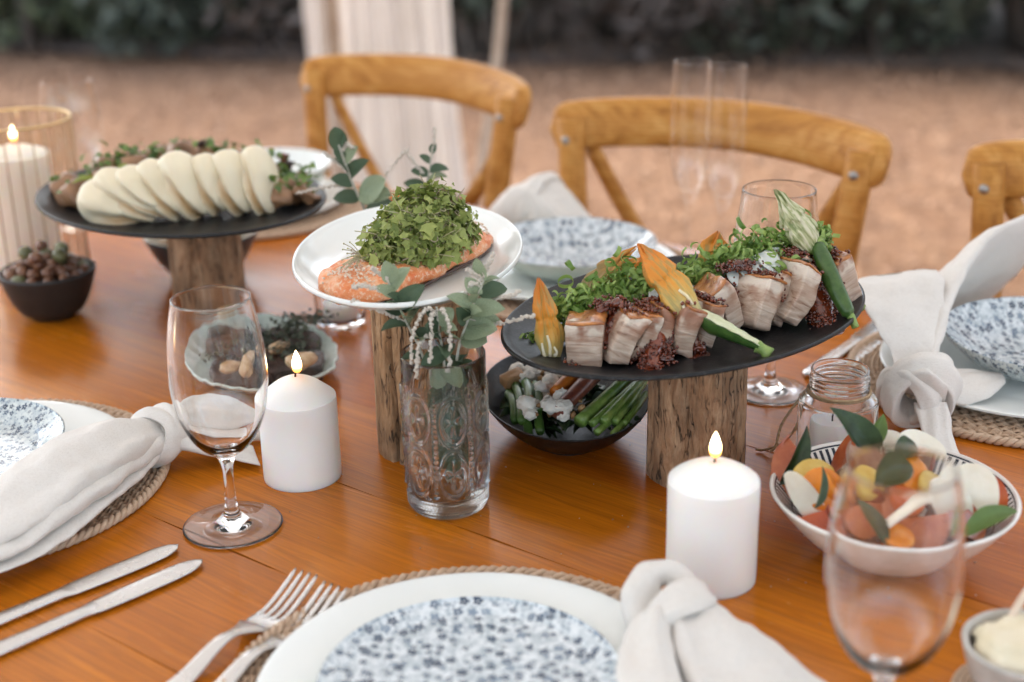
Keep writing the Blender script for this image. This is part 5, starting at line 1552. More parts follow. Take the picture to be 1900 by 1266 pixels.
# ------------------------------------------------------------------ fish fillet and its herbs
def build_fish():
    ax = np.array([-0.033, 1.275]) - np.array([-0.145, 1.105])
    L = np.linalg.norm(ax) * 1.02
    ang = math.atan2(ax[1], ax[0])
    n, m = 60, 46
    V = []
    for i in range(m):
        t = i / (m - 1)
        wd = 0.040 * (1 - 0.25 * t) * math.sqrt(max(0.0, 1 - abs(2 * t - 1) ** 5)) + 0.003
        hh = (0.025 - 0.006 * t) * math.sqrt(max(0.05, 1 - abs(2 * t - 1) ** 6))
        for j in range(n):
            a = 2 * math.pi * j / n
            ca, sa = math.cos(a), math.sin(a)
            X = math.copysign(abs(ca) ** 0.75, ca)
            Z = math.copysign(abs(sa) ** 0.7, sa)
            z = hh * (0.5 + 0.5 * Z)
            fl = 0.0011 * math.sin(40 * t + 9 * X * X) * max(0, Z)
            V.append(((t - 0.5) * L, X * wd * (1 + 0.06 * math.sin(t * 19)), z + fl))
    V = np.array(V)
    V += np.stack([nz(V, 90, 1), nz(V, 90, 2), nz(V, 90, 3)], 1) * 0.0016 + np.stack([nz(V, 260, 4), nz(V, 260, 5), nz(V, 260, 6)], 1) * 0.0007
    V[:, 2] = np.maximum(V[:, 2], 0)
    c = (np.array([-0.033, 1.275]) + np.array([-0.145, 1.105])) / 2
    t = thing('fish_fillet', 'orange fish fillet with a crumbly crust on the white oval platter', 'fish', (c[0] + 0.004, c[1] - 0.004, T + 0.1668), ang)
    obj('flesh', (V, grid_faces(m, n) + [tuple(range(n))[::-1], tuple(range((m - 1) * n, m * n))]), 'salmon', t)
    sk = [( (q - 0.5) * L * 0.99, -0.0405 * (1 - 0.25 * q) * math.sqrt(max(0.02, 1 - abs(2 * q - 1) ** 5)), 0.0035) for q in np.linspace(0.1, 0.97, 24)]
    obj('skin', tube(sk, 0.0016, 6), 'salmon_skin', t)
    rnd = random.Random(6)
    gs = []
    for i in range(900):
        q = rnd.uniform(0.02, 0.98)
        s = rnd.uniform(-1, 1)
        wd = 0.040 * (1 - 0.25 * q) * math.sqrt(max(0.0, 1 - abs(2 * q - 1) ** 5))
        hh = (0.025 - 0.006 * q) * (1 - 0.5 * abs(s) ** 3)
        r_ = rnd.uniform(0.0007, 0.0018)
        gs.append(xf(blob(1, (1, 0.8, 0.6), 0.3, 1.5, i % 9), ((q - 0.5) * L, s * wd * 0.98, hh + 0.0003), (rnd.uniform(0, 3), 0, rnd.uniform(0, 6)), r_))
    o = obj('crust_crumbs', join(*gs), 'crumb', t)
    o['kind'] = 'stuff'
    # herb mound: lobed little leaves, thin stems, curls
    def lobed(s):
        V = [(0, 0, 0)]
        pts = []
        for k in range(13):
            a = -2.0 + 4.0 * k / 12
            r_ = s * (0.62 + 0.38 * abs(math.cos(a * 2.4))) * (1 if k % 2 == 0 else 0.72)
            pts.append((s * 0.35 + r_ * math.cos(a) * 0.9, r_ * math.sin(a), 0.25 * s * abs(math.sin(a)) + rnd.uniform(-0.12, 0.12) * s))
        V += pts
        return np.array(V), [(0, k, k + 1) for k in range(1, 13)]
    d = np.array([math.cos(ang), math.sin(ang)])
    pp = np.array([-d[1], d[0]])
    mc = np.array([-0.078, 1.183])
    def mound():
        while True:
            x, y, z = rnd.uniform(-1, 1), rnd.uniform(-1, 1), rnd.uniform(0, 1)
            q = x * x + y * y + z * z
            if 0.35 < q < 1 + 0.14 * math.sin(7 * x + 4 * y):
                break
        p = mc + d * x * 0.058 + pp * y * 0.037
        up = z * 0.055 * (0.88 + 0.25 * x)
        return np.array([p[0], p[1], T + 0.187 + up]), np.array([x * d[0] + y * pp[0], x * d[1] + y * pp[1], z + 0.25])
    gs = []
    for i in range(2300):
        p, nr = mound()
        nr = nr / np.linalg.norm(nr) + np.array([rnd.gauss(0, 0.55), rnd.gauss(0, 0.55), rnd.gauss(0, 0.45)])
        xa = np.cross(nr, (rnd.gauss(0, 1), rnd.gauss(0, 1), rnd.gauss(0, 1)))
        gs.append(frame(lobed(0.0022 + 0.0072 * rnd.random() ** 1.7), p + nr * abs(rnd.gauss(0, 0.0030)), xa, nr))
    tag(obj('herb_mound', join(*gs), 'cress'), 'heap of frilly green herbs piled on top of the orange fish fillet', 'herbs', kind='stuff')
    gs = []
    for i in range(420):
        p, nr = mound()
        nr /= np.linalg.norm(nr)
        s = rnd.uniform(0.006, 0.016)
        q = np.array([rnd.gauss(0, 1), rnd.gauss(0, 1), rnd.gauss(0, 0.7)]) * s * 0.6
        P = catmull([p - nr * s * 0.6, p + q * 0.3 + nr * 0.001, p + q + nr * s * 0.35], 7)
        gs.append(tube(P, 0.00045, 5, caps=False))
    for i in range(130):
        p, nr = mound()
        r_ = rnd.uniform(0.002, 0.004)
        th = np.linspace(0, rnd.uniform(5, 9), 18)
        P = np.stack([r_ * np.cos(th), r_ * np.sin(th), th * 0.0002], 1)
        gs.append(frame(tube(P, 0.0005, 5, caps=False, flat=1.0), p + nr * 0.002, np.cross(nr, (rnd.gauss(0, 1), 1, rnd.gauss(0, 1))), nr))
    # a pale wisp at the left of the mound
    for i in range(26):
        b = np.array([-0.123, 1.128, T + 0.198])
        e = b + np.array([rnd.uniform(-0.017, -0.003), rnd.uniform(-0.012, 0.006), rnd.uniform(-0.012, 0.014)])
        gs.append(tube(catmull([b, (b + e) / 2 + np.array([0, 0, 0.002]), e], 6), 0.0004, 5))
        gs.append(xf(blob(1), e, (0, 0, 0), 0.0009))
    tag(obj('sprout_stems', join(*gs), 'sprout'), 'thin pinkish sprout stems curling through the herb heap on the fish', 'sprouts', kind='stuff')
build_fish()

# ------------------------------------------------------------------ pork on the right platter
def onion_curls(spots, n, seed, smin=0.0028, smax=0.0072):
    rnd = random.Random(seed)
    gs = []
    for i in range(n):
        x, y, z, rx, ry, rz = rnd.choice(spots)
        a, b, c = rnd.gauss(0, 0.5), rnd.gauss(0, 0.5), abs(rnd.gauss(0, 0.55))
        p = np.array([x + a * rx, y + b * ry, T + z + c * rz])
        r_ = rnd.uniform(smin, smax)
        wd = rnd.uniform(0.0008, 0.0019)
        arc = 6.283 if rnd.random() < 0.55 else rnd.uniform(2.0, 5.0)
        k = 16
        V = []
        el = rnd.uniform(0.6, 1.0)
        for j in range(k + 1):
            t = arc * j / k
            for s in (-1, 1):
                V.append((r_ * math.cos(t), r_ * el * math.sin(t), s * wd + 0.0006 * math.sin(t * 2 + i)))
        g = (np.array(V), [(2 * j, 2 * j + 2, 2 * j + 3, 2 * j + 1) for j in range(k)])
        gs.append(xf(g, p, (rnd.uniform(-1.1, 1.1), rnd.uniform(-1.1, 1.1), rnd.uniform(0, 6.28))))
    return join(*gs)

def flower(L, wd, seed, mat, open_=0.0, npet=5, loc=(0, 0, 0), xa=(1, 0, 0), za=(0, 0, 1), name='squash_blossom', label='', cut=False):
    """closed squash blossom along +Z of its own frame, ridged, twisted at the tip"""
    m, n = 34, 60
    V = []
    for i in range(m):
        t = i / (m - 1)
        prof = (0.30 + 0.70 * math.sin(math.pi * min(1, t * 1.25 + 0.12)) ** 0.9) if t < 0.55 else (1.0 - (t - 0.55) / 0.45) ** 0.75 * 0.94 + 0.06
        for j in range(n):
            a = 2 * math.pi * j / n + t * 0.5
            rid = 1 + 0.16 * math.cos(npet * a) * (0.4 + t) + 0.06 * math.cos(npet * 3 * a + seed)
            rr = wd / 2 * prof * rid
            x, y, z = rr * math.cos(a), rr * 0.62 * math.sin(a), L * t
            z += open_ * L * 0.12 * t * t * math.cos(npet * a + seed)
            V.append((x + 0.10 * wd * math.sin(t * 3 + seed), y, z))
    V = np.array(V)
    V += np.stack([nz(V, 70, seed + 1), nz(V, 70, seed + 2), nz(V, 70, seed + 3)], 1) * 0.0022 + np.stack([nz(V, 190, seed + 4), nz(V, 190, seed + 5), nz(V, 190, seed + 6)], 1) * 0.0007
    F = grid_faces(m, n) + [tuple(range(n))[::-1], tuple(range((m - 1) * n, m * n))]
    z = np.array(za, float); z /= np.linalg.norm(z)
    x = np.array(xa, float); x = x - z * (x @ z); x /= np.linalg.norm(x)
    y = np.cross(z, x)
    o = thing(name, label, 'flower')
    o.matrix_world = Matrix((x, y, z)).transposed().to_4x4()
    o.location = (loc[0], loc[1], T + loc[2])
    obj('petals', (V, F), mat, o)
    return o

def build_pork():
    rnd = random.Random(2)
    # (centre x, y, base z, size x y z, heading, tilt about own x, tilt about own y, label)
    S = [(0.060, 1.076, 0.1235, 0.031, 0.036, 0.036, -0.15, 0.05, 0.02, 'pork belly slice at the left end with an orange strip of crackling on top'),
         (0.087, 1.074, 0.1235, 0.019, 0.040, 0.041, 0.15, 0.12, 0.46, 'pork belly slice leaning right, second from the left end'),
         (0.104, 1.086, 0.1240, 0.014, 0.040, 0.037, 0.30, 0.10, 0.40, 'small pork slice smothered in dark relish, left of the split blossom'),
         (0.119, 1.091, 0.1240, 0.013, 0.040, 0.036, 0.25, 0.10, 0.34, 'narrow pork slice wedged between two streams of relish'),
         (0.135, 1.094, 0.1240, 0.018, 0.042, 0.041, 0.30, 0.10, 0.26, 'upright pork slice right below the stamens of the split blossom'),
         (0.157, 1.110, 0.1240, 0.015, 0.040, 0.036, 0.45, 0.10, 0.45, 'pork slice mostly hidden behind the halved zucchini'),
         (0.179, 1.138, 0.1270, 0.018, 0.042, 0.043, 0.30, 0.15, -0.42, 'pork slice with bright orange crackling edge just above the halved zucchini'),
         (0.204, 1.142, 0.1255, 0.022, 0.044, 0.044, 0.60, 0.15, 0.52, 'thick pork slice in the middle right, its pale cut face towards the viewer'),
         (0.222, 1.158, 0.1260, 0.013, 0.040, 0.040, 0.50, 0.12, 0.45, 'thin pork slice under dark relish, left of the tall one'),
         (0.240, 1.152, 0.1255, 0.018, 0.044, 0.049, 0.35, 0.12, 0.46, 'tall pork slice leaning right, left of the whole green zucchini'),
         (0.289, 1.194, 0.1290, 0.018, 0.040, 0.042, 0.5, 0.10, -0.35, 'pork slice at the right end behind the whole green zucchini')]
    caps = []
    for i, (x, y, z, sx, sy, sz, hd, tx, ty, lab) in enumerate(S):
        t = thing('pork_slice', lab, 'meat', (x, y, T + z + sz * 0.5), 0, 'pork belly slices')
        t.rotation_euler = (-tx, ty, hd)
        n = 12
        g = rbox(sx, sy, sz, 0.0018, n, 0.0020, 45, i)
        v = g[0] + np.stack([nz(g[0], 110, i), nz(g[0], 110, i + 3), nz(g[0], 110, i + 6)], 1) * 0.0012
        q = v[:, 2] / sz + 0.5                                     # taper, bend and skew, each slice its own
        v[:, 0] = v[:, 0] * (0.90 + 0.14 * q) + 0.004 * math.sin(i * 1.9) * (q - 0.5) ** 2 * 4
        v[:, 1] = v[:, 1] * (0.92 + 0.10 * q) + 0.003 * math.sin(i * 2.7) * q
        v[:, 2] += 0.0010 * np.sin(v[:, 0] * 160 + i) * q + 0.0025 * math.sin(i * 1.3) * v[:, 0] / sx * 2
        obj('meat', (v, g[1]), 'pork', t)
        c = rbox(sx * 0.98, sy * 1.0, 0.0028, 0.0013, 11, 0.0010, 150, i + 20)
        vc = c[0].copy()
        vc[:, 0] = vc[:, 0] * 1.04 + 0.004 * math.sin(i * 1.9)
        vc[:, 1] = vc[:, 1] * 1.02 + 0.003 * math.sin(i * 2.7)
        vc[:, 2] += sz * 0.5 - 0.0002 + 0.0010 * np.sin(vc[:, 0] * 160 + i) + 0.0025 * math.sin(i * 1.3) * vc[:, 0] / sx * 2 + 0.0022 * nz(vc * np.array([1, 1, 0]), 70, i)
        obj('crackling', (vc, c[1]), 'crackling', t)
        if i not in (0, 6):
            mtx = Euler((-tx, ty, hd)).to_matrix()
            for _ in range(95 if i not in (1, 4) else 55):
                lx, ly = max(-0.46, min(0.46, rnd.gauss(0, 0.32))) * sx, max(-0.44, min(0.46, 0.12 + rnd.gauss(0, 0.26))) * sy
                p = mtx @ Vector((lx, ly, sz * 0.5 + rnd.uniform(0.001, 0.005)))
                caps.append(np.array([x, y, z + sz * 0.5]) + np.array(p))
    # seed relish: streams of glossy grains
    gs = []
    streams = [((0.078, 1.105, 0.158), (0.083, 1.068, 0.128), 60, 0.006), ((0.088, 1.098, 0.166), (0.074, 1.066, 0.140), 70, 0.006), ((0.100, 1.105, 0.163), (0.107, 1.058, 0.1245), 190, 0.009), ((0.116, 1.108, 0.166), (0.112, 1.052, 0.1245), 190, 0.010), ((0.131, 1.108, 0.168), (0.124, 1.062, 0.126), 150, 0.007),
               ((0.150, 1.125, 0.160), (0.150, 1.085, 0.1245), 170, 0.008), ((0.192, 1.165, 0.166), (0.176, 1.128, 0.150), 120, 0.007), ((0.215, 1.168, 0.172), (0.226, 1.140, 0.150), 150, 0.007), ((0.245, 1.180, 0.176), (0.226, 1.150, 0.158), 90, 0.007), ((0.262, 1.182, 0.165), (0.270, 1.133, 0.1245), 260, 0.011), ((0.276, 1.190, 0.165), (0.262, 1.140, 0.126), 200, 0.011), ((0.276, 1.200, 0.172), (0.288, 1.192, 0.168), 90, 0.006), ((0.296, 1.204, 0.160), (0.302, 1.186, 0.130), 90, 0.004), ((0.070, 1.092, 0.164), (0.090, 1.092, 0.168), 70, 0.007), ((0.128, 1.112, 0.170), (0.140, 1.106, 0.170), 80, 0.007), ((0.180, 1.158, 0.174), (0.205, 1.160, 0.176), 110, 0.009), ((0.238, 1.172, 0.182), (0.250, 1.172, 0.180), 70, 0.007), ((0.040, 1.07, 0.1245), (0.052, 1.058, 0.1245), 40, 0.006)]
    for a, b, n, sp in streams:
        a, b = np.array(a), np.array(b)
        for i in range(int(n * 1.9)):
            t = rnd.random() ** 0.8
            p = a + (b - a) * t + np.array([rnd.gauss(0, sp * 0.6), rnd.gauss(0, sp * 0.5), rnd.gauss(0, 0.002)])
            p[2] = max(p[2], 0.1242)
            gs.append(xf(blob(1, (1, 0.8, 0.75), 0.15, 1.5, i % 7), p + np.array([0, 0, T]), (rnd.uniform(0, 3), rnd.uniform(0, 3), 0), rnd.uniform(0.0009, 0.0021)))
    for q, p in enumerate(caps):
        gs.append(xf(blob(1, (1, 0.8, 0.75), 0.15, 1.5, q % 7), p + np.array([0, 0, T]), (rnd.uniform(0, 3), rnd.uniform(0, 3), 0), rnd.uniform(0.0011, 0.0024)))
    tag(obj('seed_relish', join(*gs), 'sauce'), 'glossy dark red seed relish spooned over the pork slices', 'sauce', kind='stuff')
    # pools of relish under the grains
    gs = []
    for i, (x, y, z, r_) in enumerate([(0.110, 1.056, 0.1228, 0.014), (0.266, 1.136, 0.1228, 0.016), (0.150, 1.085, 0.1228, 0.012), (0.083, 1.067, 0.1228, 0.007)]):
        gs.append(xf(blob(3, (1, 1, 0.14), 0.3, 1.6, i), (x, y, T + z), (0, 0, i), r_))
    for i, (a, b, n, sp) in enumerate(streams):
        P = catmull([np.array(a) + (0, 0, T - 0.003), (np.array(a) + np.array(b)) / 2 + (0, 0, T + 0.0), np.array(b) + (0, 0, T)], 14)
        g = tube(P, sp * (0.8 + 0.3 * np.sin(np.linspace(0, 9, 14) + i)), 12, flat=0.5)
        v = g[0] + np.stack([nz(g[0], 150, i), nz(g[0], 150, i + 3), nz(g[0], 150, i + 6)], 1) * 0.003
        v[:, 2] = np.maximum(v[:, 2], T + 0.1226)
        gs.append((v, g[1]))
    tag(obj('relish_glaze', join(*gs), 'sauce'), 'sticky dark red glaze pooled beneath the seed relish on the pork platter', 'sauce', kind='stuff')
    # spring onion curls in two heaps
    g = onion_curls([(0.052, 1.112, 0.146, 0.020, 0.014, 0.022), (0.075, 1.122, 0.150, 0.026, 0.016, 0.022), (0.098, 1.132, 0.156, 0.024, 0.016, 0.024), (0.118, 1.136, 0.158, 0.018, 0.014, 0.020), (0.073, 1.105, 0.143, 0.020, 0.010, 0.014)], 620, 5)
    tag(obj('spring_onion_curls', g, 'onion'), 'heap of green spring onion curls on the left half of the pork platter', 'garnish', kind='stuff')
    g = onion_curls([(0.165, 1.170, 0.156, 0.026, 0.016, 0.018), (0.19, 1.182, 0.165, 0.024, 0.018, 0.022), (0.22, 1.19, 0.172, 0.026, 0.018, 0.02), (0.25, 1.192, 0.174, 0.022, 0.016, 0.022), (0.232, 1.172, 0.166, 0.012, 0.010, 0.012), (0.27, 1.198, 0.178, 0.012, 0.014, 0.016)], 640, 6)
    tag(obj('spring_onion_curls', g, 'onion'), 'heap of green spring onion curls on the right half of the pork platter', 'garnish', kind='stuff')
    g = onion_curls([(0.298, 1.224, 0.150, 0.008, 0.006, 0.006), (0.012, 1.12, 0.127, 0.012, 0.012, 0.002), (0.305, 1.180, 0.128, 0.004, 0.004, 0.001)], 34, 7)
    tag(obj('spring_onion_curls', g, 'onion'), 'few stray spring onion rings on the bare ends of the pork platter', 'garnish', kind='stuff')
    # mound body so that the heaps are not hollow
    for x, y, z, s, lab in ((0.085, 1.128, 0.135, (0.048, 0.018, 0.022), 'left'), (0.215, 1.186, 0.145, (0.062, 0.018, 0.026), 'right')):
        g = xf(blob(3, s, 0.2, 2, 3), (0, 0, 0), (0, 0, 0.45))
        tag(obj('onion_core', g, 'zuc_skin', loc=(x, y, T + z)), 'dense green core of the %s spring onion heap' % lab, 'garnish', kind='stuff')
    for i, (x, y, z, rx, ry, rz, s) in enumerate([(0.214, 1.163, 0.170, 0.5, -0.35, 0.5, 1.0), (0.200, 1.158, 0.166, 0.7, -0.2, 0.2, 0.8), (0.128, 1.118, 0.160, 0.8, 0.1, 0.2, 0.8), (0.082, 1.098, 0.152, 0.9, -0.4, 0.3, 0.7), (0.226, 1.170, 0.174, 0.6, -0.3, 0.9, 0.8)]):
        v, f = lathe([(0, -0.0008), (0.0145, -0.0008), (0.0155, 0), (0.0145, 0.0008), (0, 0.0008)], 32, 1.25, 1.0)
        v = v.copy(); v[:, 2] += 14 * v[:, 0] ** 2 - 8 * v[:, 1] ** 2
        o = obj('radish_slice', (v * s, f), 'daikon', loc=(x, y, T + z), rot=(rx, ry, rz))
        tag(o, ['large white radish slice tucked between the right onion heap and the pork', 'white radish slice half under the large one above the middle pork', 'white radish slice below the tip of the left onion heap, by the split blossom', 'small white radish slice at the foot of the left onion heap', 'white radish slice touching the tall pork slice'][i], 'vegetable', 'white radish slices')
    # squash blossoms
    f1 = flower(0.066, 0.021, 1, 'petal', 0.4, loc=(0.030, 1.079, 0.124), za=(-0.10, 0.06, 1), xa=(1, 0, 0), label='orange squash blossom standing upright at the left end of the pork platter')
    for q, h_ in ((-0.0035, 0.016), (0.001, 0.022), (0.0048, 0.012)):
        obj('stamen', tube(catmull([(q, -0.0062, 0.004), (q * 1.3 + 0.0006, -0.0072, h_ * 0.6), (q * 1.1 - 0.0005, -0.0064, h_)], 10), np.linspace(0.0015, 0.0009, 10), 8), 'stamen', f1)
    obj('calyx', blob(2, (0.0085, 0.0065, 0.004), 0.15, 2, 1), 'zuc_skin', f1)
    flower(0.054, 0.023, 3, 'petal_brown', 1.6, loc=(0.062, 1.150, 0.150), za=(0.62, 0.2, 0.55), xa=(1, -0.4, 0), label='brownish squash blossom leaning back behind the left onion heap')
    o = flower(0.030, 0.012, 7, 'petal', 0.5, loc=(0.088, 1.162, 0.166), za=(0.72, 0.1, 0.42), xa=(1, -0.4, 0), label='small orange blossom tip sticking out beside the brownish blossom')
    f3 = flower(0.074, 0.027, 5, 'petal', 0.5, loc=(0.149, 1.083, 0.158), za=(-0.60, 0.55, 0.60), xa=(0.6, 0.2, 0.4), label='split orange squash blossom lying across the middle of the pork platter')
    for q in (-0.0035, 0.0022):
        obj('stamen', tube([(q, 0.0085, 0.006), (q * 1.4, 0.0096, 0.012 + q), (q * 0.8, 0.0088, 0.019 + 1.6 * q)], 0.0013, 8), 'stamen', f3)
        obj('stamen', tube([(q, -0.0085, 0.006), (q * 1.4, -0.0096, 0.012 + q), (q * 0.8, -0.0088, 0.019 + 1.6 * q)], 0.0013, 8), 'stamen', f3)
    flower(0.030, 0.030, 8, 'petal', 1.5, loc=(0.180, 1.218, 0.152), za=(0.25, 0.15, 0.9), xa=(1, 0, 0.2), label='crumpled orange blossom at the back edge of the pork platter')
    f5 = flower(0.056, 0.026, 4, 'petal_green', 1.1, loc=(0.265, 1.180, 0.184), za=(-0.62, 0.02, 0.78), xa=(0.7, 0.3, 0.5), label='pale striped squash blossom pointing up at the right, on a whole small zucchini')
    obj('calyx', blob(2, (0.010, 0.007, 0.006), 0.15, 2, 1), 'zuc_light', f5)
    # whole zucchini under it
    P = catmull([(0.266, 1.178, 0.185), (0.270, 1.165, 0.174), (0.276, 1.148, 0.158), (0.283, 1.134, 0.143), (0.287, 1.128, 0.136)], 30)
    rr = 0.0078 * np.sin(np.pi * (0.25 + 0.62 * np.linspace(0, 1, 30))) ** 0.7
    rr[-4:] = rr[-4:] * np.array([0.85, 0.75, 0.7, 0.65])
    z = thing('baby_zucchini', 'whole dark green baby zucchini under the pale striped blossom', 'vegetable', (0, 0, T))
    obj('body', tube(P, rr, 18), 'zuc_skin', z)
    obj('stalk', tube(catmull([P[-2], P[-1], P[-1] + np.array([0.003, -0.005, -0.007])], 8), np.linspace(0.0042, 0.0032, 8), 10), 'zuc_light', z)
    # halved zucchini: cut face up towards the viewer
    a, b = np.array([0.153, 1.088, 0.160]), np.array([0.200, 1.068, 0.137])
    d = (b - a) / np.linalg.norm(b - a)
    nrm = np.array([0.30, -0.02, 0.95]); nrm = nrm - d * (nrm @ d); nrm /= np.linalg.norm(nrm)
    sd = np.cross(d, nrm)
    n, m = 30, 26
    Vs, Vc = [], []
    Lz = np.linalg.norm(b - a)
    for i in range(n):
        t = i / (n - 1)
        wd = 0.0125 * math.sqrt(max(0.02, 1 - abs(1 - t / 0.30) ** 2.2)) if t < 0.30 else 0.0125 - 0.0068 * ((t - 0.30) / 0.70) ** 0.9
        c = a + d * (Lz * t)
        for j in range(m):
            th = math.pi * j / (m - 1)
            Vs.append(c + sd * wd * math.cos(th) - nrm * wd * 1.05 * math.sin(th))
        for j in range(9):
            s = -0.86 + 1.72 * j / 8
            Vc.append(c + sd * wd * s + nrm * (0.0004 + 0.0003 * math.sin(j * 1.7 + i)))
    z = thing('halved_zucchini', 'halved baby zucchini with pale flesh lying below the split blossom', 'vegetable', (0, 0, T))
    rim = []
    F = grid_faces(n, m, False)
    F += [(i * m, (i + 1) * m, (i + 1) * m + m - 1, i * m + m - 1) for i in range(n - 1)]
    F += [tuple(range(m))[::-1], tuple(range((n - 1) * m, n * m))]
    obj('skin', (Vs, F), 'zuc_skin', z, autosmooth=50)
    obj('flesh', (Vc, grid_faces(n, 9, False)), 'zuc_flesh', z)
    obj('stalk', tube(catmull([b - d * 0.002 - nrm * 0.003, b + d * 0.004 - nrm * 0.003, b + d * 0.0105 - nrm * 0.004], 10), np.array([0.0055, 0.0056, 0.0050, 0.0046, 0.0046, 0.0047, 0.005, 0.0055, 0.006, 0.0058]), 10), 'zuc_light', z)
build_pork()

# ------------------------------------------------------------------ greens in the low black bowl
def build_greens():
    rnd = random.Random(21)
    def at(x, y, z):
        return np.array([x + 0.001, y + 0.014, T + z + 0.001])
    for i, (a, b, r_) in enumerate([((0.000, 1.205, 0.046), (0.006, 1.125, 0.040), 0.0042), ((0.010, 1.20, 0.050), (0.013, 1.128, 0.046), 0.0045), ((0.018, 1.19, 0.050), (0.021, 1.135, 0.046), 0.0042), ((-0.006, 1.19, 0.042), (0.000, 1.135, 0.036), 0.004), ((0.014, 1.165, 0.040), (0.022, 1.115, 0.034), 0.0042), ((0.005, 1.15, 0.036), (0.012, 1.11, 0.030), 0.0042)]):
        a, b = at(*a), at(*b)
        P = catmull([a, (a + b) / 2 + np.array([0.002, 0, 0.004]), b], 14)
        rr = np.full(14, r_); rr[0] *= 0.5; rr[-1] *= 0.8
        tag(obj('green_bean', tube(P, rr, 12), 'bean'), 'dark green bean at the left end of the low black bowl', 'vegetable', 'green beans in the low bowl')
    for i in range(34):
        x = 0.010 + 0.042 * rnd.random(); y = 1.12 + 0.10 * rnd.random()
        if i < 6:
            x, y = [(0.004, 1.218), (0.018, 1.21), (0.026, 1.168), (0.028, 1.128), (0.040, 1.178), (0.031, 1.146)][i]
        s = rnd.uniform(0.0045, 0.0095)
        g = blob(3, (s * 1.1, s * 0.9, s * 0.8), 0.38, 1.9, i, 0.16, 5)
        o = obj('cheese_crumble', g, 'feta', loc=(x, y + 0.012, T + 0.052 + rnd.uniform(-0.002, 0.006)), rot=(0, 0, rnd.uniform(0, 6)))
        tag(o, 'white crumbled cheese lump in the low black bowl', 'cheese', 'cheese lumps in the low bowl')
    gs = []
    for i in range(80):
        gs.append(xf(blob(1, (1, 0.8, 0.6), 0.4, 1.5, i % 9), (0.012 + 0.05 * rnd.random(), 1.130 + 0.10 * rnd.random(), T + 0.051 + rnd.uniform(-0.004, 0.006)), (rnd.uniform(0, 3), rnd.uniform(0, 3), 0), rnd.uniform(0.0015, 0.0045)))
    tag(obj('chopped_nuts', join(*gs), 'hazel'), 'chopped brown nuts and crumbs sprinkled over the low black bowl', 'nuts', kind='stuff')
    tag(obj('bread_crouton', rbox(0.022, 0.016, 0.012, 0.003, 5, 0.003, 90, 3), 'hazel', loc=(0.000, 1.214, T + 0.052), rot=(0.2, -0.2, 0.5)), 'toasted brown crouton at the left end of the low black bowl', 'crouton')
    for nm, a, b, ra, rb, mt, lab in [('carrot', (0.036, 1.115, 0.053), (0.085, 1.205, 0.063), 0.0066, 0.0088, 'carrot_purple', 'purplish roasted carrot across the low black bowl'), ('carrot', (0.036, 1.145, 0.059), (0.072, 1.215, 0.064), 0.0055, 0.0085, 'carrot', 'bright orange roasted carrot beside the purplish one')]:
        P = catmull([at(*a), (at(*a) + at(*b)) / 2 + np.array([0.003, 0, 0.003]), at(*b)], 16)
        tag(obj(nm, tube(P, np.linspace(ra, rb, 16), 16), mt), lab, 'vegetable')
    for i, (a, b, r_) in enumerate([((0.056, 1.112, 0.045), (0.118, 1.20, 0.062), 0.0062), ((0.066, 1.105, 0.046), (0.125, 1.19, 0.060), 0.0036), ((0.076, 1.107, 0.047), (0.122, 1.185, 0.060), 0.0042), ((0.086, 1.11, 0.045), (0.119, 1.178, 0.055), 0.0036), ((0.094, 1.112, 0.042), (0.118, 1.16, 0.050), 0.0032), ((0.070, 1.10, 0.040), (0.112, 1.165, 0.046), 0.0034), ((0.084, 1.10, 0.038), (0.112, 1.15, 0.044), 0.003)]):
        a, b = at(*a), at(*b)
        t = thing('broccolini', ['thickest pale green stalk, next to the purplish carrot in the low black bowl', 'thin leafy broccolini stalk just right of the thickest stalk', 'long broccolini stalk in the middle of the bundle, crossing the bowl', 'leafy broccolini stalk right of the middle of the bundle', 'short broccolini stalk at the right end of the bundle', 'leafy broccolini stalk lying low at the front of the bundle', 'short thin broccolini stalk lowest at the front right of the bundle'][i], 'vegetable', (0, 0, 0), 0, 'broccolini in the low bowl')
        P = catmull([a, a + (b - a) * 0.5 + np.array([0.002, -0.002, 0.003]), b], 14)
        obj('stalk', tube(P, np.linspace(r_, r_ * 0.85, 14), 12), 'broc', t)
        if i in (1, 3, 5):
            q = a + (b - a) * 0.25
            obj('leaf', frame(leaf_shape(0.03, 0.011, 6, 0.3, 0.4), q, (b - a) + np.array([0.004, -0.03, 0.004]), (0, -0.4, 1)), 'broc', t)
    gs = [xf(blob(1, (1, 1, 1), 0.3, 1.5, i % 7), (0.090 + rnd.gauss(0, 0.008), 1.150 + rnd.gauss(0, 0.008), T + 0.036 + rnd.uniform(0, 0.006)), (0, 0, 0), rnd.uniform(0.001, 0.0022)) for i in range(160)]
    tag(obj('broccolini_buds', join(*gs), 'broc_head'), 'dark green broccolini buds at the front right of the low black bowl', 'vegetable', kind='stuff')
    # bed of dark greens below
    gs = []
    for i in range(110):
        a = rnd.uniform(0, 6.28); q = 0.85 * math.sqrt(rnd.random())
        x, y = 0.048 + 0.052 * q * math.cos(a), 1.203 + 0.080 * q * math.sin(a)
        gs.append(xf(leaf_shape(0.018, 0.012, 5, 0.3, 0.4, wave=0.04), (x - 0.006, y, T + 0.024 + 0.010 * q * q + rnd.uniform(0, 0.010)), (rnd.uniform(-0.4, 0.4), rnd.uniform(-0.4, 0.4), rnd.uniform(0, 6.28))))
    tag(obj('leafy_greens', join(*gs), 'basil'), 'bed of dark leafy greens in the low black bowl', 'vegetable', kind='stuff')
build_greens()

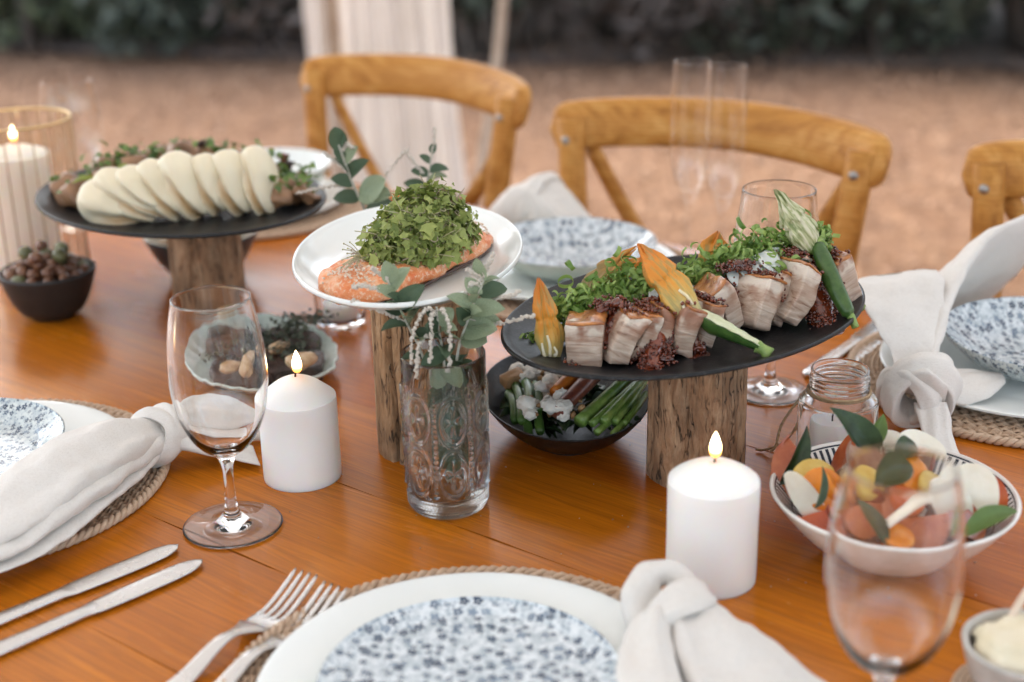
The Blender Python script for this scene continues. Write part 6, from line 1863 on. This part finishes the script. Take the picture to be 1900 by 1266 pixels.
# ------------------------------------------------------------------ charred meat on the leaf plate
def build_meat():
    rnd = random.Random(31)
    for i, (x, y, z, sx, sy, sz, a, lab) in enumerate([(-0.270, 1.318, 0.020, 0.060, 0.050, 0.016, 0.3, 'charred dark meat slab at the front of the grey-green plate'), (-0.292, 1.405, 0.022, 0.060, 0.040, 0.022, 0.0, 'charred meat piece at the back left of the grey-green plate'), (-0.232, 1.395, 0.022, 0.056, 0.038, 0.022, -0.2, 'charred meat piece at the back right of the grey-green plate'), (-0.222, 1.335, 0.020, 0.060, 0.045, 0.020, 0.2, 'charred meat piece behind the left lit candle')]):
        g = rbox(sx, sy, sz, 0.006, 9, 0.006, 45, i)
        v = g[0] + np.stack([nz(g[0], 140, i), nz(g[0], 140, i + 3), nz(g[0], 140, i + 6)], 1) * 0.0025
        tag(obj('charred_meat', (v, g[1]), 'char', loc=(x, y, T + z), rot=(0.05, 0.08, a)), lab, 'meat', 'charred meat pieces')
    cl = [(-0.272, 1.291, 0.040, 1.0, 0.3, 'plump pale garlic clove lying flat at the front of the charred meat'), (-0.254, 1.286, 0.043, 1.05, 1.25, 'pointed garlic clove standing on the charred meat behind the glass bowl'), (-0.252, 1.315, 0.041, 0.9, 0.8, 'round garlic clove behind the pointed one'), (-0.235, 1.345, 0.038, 0.9, 0.1, 'garlic clove between the two right meat pieces'), (-0.205, 1.300, 0.040, 1.35, 0.05, 'large golden garlic half just behind the candle flame'), (-0.298, 1.435, 0.046, 1.3, 0.2, 'long golden garlic piece at the back of the grey-green plate')]
    for i, (x, y, z, s, a, lab) in enumerate(cl):
        v, f = ico(3)
        v = v.copy()
        t = (v[:, 0] + 1) / 2
        v[:, 1:] *= (1.05 - 0.65 * t ** 2)[:, None]
        v = v * (1 + 0.30 * nz(v, 1.4, i) + 0.08 * nz(v, 5, i))[:, None] * np.array([0.0135, 0.0088, 0.0062]) * s
        tag(obj('garlic_clove', (v, f), 'garlic', loc=(x, y, T + z), rot=(0.2, -0.5 if i == 1 else -0.1, a + 0.4)), lab, 'garlic', 'garlic cloves on the charred meat')
    gs = []
    for i in range(420):
        x, y = rnd.choice([(-0.285, 1.325), (-0.25, 1.36), (-0.225, 1.385), (-0.215, 1.42), (-0.22, 1.33), (-0.27, 1.37), (-0.235, 1.41)])
        s = rnd.uniform(0.0025, 0.0055)
        p = (x + rnd.gauss(0, 0.012), y + rnd.gauss(0, 0.010), T + 0.034 + rnd.uniform(0, 0.012))
        gs.append(xf(leaf_shape(s * 1.5, s, 3, 0.2, 0.3), p, (rnd.uniform(-1, 1), rnd.uniform(-1, 1), rnd.uniform(0, 6.28))))
    for i in range(34):
        x, y = rnd.choice([(-0.28, 1.33), (-0.23, 1.37), (-0.215, 1.41), (-0.225, 1.335)])
        a = rnd.uniform(0, 6.28)
        p = np.array([x + rnd.gauss(0, 0.008), y + rnd.gauss(0, 0.008), T + 0.037 + rnd.uniform(0, 0.006)])
        q = p + np.array([math.cos(a) * 0.018, math.sin(a) * 0.018, rnd.uniform(-0.004, 0.008)])
        gs.append(tube(catmull([p, (p + q) / 2 + np.array([0, 0, 0.003]), q], 6), 0.0005, 5))
    tag(obj('thyme_sprigs', join(*gs), 'thyme'), 'dark crisp thyme strewn over the charred meat', 'herbs', kind='stuff')
build_meat()

# ------------------------------------------------------------------ tomato salad
def wedge(r, a, seed=0):
    """tomato wedge: outer skin and two flesh faces"""
    n, m = 14, 12
    Vs = []
    for i in range(n + 1):
        lat = -math.pi / 2 + math.pi * i / n
        for j in range(m + 1):
            lo = -a / 2 + a * j / m
            Vs.append((r * math.cos(lat) * math.cos(lo), r * math.cos(lat) * math.sin(lo), r * 0.85 * math.sin(lat)))
    Fs = grid_faces(n + 1, m + 1, False)
    fl = []
    for sgn in (-1, 1):
        V = []
        lo = sgn * a / 2
        for i in range(n + 1):
            lat = -math.pi / 2 + math.pi * i / n
            for q in range(6):
                t = q / 5
                V.append((r * t * math.cos(lat) * math.cos(lo) + r * (1 - t) * 0.1, r * t * math.cos(lat) * math.sin(lo), r * 0.85 * math.sin(lat) * (0.95 if t < 1 else 1)))
        F = grid_faces(n + 1, 6, False)
        fl.append((np.array(V), F if sgn > 0 else [q[::-1] for q in F]))
    return (np.array(Vs), Fs), join(*fl)

def build_salad():
    cx, cy = 0.287, 0.967
    def place_w(px, py, z, r, a, rot, lab, fm='tomato', sm='tomato_skin'):
        t = thing('tomato_wedge', lab, 'tomato', (cx + px, cy + py, T + z), 0, 'tomato wedges in the salad')
        t.rotation_euler = rot
        s, f = wedge(r, a)
        obj('skin', s, sm, t); obj('flesh', f, fm, t)
    place_w(-0.056, 0.028, 0.066, 0.034, 1.15, (0.15, 0.9, 2.5), 'dark red tomato wedge standing at the back left of the striped bowl')
    place_w(-0.037, -0.039, 0.068, 0.028, 1.2, (0.25, 1.57, 0.5), 'terracotta tomato wedge at the front left, seen through the glass')
    place_w(-0.011, -0.043, 0.068, 0.028, 1.2, (-0.2, 1.57-0.3, 2.0), 'terracotta tomato wedge below the white cheese strip')
    place_w(0.009, -0.059, 0.066, 0.027, 1.3, (0.35, 1.57-0.2, 0.2), 'smooth pinkish tomato wedge at the front of the salad bowl')
    place_w(-0.013, -0.001, 0.088, 0.028, 1.0, (0.3, 1.57+0.4, 0.2), 'brownish tomato wedge lying on top at the back of the salad', 'tomato_brown', 'tomato_brown')
    place_w(-0.025, -0.015, 0.078, 0.030, 1.2, (-0.3, 1.57, 1.2), 'brown-red tomato wedge in the heart of the salad under the yellow piece', 'tomato_brown', 'tomato_skin')
    place_w(0.058, -0.022, 0.058, 0.024, 1.5, (0.2, 0.5, 0.9), 'red tomato wedge against the right inner wall of the bowl', 'red_tomato', 'red_tomato')
    place_w(-0.019, 0.043, 0.066, 0.030, 1.1, (0.2, 1.1, 1.6), 'reddish tomato wedge behind the upright basil leaf')
    place_w(0.039, -0.049, 0.064, 0.025, 1.3, (-0.3, 1.57, 0.6), 'dark tomato wedge at the right front of the salad')
    place_w(-0.051, 0.001, 0.068, 0.026, 1.2, (0.3, 1.3, 0.9), 'dark tomato wedge under the yellow piece at the left of the salad', 'tomato_brown', 'tomato_skin')
    place_w(0.031, -0.009, 0.072, 0.026, 1.2, (-0.2, 1.5, 1.6), 'red-brown tomato wedge between the orange half and the cream slice')
    place_w(0.013, 0.015, 0.078, 0.027, 1.1, (0.2, 1.8, 2.6), 'dark tomato wedge in front of the white slice at the back', 'tomato_brown', 'tomato_skin')
    place_w(-0.061, -0.032, 0.058, 0.022, 1.3, (0.2, 1.2, 0.1), 'small red tomato wedge at the bottom left of the bowl', 'red_tomato', 'tomato_skin')
    def half(px, py, z, r, rot, mt, lab):
        v, f = ico(3)
        v = v.copy()
        v[:, 2] = np.where(v[:, 2] > 0, v[:, 2] * 0.12, v[:, 2])
        v += np.stack([nz(v, 3, 1)] * 3, 1) * 0.02
        tag(obj('cherry_tomato', (v * r, f), mt, loc=(cx + px, cy + py, T + z), rot=rot), lab, 'tomato', 'small tomatoes in the salad')
    half(-0.058, -0.017, 0.066, 0.0165, (0.9, -0.3, 0.2), 'orange_tomato', 'halved orange cherry tomato at the left of the salad')
    half(-0.045, -0.012, 0.066, 0.0145, (0.7, 0.5, 0.9), 'orange_tomato', 'second orange cherry tomato half tucked behind the first at the left')
    half(-0.061, -0.001, 0.068, 0.0165, (0.5, -0.3, 0.3), 'yellow_tomato', 'yellow tomato piece behind the orange halves at the left')
    half(-0.030, -0.027, 0.077, 0.0155, (0.5, 0.1, 0.3), 'yellow_tomato', 'yellow tomato piece in the middle, seen through the glass rim')
    half(0.011, -0.020, 0.076, 0.0150, (0.8, 0.3, 0.3), 'orange_tomato', 'orange tomato half right of the blurred basil leaf')
    half(-0.001, -0.044, 0.072, 0.0155, (0.2, 0.2, 0.5), 'red_tomato', 'round red cherry tomato above the white cheese strip')
    half(-0.015, -0.074, 0.057, 0.0125, (0.3, 0, 0.5), 'orange_tomato', 'orange cherry tomato at the very front of the salad')
    half(0.025, -0.027, 0.072, 0.0145, (0.5, 0.3, 0.5), 'yellow_tomato', 'pale yellow tomato piece at the right of the salad')
    def slab(px, py, z, L, W, rot, lab, th=0.0035):
        n, m = 22, 40
        V = []
        for s in (-1, 1):
            V.append((0, 0, s * th / 2))
            for j in range(m):
                a = 2 * math.pi * j / m
                rr = 1 + 0.05 * math.sin(3 * a + L * 900)
                k = 1.0 if math.sin(a) > -0.25 else 0.62
                V.append((L / 2 * rr * math.cos(a), W / 2 * rr * math.sin(a) * k, s * th / 2 * (0.9)))
        F = []
        for j in range(m):
            j2 = (j + 1) % m
            F += [(0, 1 + j2, 1 + j), (m + 1, m + 2 + j, m + 2 + j2), (1 + j, 1 + j2, m + 2 + j2, m + 2 + j)]
        V = np.array(V)
        V[:, 2] += 6 * V[:, 0] ** 2
        tag(obj('cheese_slice', (V, F), 'mozzarella', loc=(cx + px, cy + py, T + z), rot=rot, autosmooth=40), lab, 'cheese', 'white slices in the salad')
    slab(-0.073, -0.021, 0.060, 0.048, 0.024, (1.25, 0.95, -0.35), 'white half-moon slice leaning on the left wall of the salad bowl')
    slab(0.046, -0.032, 0.068, 0.046, 0.044, (1.05, 0.5, -0.2), 'large cream half-moon slice at the right of the salad')
    slab(0.028, -0.045, 0.066, 0.046, 0.032, (1.1, 1.0, -0.1), 'cream slice seen edge-on through the wine glass at the right')
    slab(0.024, 0.025, 0.074, 0.044, 0.036, (0.9, 0.2, 0.3), 'white slice at the back of the salad beside the dark dashes')
    slab(0.005, 0.051, 0.066, 0.040, 0.028, (1.0, 0.0, 0.2), 'white slice peeking over the back rim behind the tomato wedges')
    # strip of cheese across the front
    P = catmull([(0.262, 0.893, T + 0.066), (0.274, 0.895, T + 0.074), (0.288, 0.899, T + 0.080), (0.296, 0.902, T + 0.080)], 16)
    tag(obj('cheese_strip', tube(P, np.linspace(0.0045, 0.006, 16), 14, flat=0.6), 'mozzarella'), 'white cheese strip lying slantwise at the front of the salad', 'cheese')
    def basil(px, py, z, L, W, xa, za, lab, curl=0.3, mt='basil'):
        g = frame(leaf_shape(L * 0.92, W * 0.92, 12, 0.42, curl * 1.3, 0.9, 0.022, 0.4), (0, 0, 0), xa, za)
        tag(obj('basil_leaf', g, mt, loc=(cx + px, cy + py, T + z)), lab, 'leaf', 'basil leaves in the salad')
    basil(-0.013, 0.018, 0.066, 0.060, 0.030, (-0.42, 0.1, 0.80), (0.6, -0.75, 0.3), 'big upright dark basil leaf at the back of the salad')
    basil(-0.082, 0.018, 0.052, 0.055, 0.018, (0.42, 0.25, 0.65), (0.4, -0.8, 0.3), 'narrow dark basil leaf slanting up the left wall of the bowl')
    basil(-0.029, -0.049, 0.086, 0.040, 0.026, (0.9, 0.35, 0.25), (0.1, -0.6, 0.8), 'broad basil leaf on top, blurred by the glass rim')
    basil(0.031, -0.074, 0.056, 0.060, 0.018, (0.85, 0.45, 0.22), (-0.3, -0.5, 0.8), 'long pale-green basil leaf hanging over the right rim of the bowl', 0.3, 'herb')
    basil(-0.025, -0.081, 0.054, 0.044, 0.014, (-0.40, 0.35, 0.55), (0.3, -0.8, 0.5), 'narrow folded basil leaf in the front centre of the salad')
    basil(-0.067, -0.037, 0.060, 0.034, 0.010, (0.22, 0.2, 0.75), (0.7, -0.6, 0.3), 'thin grey-green leaf in front of the orange tomato half', 0.2, 'sage_dark')
    basil(-0.004, -0.009, 0.086, 0.034, 0.024, (0.8, 0.5, 0.0), (0, -0.5, 0.8), 'dark basil leaf behind the topmost tomato wedge')
    basil(-0.015, 0.033, 0.076, 0.034, 0.016, (0.5, 0.35, 0.6), (0.3, -0.8, 0.3), 'small basil leaf right of the upright one', 0.2, 'herb')
    rnd = random.Random(3)
    gs = []
    for i in range(40):
        a = rnd.uniform(0, 6.28); q = math.sqrt(rnd.random()) * 0.06
        gs.append(xf(blob(2, (0.014, 0.011, 0.010), 0.25, 1.6, i), (cx + q * math.cos(a), cy + q * math.sin(a), T + 0.028 + 0.010 * rnd.random()), (0, 0, rnd.uniform(0, 6))))
    tag(obj('salad_filling', join(*gs), 'tomato'), 'cut tomato pieces filling the lower part of the striped bowl', 'salad', kind='stuff')
build_salad()

# ------------------------------------------------------------------ butter, its stand and its stick
def build_butter():
    x, y = 0.322, 0.768
    gs = []
    for i in range(5):
        gs.append(torus(0.026 + i * 0.0038, 0.0023, 72, 8, (0, 0, 0.003)))
        gs.append(torus(0.028 + i * 0.0036, 0.0021, 72, 8, (0, 0, 0.0075)))
    t = thing('coaster', 'round woven coaster under the butter dish', 'coaster', (x, y, T))
    obj('base', lathe([(0, 0.0005), (0.041, 0.0005), (0.0425, 0.004), (0.041, 0.009), (0, 0.0095)], 64), 'rattan_dark', t)
    for i, g in enumerate(gs):
        obj('coil', g, 'rattan', t)
    v, f = blob(4, (0.033, 0.033, 0.013), 0.22, 2.2, 4, 0.10, 6)
    tag(obj('butter', (v, f), 'butter', loc=(x, y, T + 0.042)), 'whipped pale butter heaped in the small stone-coloured dish', 'butter')
    st = tube(catmull([(x - 0.008, y + 0.020, T + 0.047), (x + 0.003, y + 0.026, T + 0.064), (x + 0.016, y + 0.030, T + 0.082), (x + 0.03, y + 0.032, T + 0.10)], 16), np.linspace(0.0028, 0.0034, 16), 10, flat=0.6)
    tag(obj('butter_knife', st, 'crumb'), 'pale wooden butter spreader standing in the whipped butter', 'spreader')
build_butter()

# ------------------------------------------------------------------ sprigs in the tumblers
def build_sprigs():
    lm = [mesh('leaf', leaf_shape(1, w_, 10, c_, k_, 0.9, 0.008, 0.35, 0.55), 'sage') for w_, c_, k_ in ((0.70, 0.2, 0.2), (0.60, 0.32, 0.4), (0.76, 0.12, -0.15))]
    ld = [mesh('leaf', leaf_shape(1, w_, 10, c_, k_, 0.9, 0.008, 0.35, 0.55), 'sage_dark') for w_, c_, k_ in ((0.70, 0.2, 0.2), (0.62, 0.32, 0.4))]
    def sprig(label, base, pts, leaves, spikes, seed, dark=0.35, rs=0.0014, ks=0.84):
        rnd = random.Random(seed)
        P = catmull(pts, 40)
        t = thing('sprig', label, 'sprig', base, 0, 'grey-green sprigs in the tumblers')
        rel = P - np.array(base) + np.array([0, 0, T])
        rel = P + np.array([0, 0, T]) - np.array(base)
        obj('stem', tube(rel, np.linspace(rs, rs * 0.6, 40), 8), 'stem_pale', t)
        for (q, dx, dy, dz, s) in leaves:
            i = min(39, int(q * 39))
            p = rel[i]
            xa = np.array([dx, dy, dz], float); xa /= np.linalg.norm(xa)
            za = np.array([rnd.gauss(0, 0.3), -0.55 + rnd.gauss(0, 0.3), 0.8])
            z = za - xa * (za @ xa); z /= np.linalg.norm(z)
            y = np.cross(z, xa)
            me = rnd.choice(ld) if rnd.random() < dark else rnd.choice(lm)
            o = bpy.data.objects.new('leaf', me); COL.objects.link(o); o.parent = t
            m4 = Matrix((xa, y, z)).transposed().to_4x4() @ Matrix.Scale(s * ks, 4)
            m4.translation = Vector(p)
            o.matrix_local = m4
        for (q, ctrl) in spikes:
            i = min(39, int(q * 39))
            C_ = catmull([rel[i]] + [rel[i] + np.array(c_) for c_ in ctrl], 26)
            gs = [tube(C_, 0.0006, 5)]
            for k in range(4, 26):
                for _ in range(2):
                    d = np.array([rnd.gauss(0, 1), rnd.gauss(0, 1), rnd.gauss(0, 1)]); d /= np.linalg.norm(d)
                    gs.append(xf(blob(1, (1, 1, 1), 0.2, 1.5, k % 5), C_[k] + d * 0.0012, (0, 0, 0), rnd.uniform(0.0011, 0.0019)))
            obj('flower_spike', join(*gs), 'bud', t)
    bx, by = -0.056, 1.067
    B = (bx, by, T + 0.014)
    sprig('grey-green sprig leaning left out of the front tumbler', B, [(bx + 0.004, by, 0.016), (bx - 0.006, by - 0.004, 0.08), (bx - 0.016, by - 0.004, 0.135), (bx - 0.028, by - 0.004, 0.165), (bx - 0.042, by, 0.200)],
          [(0.62, 0.3, -0.8, 0.4, 0.028), (0.78, 0.1, -0.8, 0.5, 0.026), (0.87, -0.2, -0.6, 0.7, 0.022), (0.72, -0.9, -0.3, 0.1, 0.026), (0.74, 0.5, 0.1, 0.8, 0.030), (0.80, -0.7, 0.1, 0.35, 0.022), (0.83, 0.55, -0.2, 0.7, 0.034), (0.9, -0.6, -0.2, 0.5, 0.020), (0.93, 0.5, 0.2, 0.8, 0.028), (0.98, -0.15, 0, 1, 0.022), (0.99, 0.3, 0.3, 0.8, 0.018), (0.66, 0.8, -0.3, 0.1, 0.022), (0.5, -0.6, -0.3, 0.2, 0.022), (0.4, 0.6, -0.4, 0.1, 0.024), (0.3, -0.3, -0.7, 0.1, 0.022)],
          [(0.75, [(-0.015, 0, 0.008), (-0.030, -0.002, 0.014), (-0.042, -0.002, 0.020)]), (0.9, [(-0.010, 0, 0.004), (-0.02, -0.004, 0.010), (-0.032, -0.004, 0.010)]), (0.98, [(-0.004, 0, 0.006), (-0.012, 0, 0.012)])], 1)
    sprig('grey-green sprig with a drooping bead spike in the middle of the front tumbler', B, [(bx, by + 0.004, 0.016), (bx + 0.002, by - 0.004, 0.08), (bx + 0.001, by - 0.010, 0.135), (bx - 0.002, by - 0.010, 0.16), (bx - 0.003, by - 0.008, 0.178)],
          [(0.70, -0.3, -0.6, 0.5, 0.028), (0.72, 0.5, -0.6, 0.4, 0.026), (0.8, -0.5, -0.3, 0.8, 0.024), (0.82, 0.6, 0, 0.6, 0.022), (0.6, 0.2, -0.9, 0.1, 0.030), (0.55, -0.5, -0.6, -0.1, 0.028), (0.45, 0.4, -0.7, -0.1, 0.030), (0.35, -0.4, -0.6, 0.1, 0.028), (0.25, 0.3, 0.6, 0.2, 0.03)],
          [(0.95, [(-0.008, -0.006, 0.004), (-0.016, -0.010, -0.006), (-0.020, -0.014, -0.022), (-0.021, -0.016, -0.036)]), (0.97, [(0.005, -0.008, 0.004), (0.010, -0.014, -0.008), (0.010, -0.018, -0.026), (0.008, -0.020, -0.044)]), (0.9, [(-0.004, -0.008, 0.003), (-0.004, -0.016, -0.010), (-0.006, -0.020, -0.03)]), (0.75, [(-0.014, -0.012, -0.006), (-0.017, -0.017, -0.022), (-0.018, -0.017, -0.034)])], 2, 0.5)
    sprig('grey-green sprig leaning right out of the front tumbler', B, [(bx - 0.002, by, 0.016), (bx + 0.006, by - 0.002, 0.08), (bx + 0.012, by - 0.002, 0.135), (bx + 0.022, by - 0.002, 0.166), (bx + 0.036, by + 0.002, 0.198)],
          [(0.60, -0.5, -0.7, 0.4, 0.026), (0.76, 0.3, -0.7, 0.6, 0.028), (0.86, 0.2, -0.6, 0.7, 0.024), (0.66, 0.8, -0.4, 0.25, 0.036), (0.70, 0.9, -0.1, 0.25, 0.034), (0.72, -0.3, -0.5, 0.7, 0.024), (0.80, -0.6, -0.2, 0.6, 0.028), (0.82, 0.85, -0.3, 0.2, 0.032), (0.90, -0.5, 0.1, 0.7, 0.020), (0.92, 0.8, 0.1, 0.15, 0.028), (0.97, 0.8, 0.1, 0.5, 0.018), (0.98, -0.2, 0.1, 1, 0.024), (0.62, 0.75, -0.5, -0.05, 0.030), (0.45, 0.6, -0.5, 0.2, 0.026), (0.3, -0.2, 0.7, 0.2, 0.026)],
          [(0.88, [(0.010, 0, -0.002), (0.022, -0.004, 0.002), (0.034, -0.004, 0.006)]), (0.75, [(0.02, -0.003, -0.004), (0.038, -0.006, 0.001), (0.052, -0.006, 0.004)]), (0.97, [(-0.008, 0, 0.002), (-0.014, 0, -0.008)]), (0.99, [(0.002, 0, 0.010), (0.008, 0, 0.022)]), (0.99, [(-0.006, 0, 0.006), (-0.012, 0, 0.010)])], 3, 0.35)
    # the bundle of leaves pushed down inside the tumbler
    gs = []
    rnd = random.Random(44)
    for i in range(44):
        a = rnd.uniform(0, 6.28); q = 0.021 * math.sqrt(rnd.random())
        z = 0.118 - 0.085 * rnd.random() ** 1.8
        gs.append(frame(leaf_shape(rnd.uniform(0.016, 0.026), rnd.uniform(0.010, 0.016), 5, 0.3, 0.3), (bx + 0.006 + q * math.cos(a) * 0.8, by + q * math.sin(a) * 0.8, T + z), (rnd.gauss(0, 0.35), rnd.gauss(0, 0.35), -1 if rnd.random() < 0.5 else 1), (rnd.gauss(0, 1), rnd.gauss(0, 1), 0.2)))
    v, f = join(*gs)
    d = v[:, :2] - np.array([bx, by])
    L = np.linalg.norm(d, axis=1)
    k = np.minimum(1, 0.027 / np.maximum(L, 1e-6))
    v[:, :2] = np.array([bx, by]) + d * k[:, None]
    v[:, 2] = np.clip(v[:, 2], T + 0.016, T + 0.132)
    tag(obj('leaf_bundle', (v, f), 'sage_dark'), 'dark bundle of leaves pressed down inside the front tumbler', 'leaves', kind='stuff')
    # second tumbler behind the white platter
    bx, by = -0.117, 1.452
    B = (bx, by, T + 0.014)
    sprig('tall dark-leaved sprig left of the herb heap, behind the white platter', B, [(bx, by, 0.016), (bx - 0.01, by - 0.005, 0.09), (bx - 0.030, by - 0.02, 0.148), (bx - 0.044, by - 0.03, 0.19), (bx - 0.054, by - 0.036, 0.228)],
          [(0.62, 0.7, -0.3, 0.5, 0.050), (0.66, 0.8, -0.3, 0.1, 0.046), (0.64, -0.8, -0.1, 0.1, 0.034), (0.72, -0.7, -0.2, 0.3, 0.030), (0.78, 0.6, -0.2, 0.7, 0.034), (0.80, -0.5, 0, 0.7, 0.028), (0.88, 0.5, -0.1, 0.7, 0.028), (0.92, -0.4, 0, 0.6, 0.020), (0.97, -0.2, 0, 1, 0.034), (0.98, 0.3, 0.2, 0.9, 0.022), (0.55, 0.8, -0.2, 0.3, 0.04)],
          [(0.8, [(-0.012, 0, 0.012), (-0.024, 0, 0.022)]), (0.97, [(0.006, 0, 0.008), (0.012, 0, 0.004)]), (0.7, [(-0.02, 0, 0.003), (-0.04, 0, 0.0), (-0.06, 0, -0.004)]), (0.6, [(0.02, 0, 0.02), (0.04, 0, 0.045), (0.05, 0, 0.055)])], 5, 0.75, 0.002, 0.80)
    sprig('thin small-leaved sprig just above the herb heap, behind the white platter', B, [(bx + 0.004, by, 0.016), (bx + 0.012, by - 0.006, 0.10), (bx + 0.026, by - 0.02, 0.158), (bx + 0.034, by - 0.03, 0.188), (bx + 0.040, by - 0.034, 0.220)],
          [(0.80, -0.8, 0, 0.3, 0.022), (0.84, 0.8, 0, 0.2, 0.024), (0.92, -0.6, 0, 0.5, 0.016), (0.98, 0.3, 0, 0.9, 0.014), (0.75, 0.7, -0.2, 0.3, 0.026), (0.66, -0.7, -0.2, 0.4, 0.028)],
          [(0.78, [(-0.012, 0, 0.014), (-0.022, 0, 0.03)]), (0.9, [(0.004, 0, 0.02), (0.006, 0, 0.035)])], 6, 0.6)
build_sprigs()
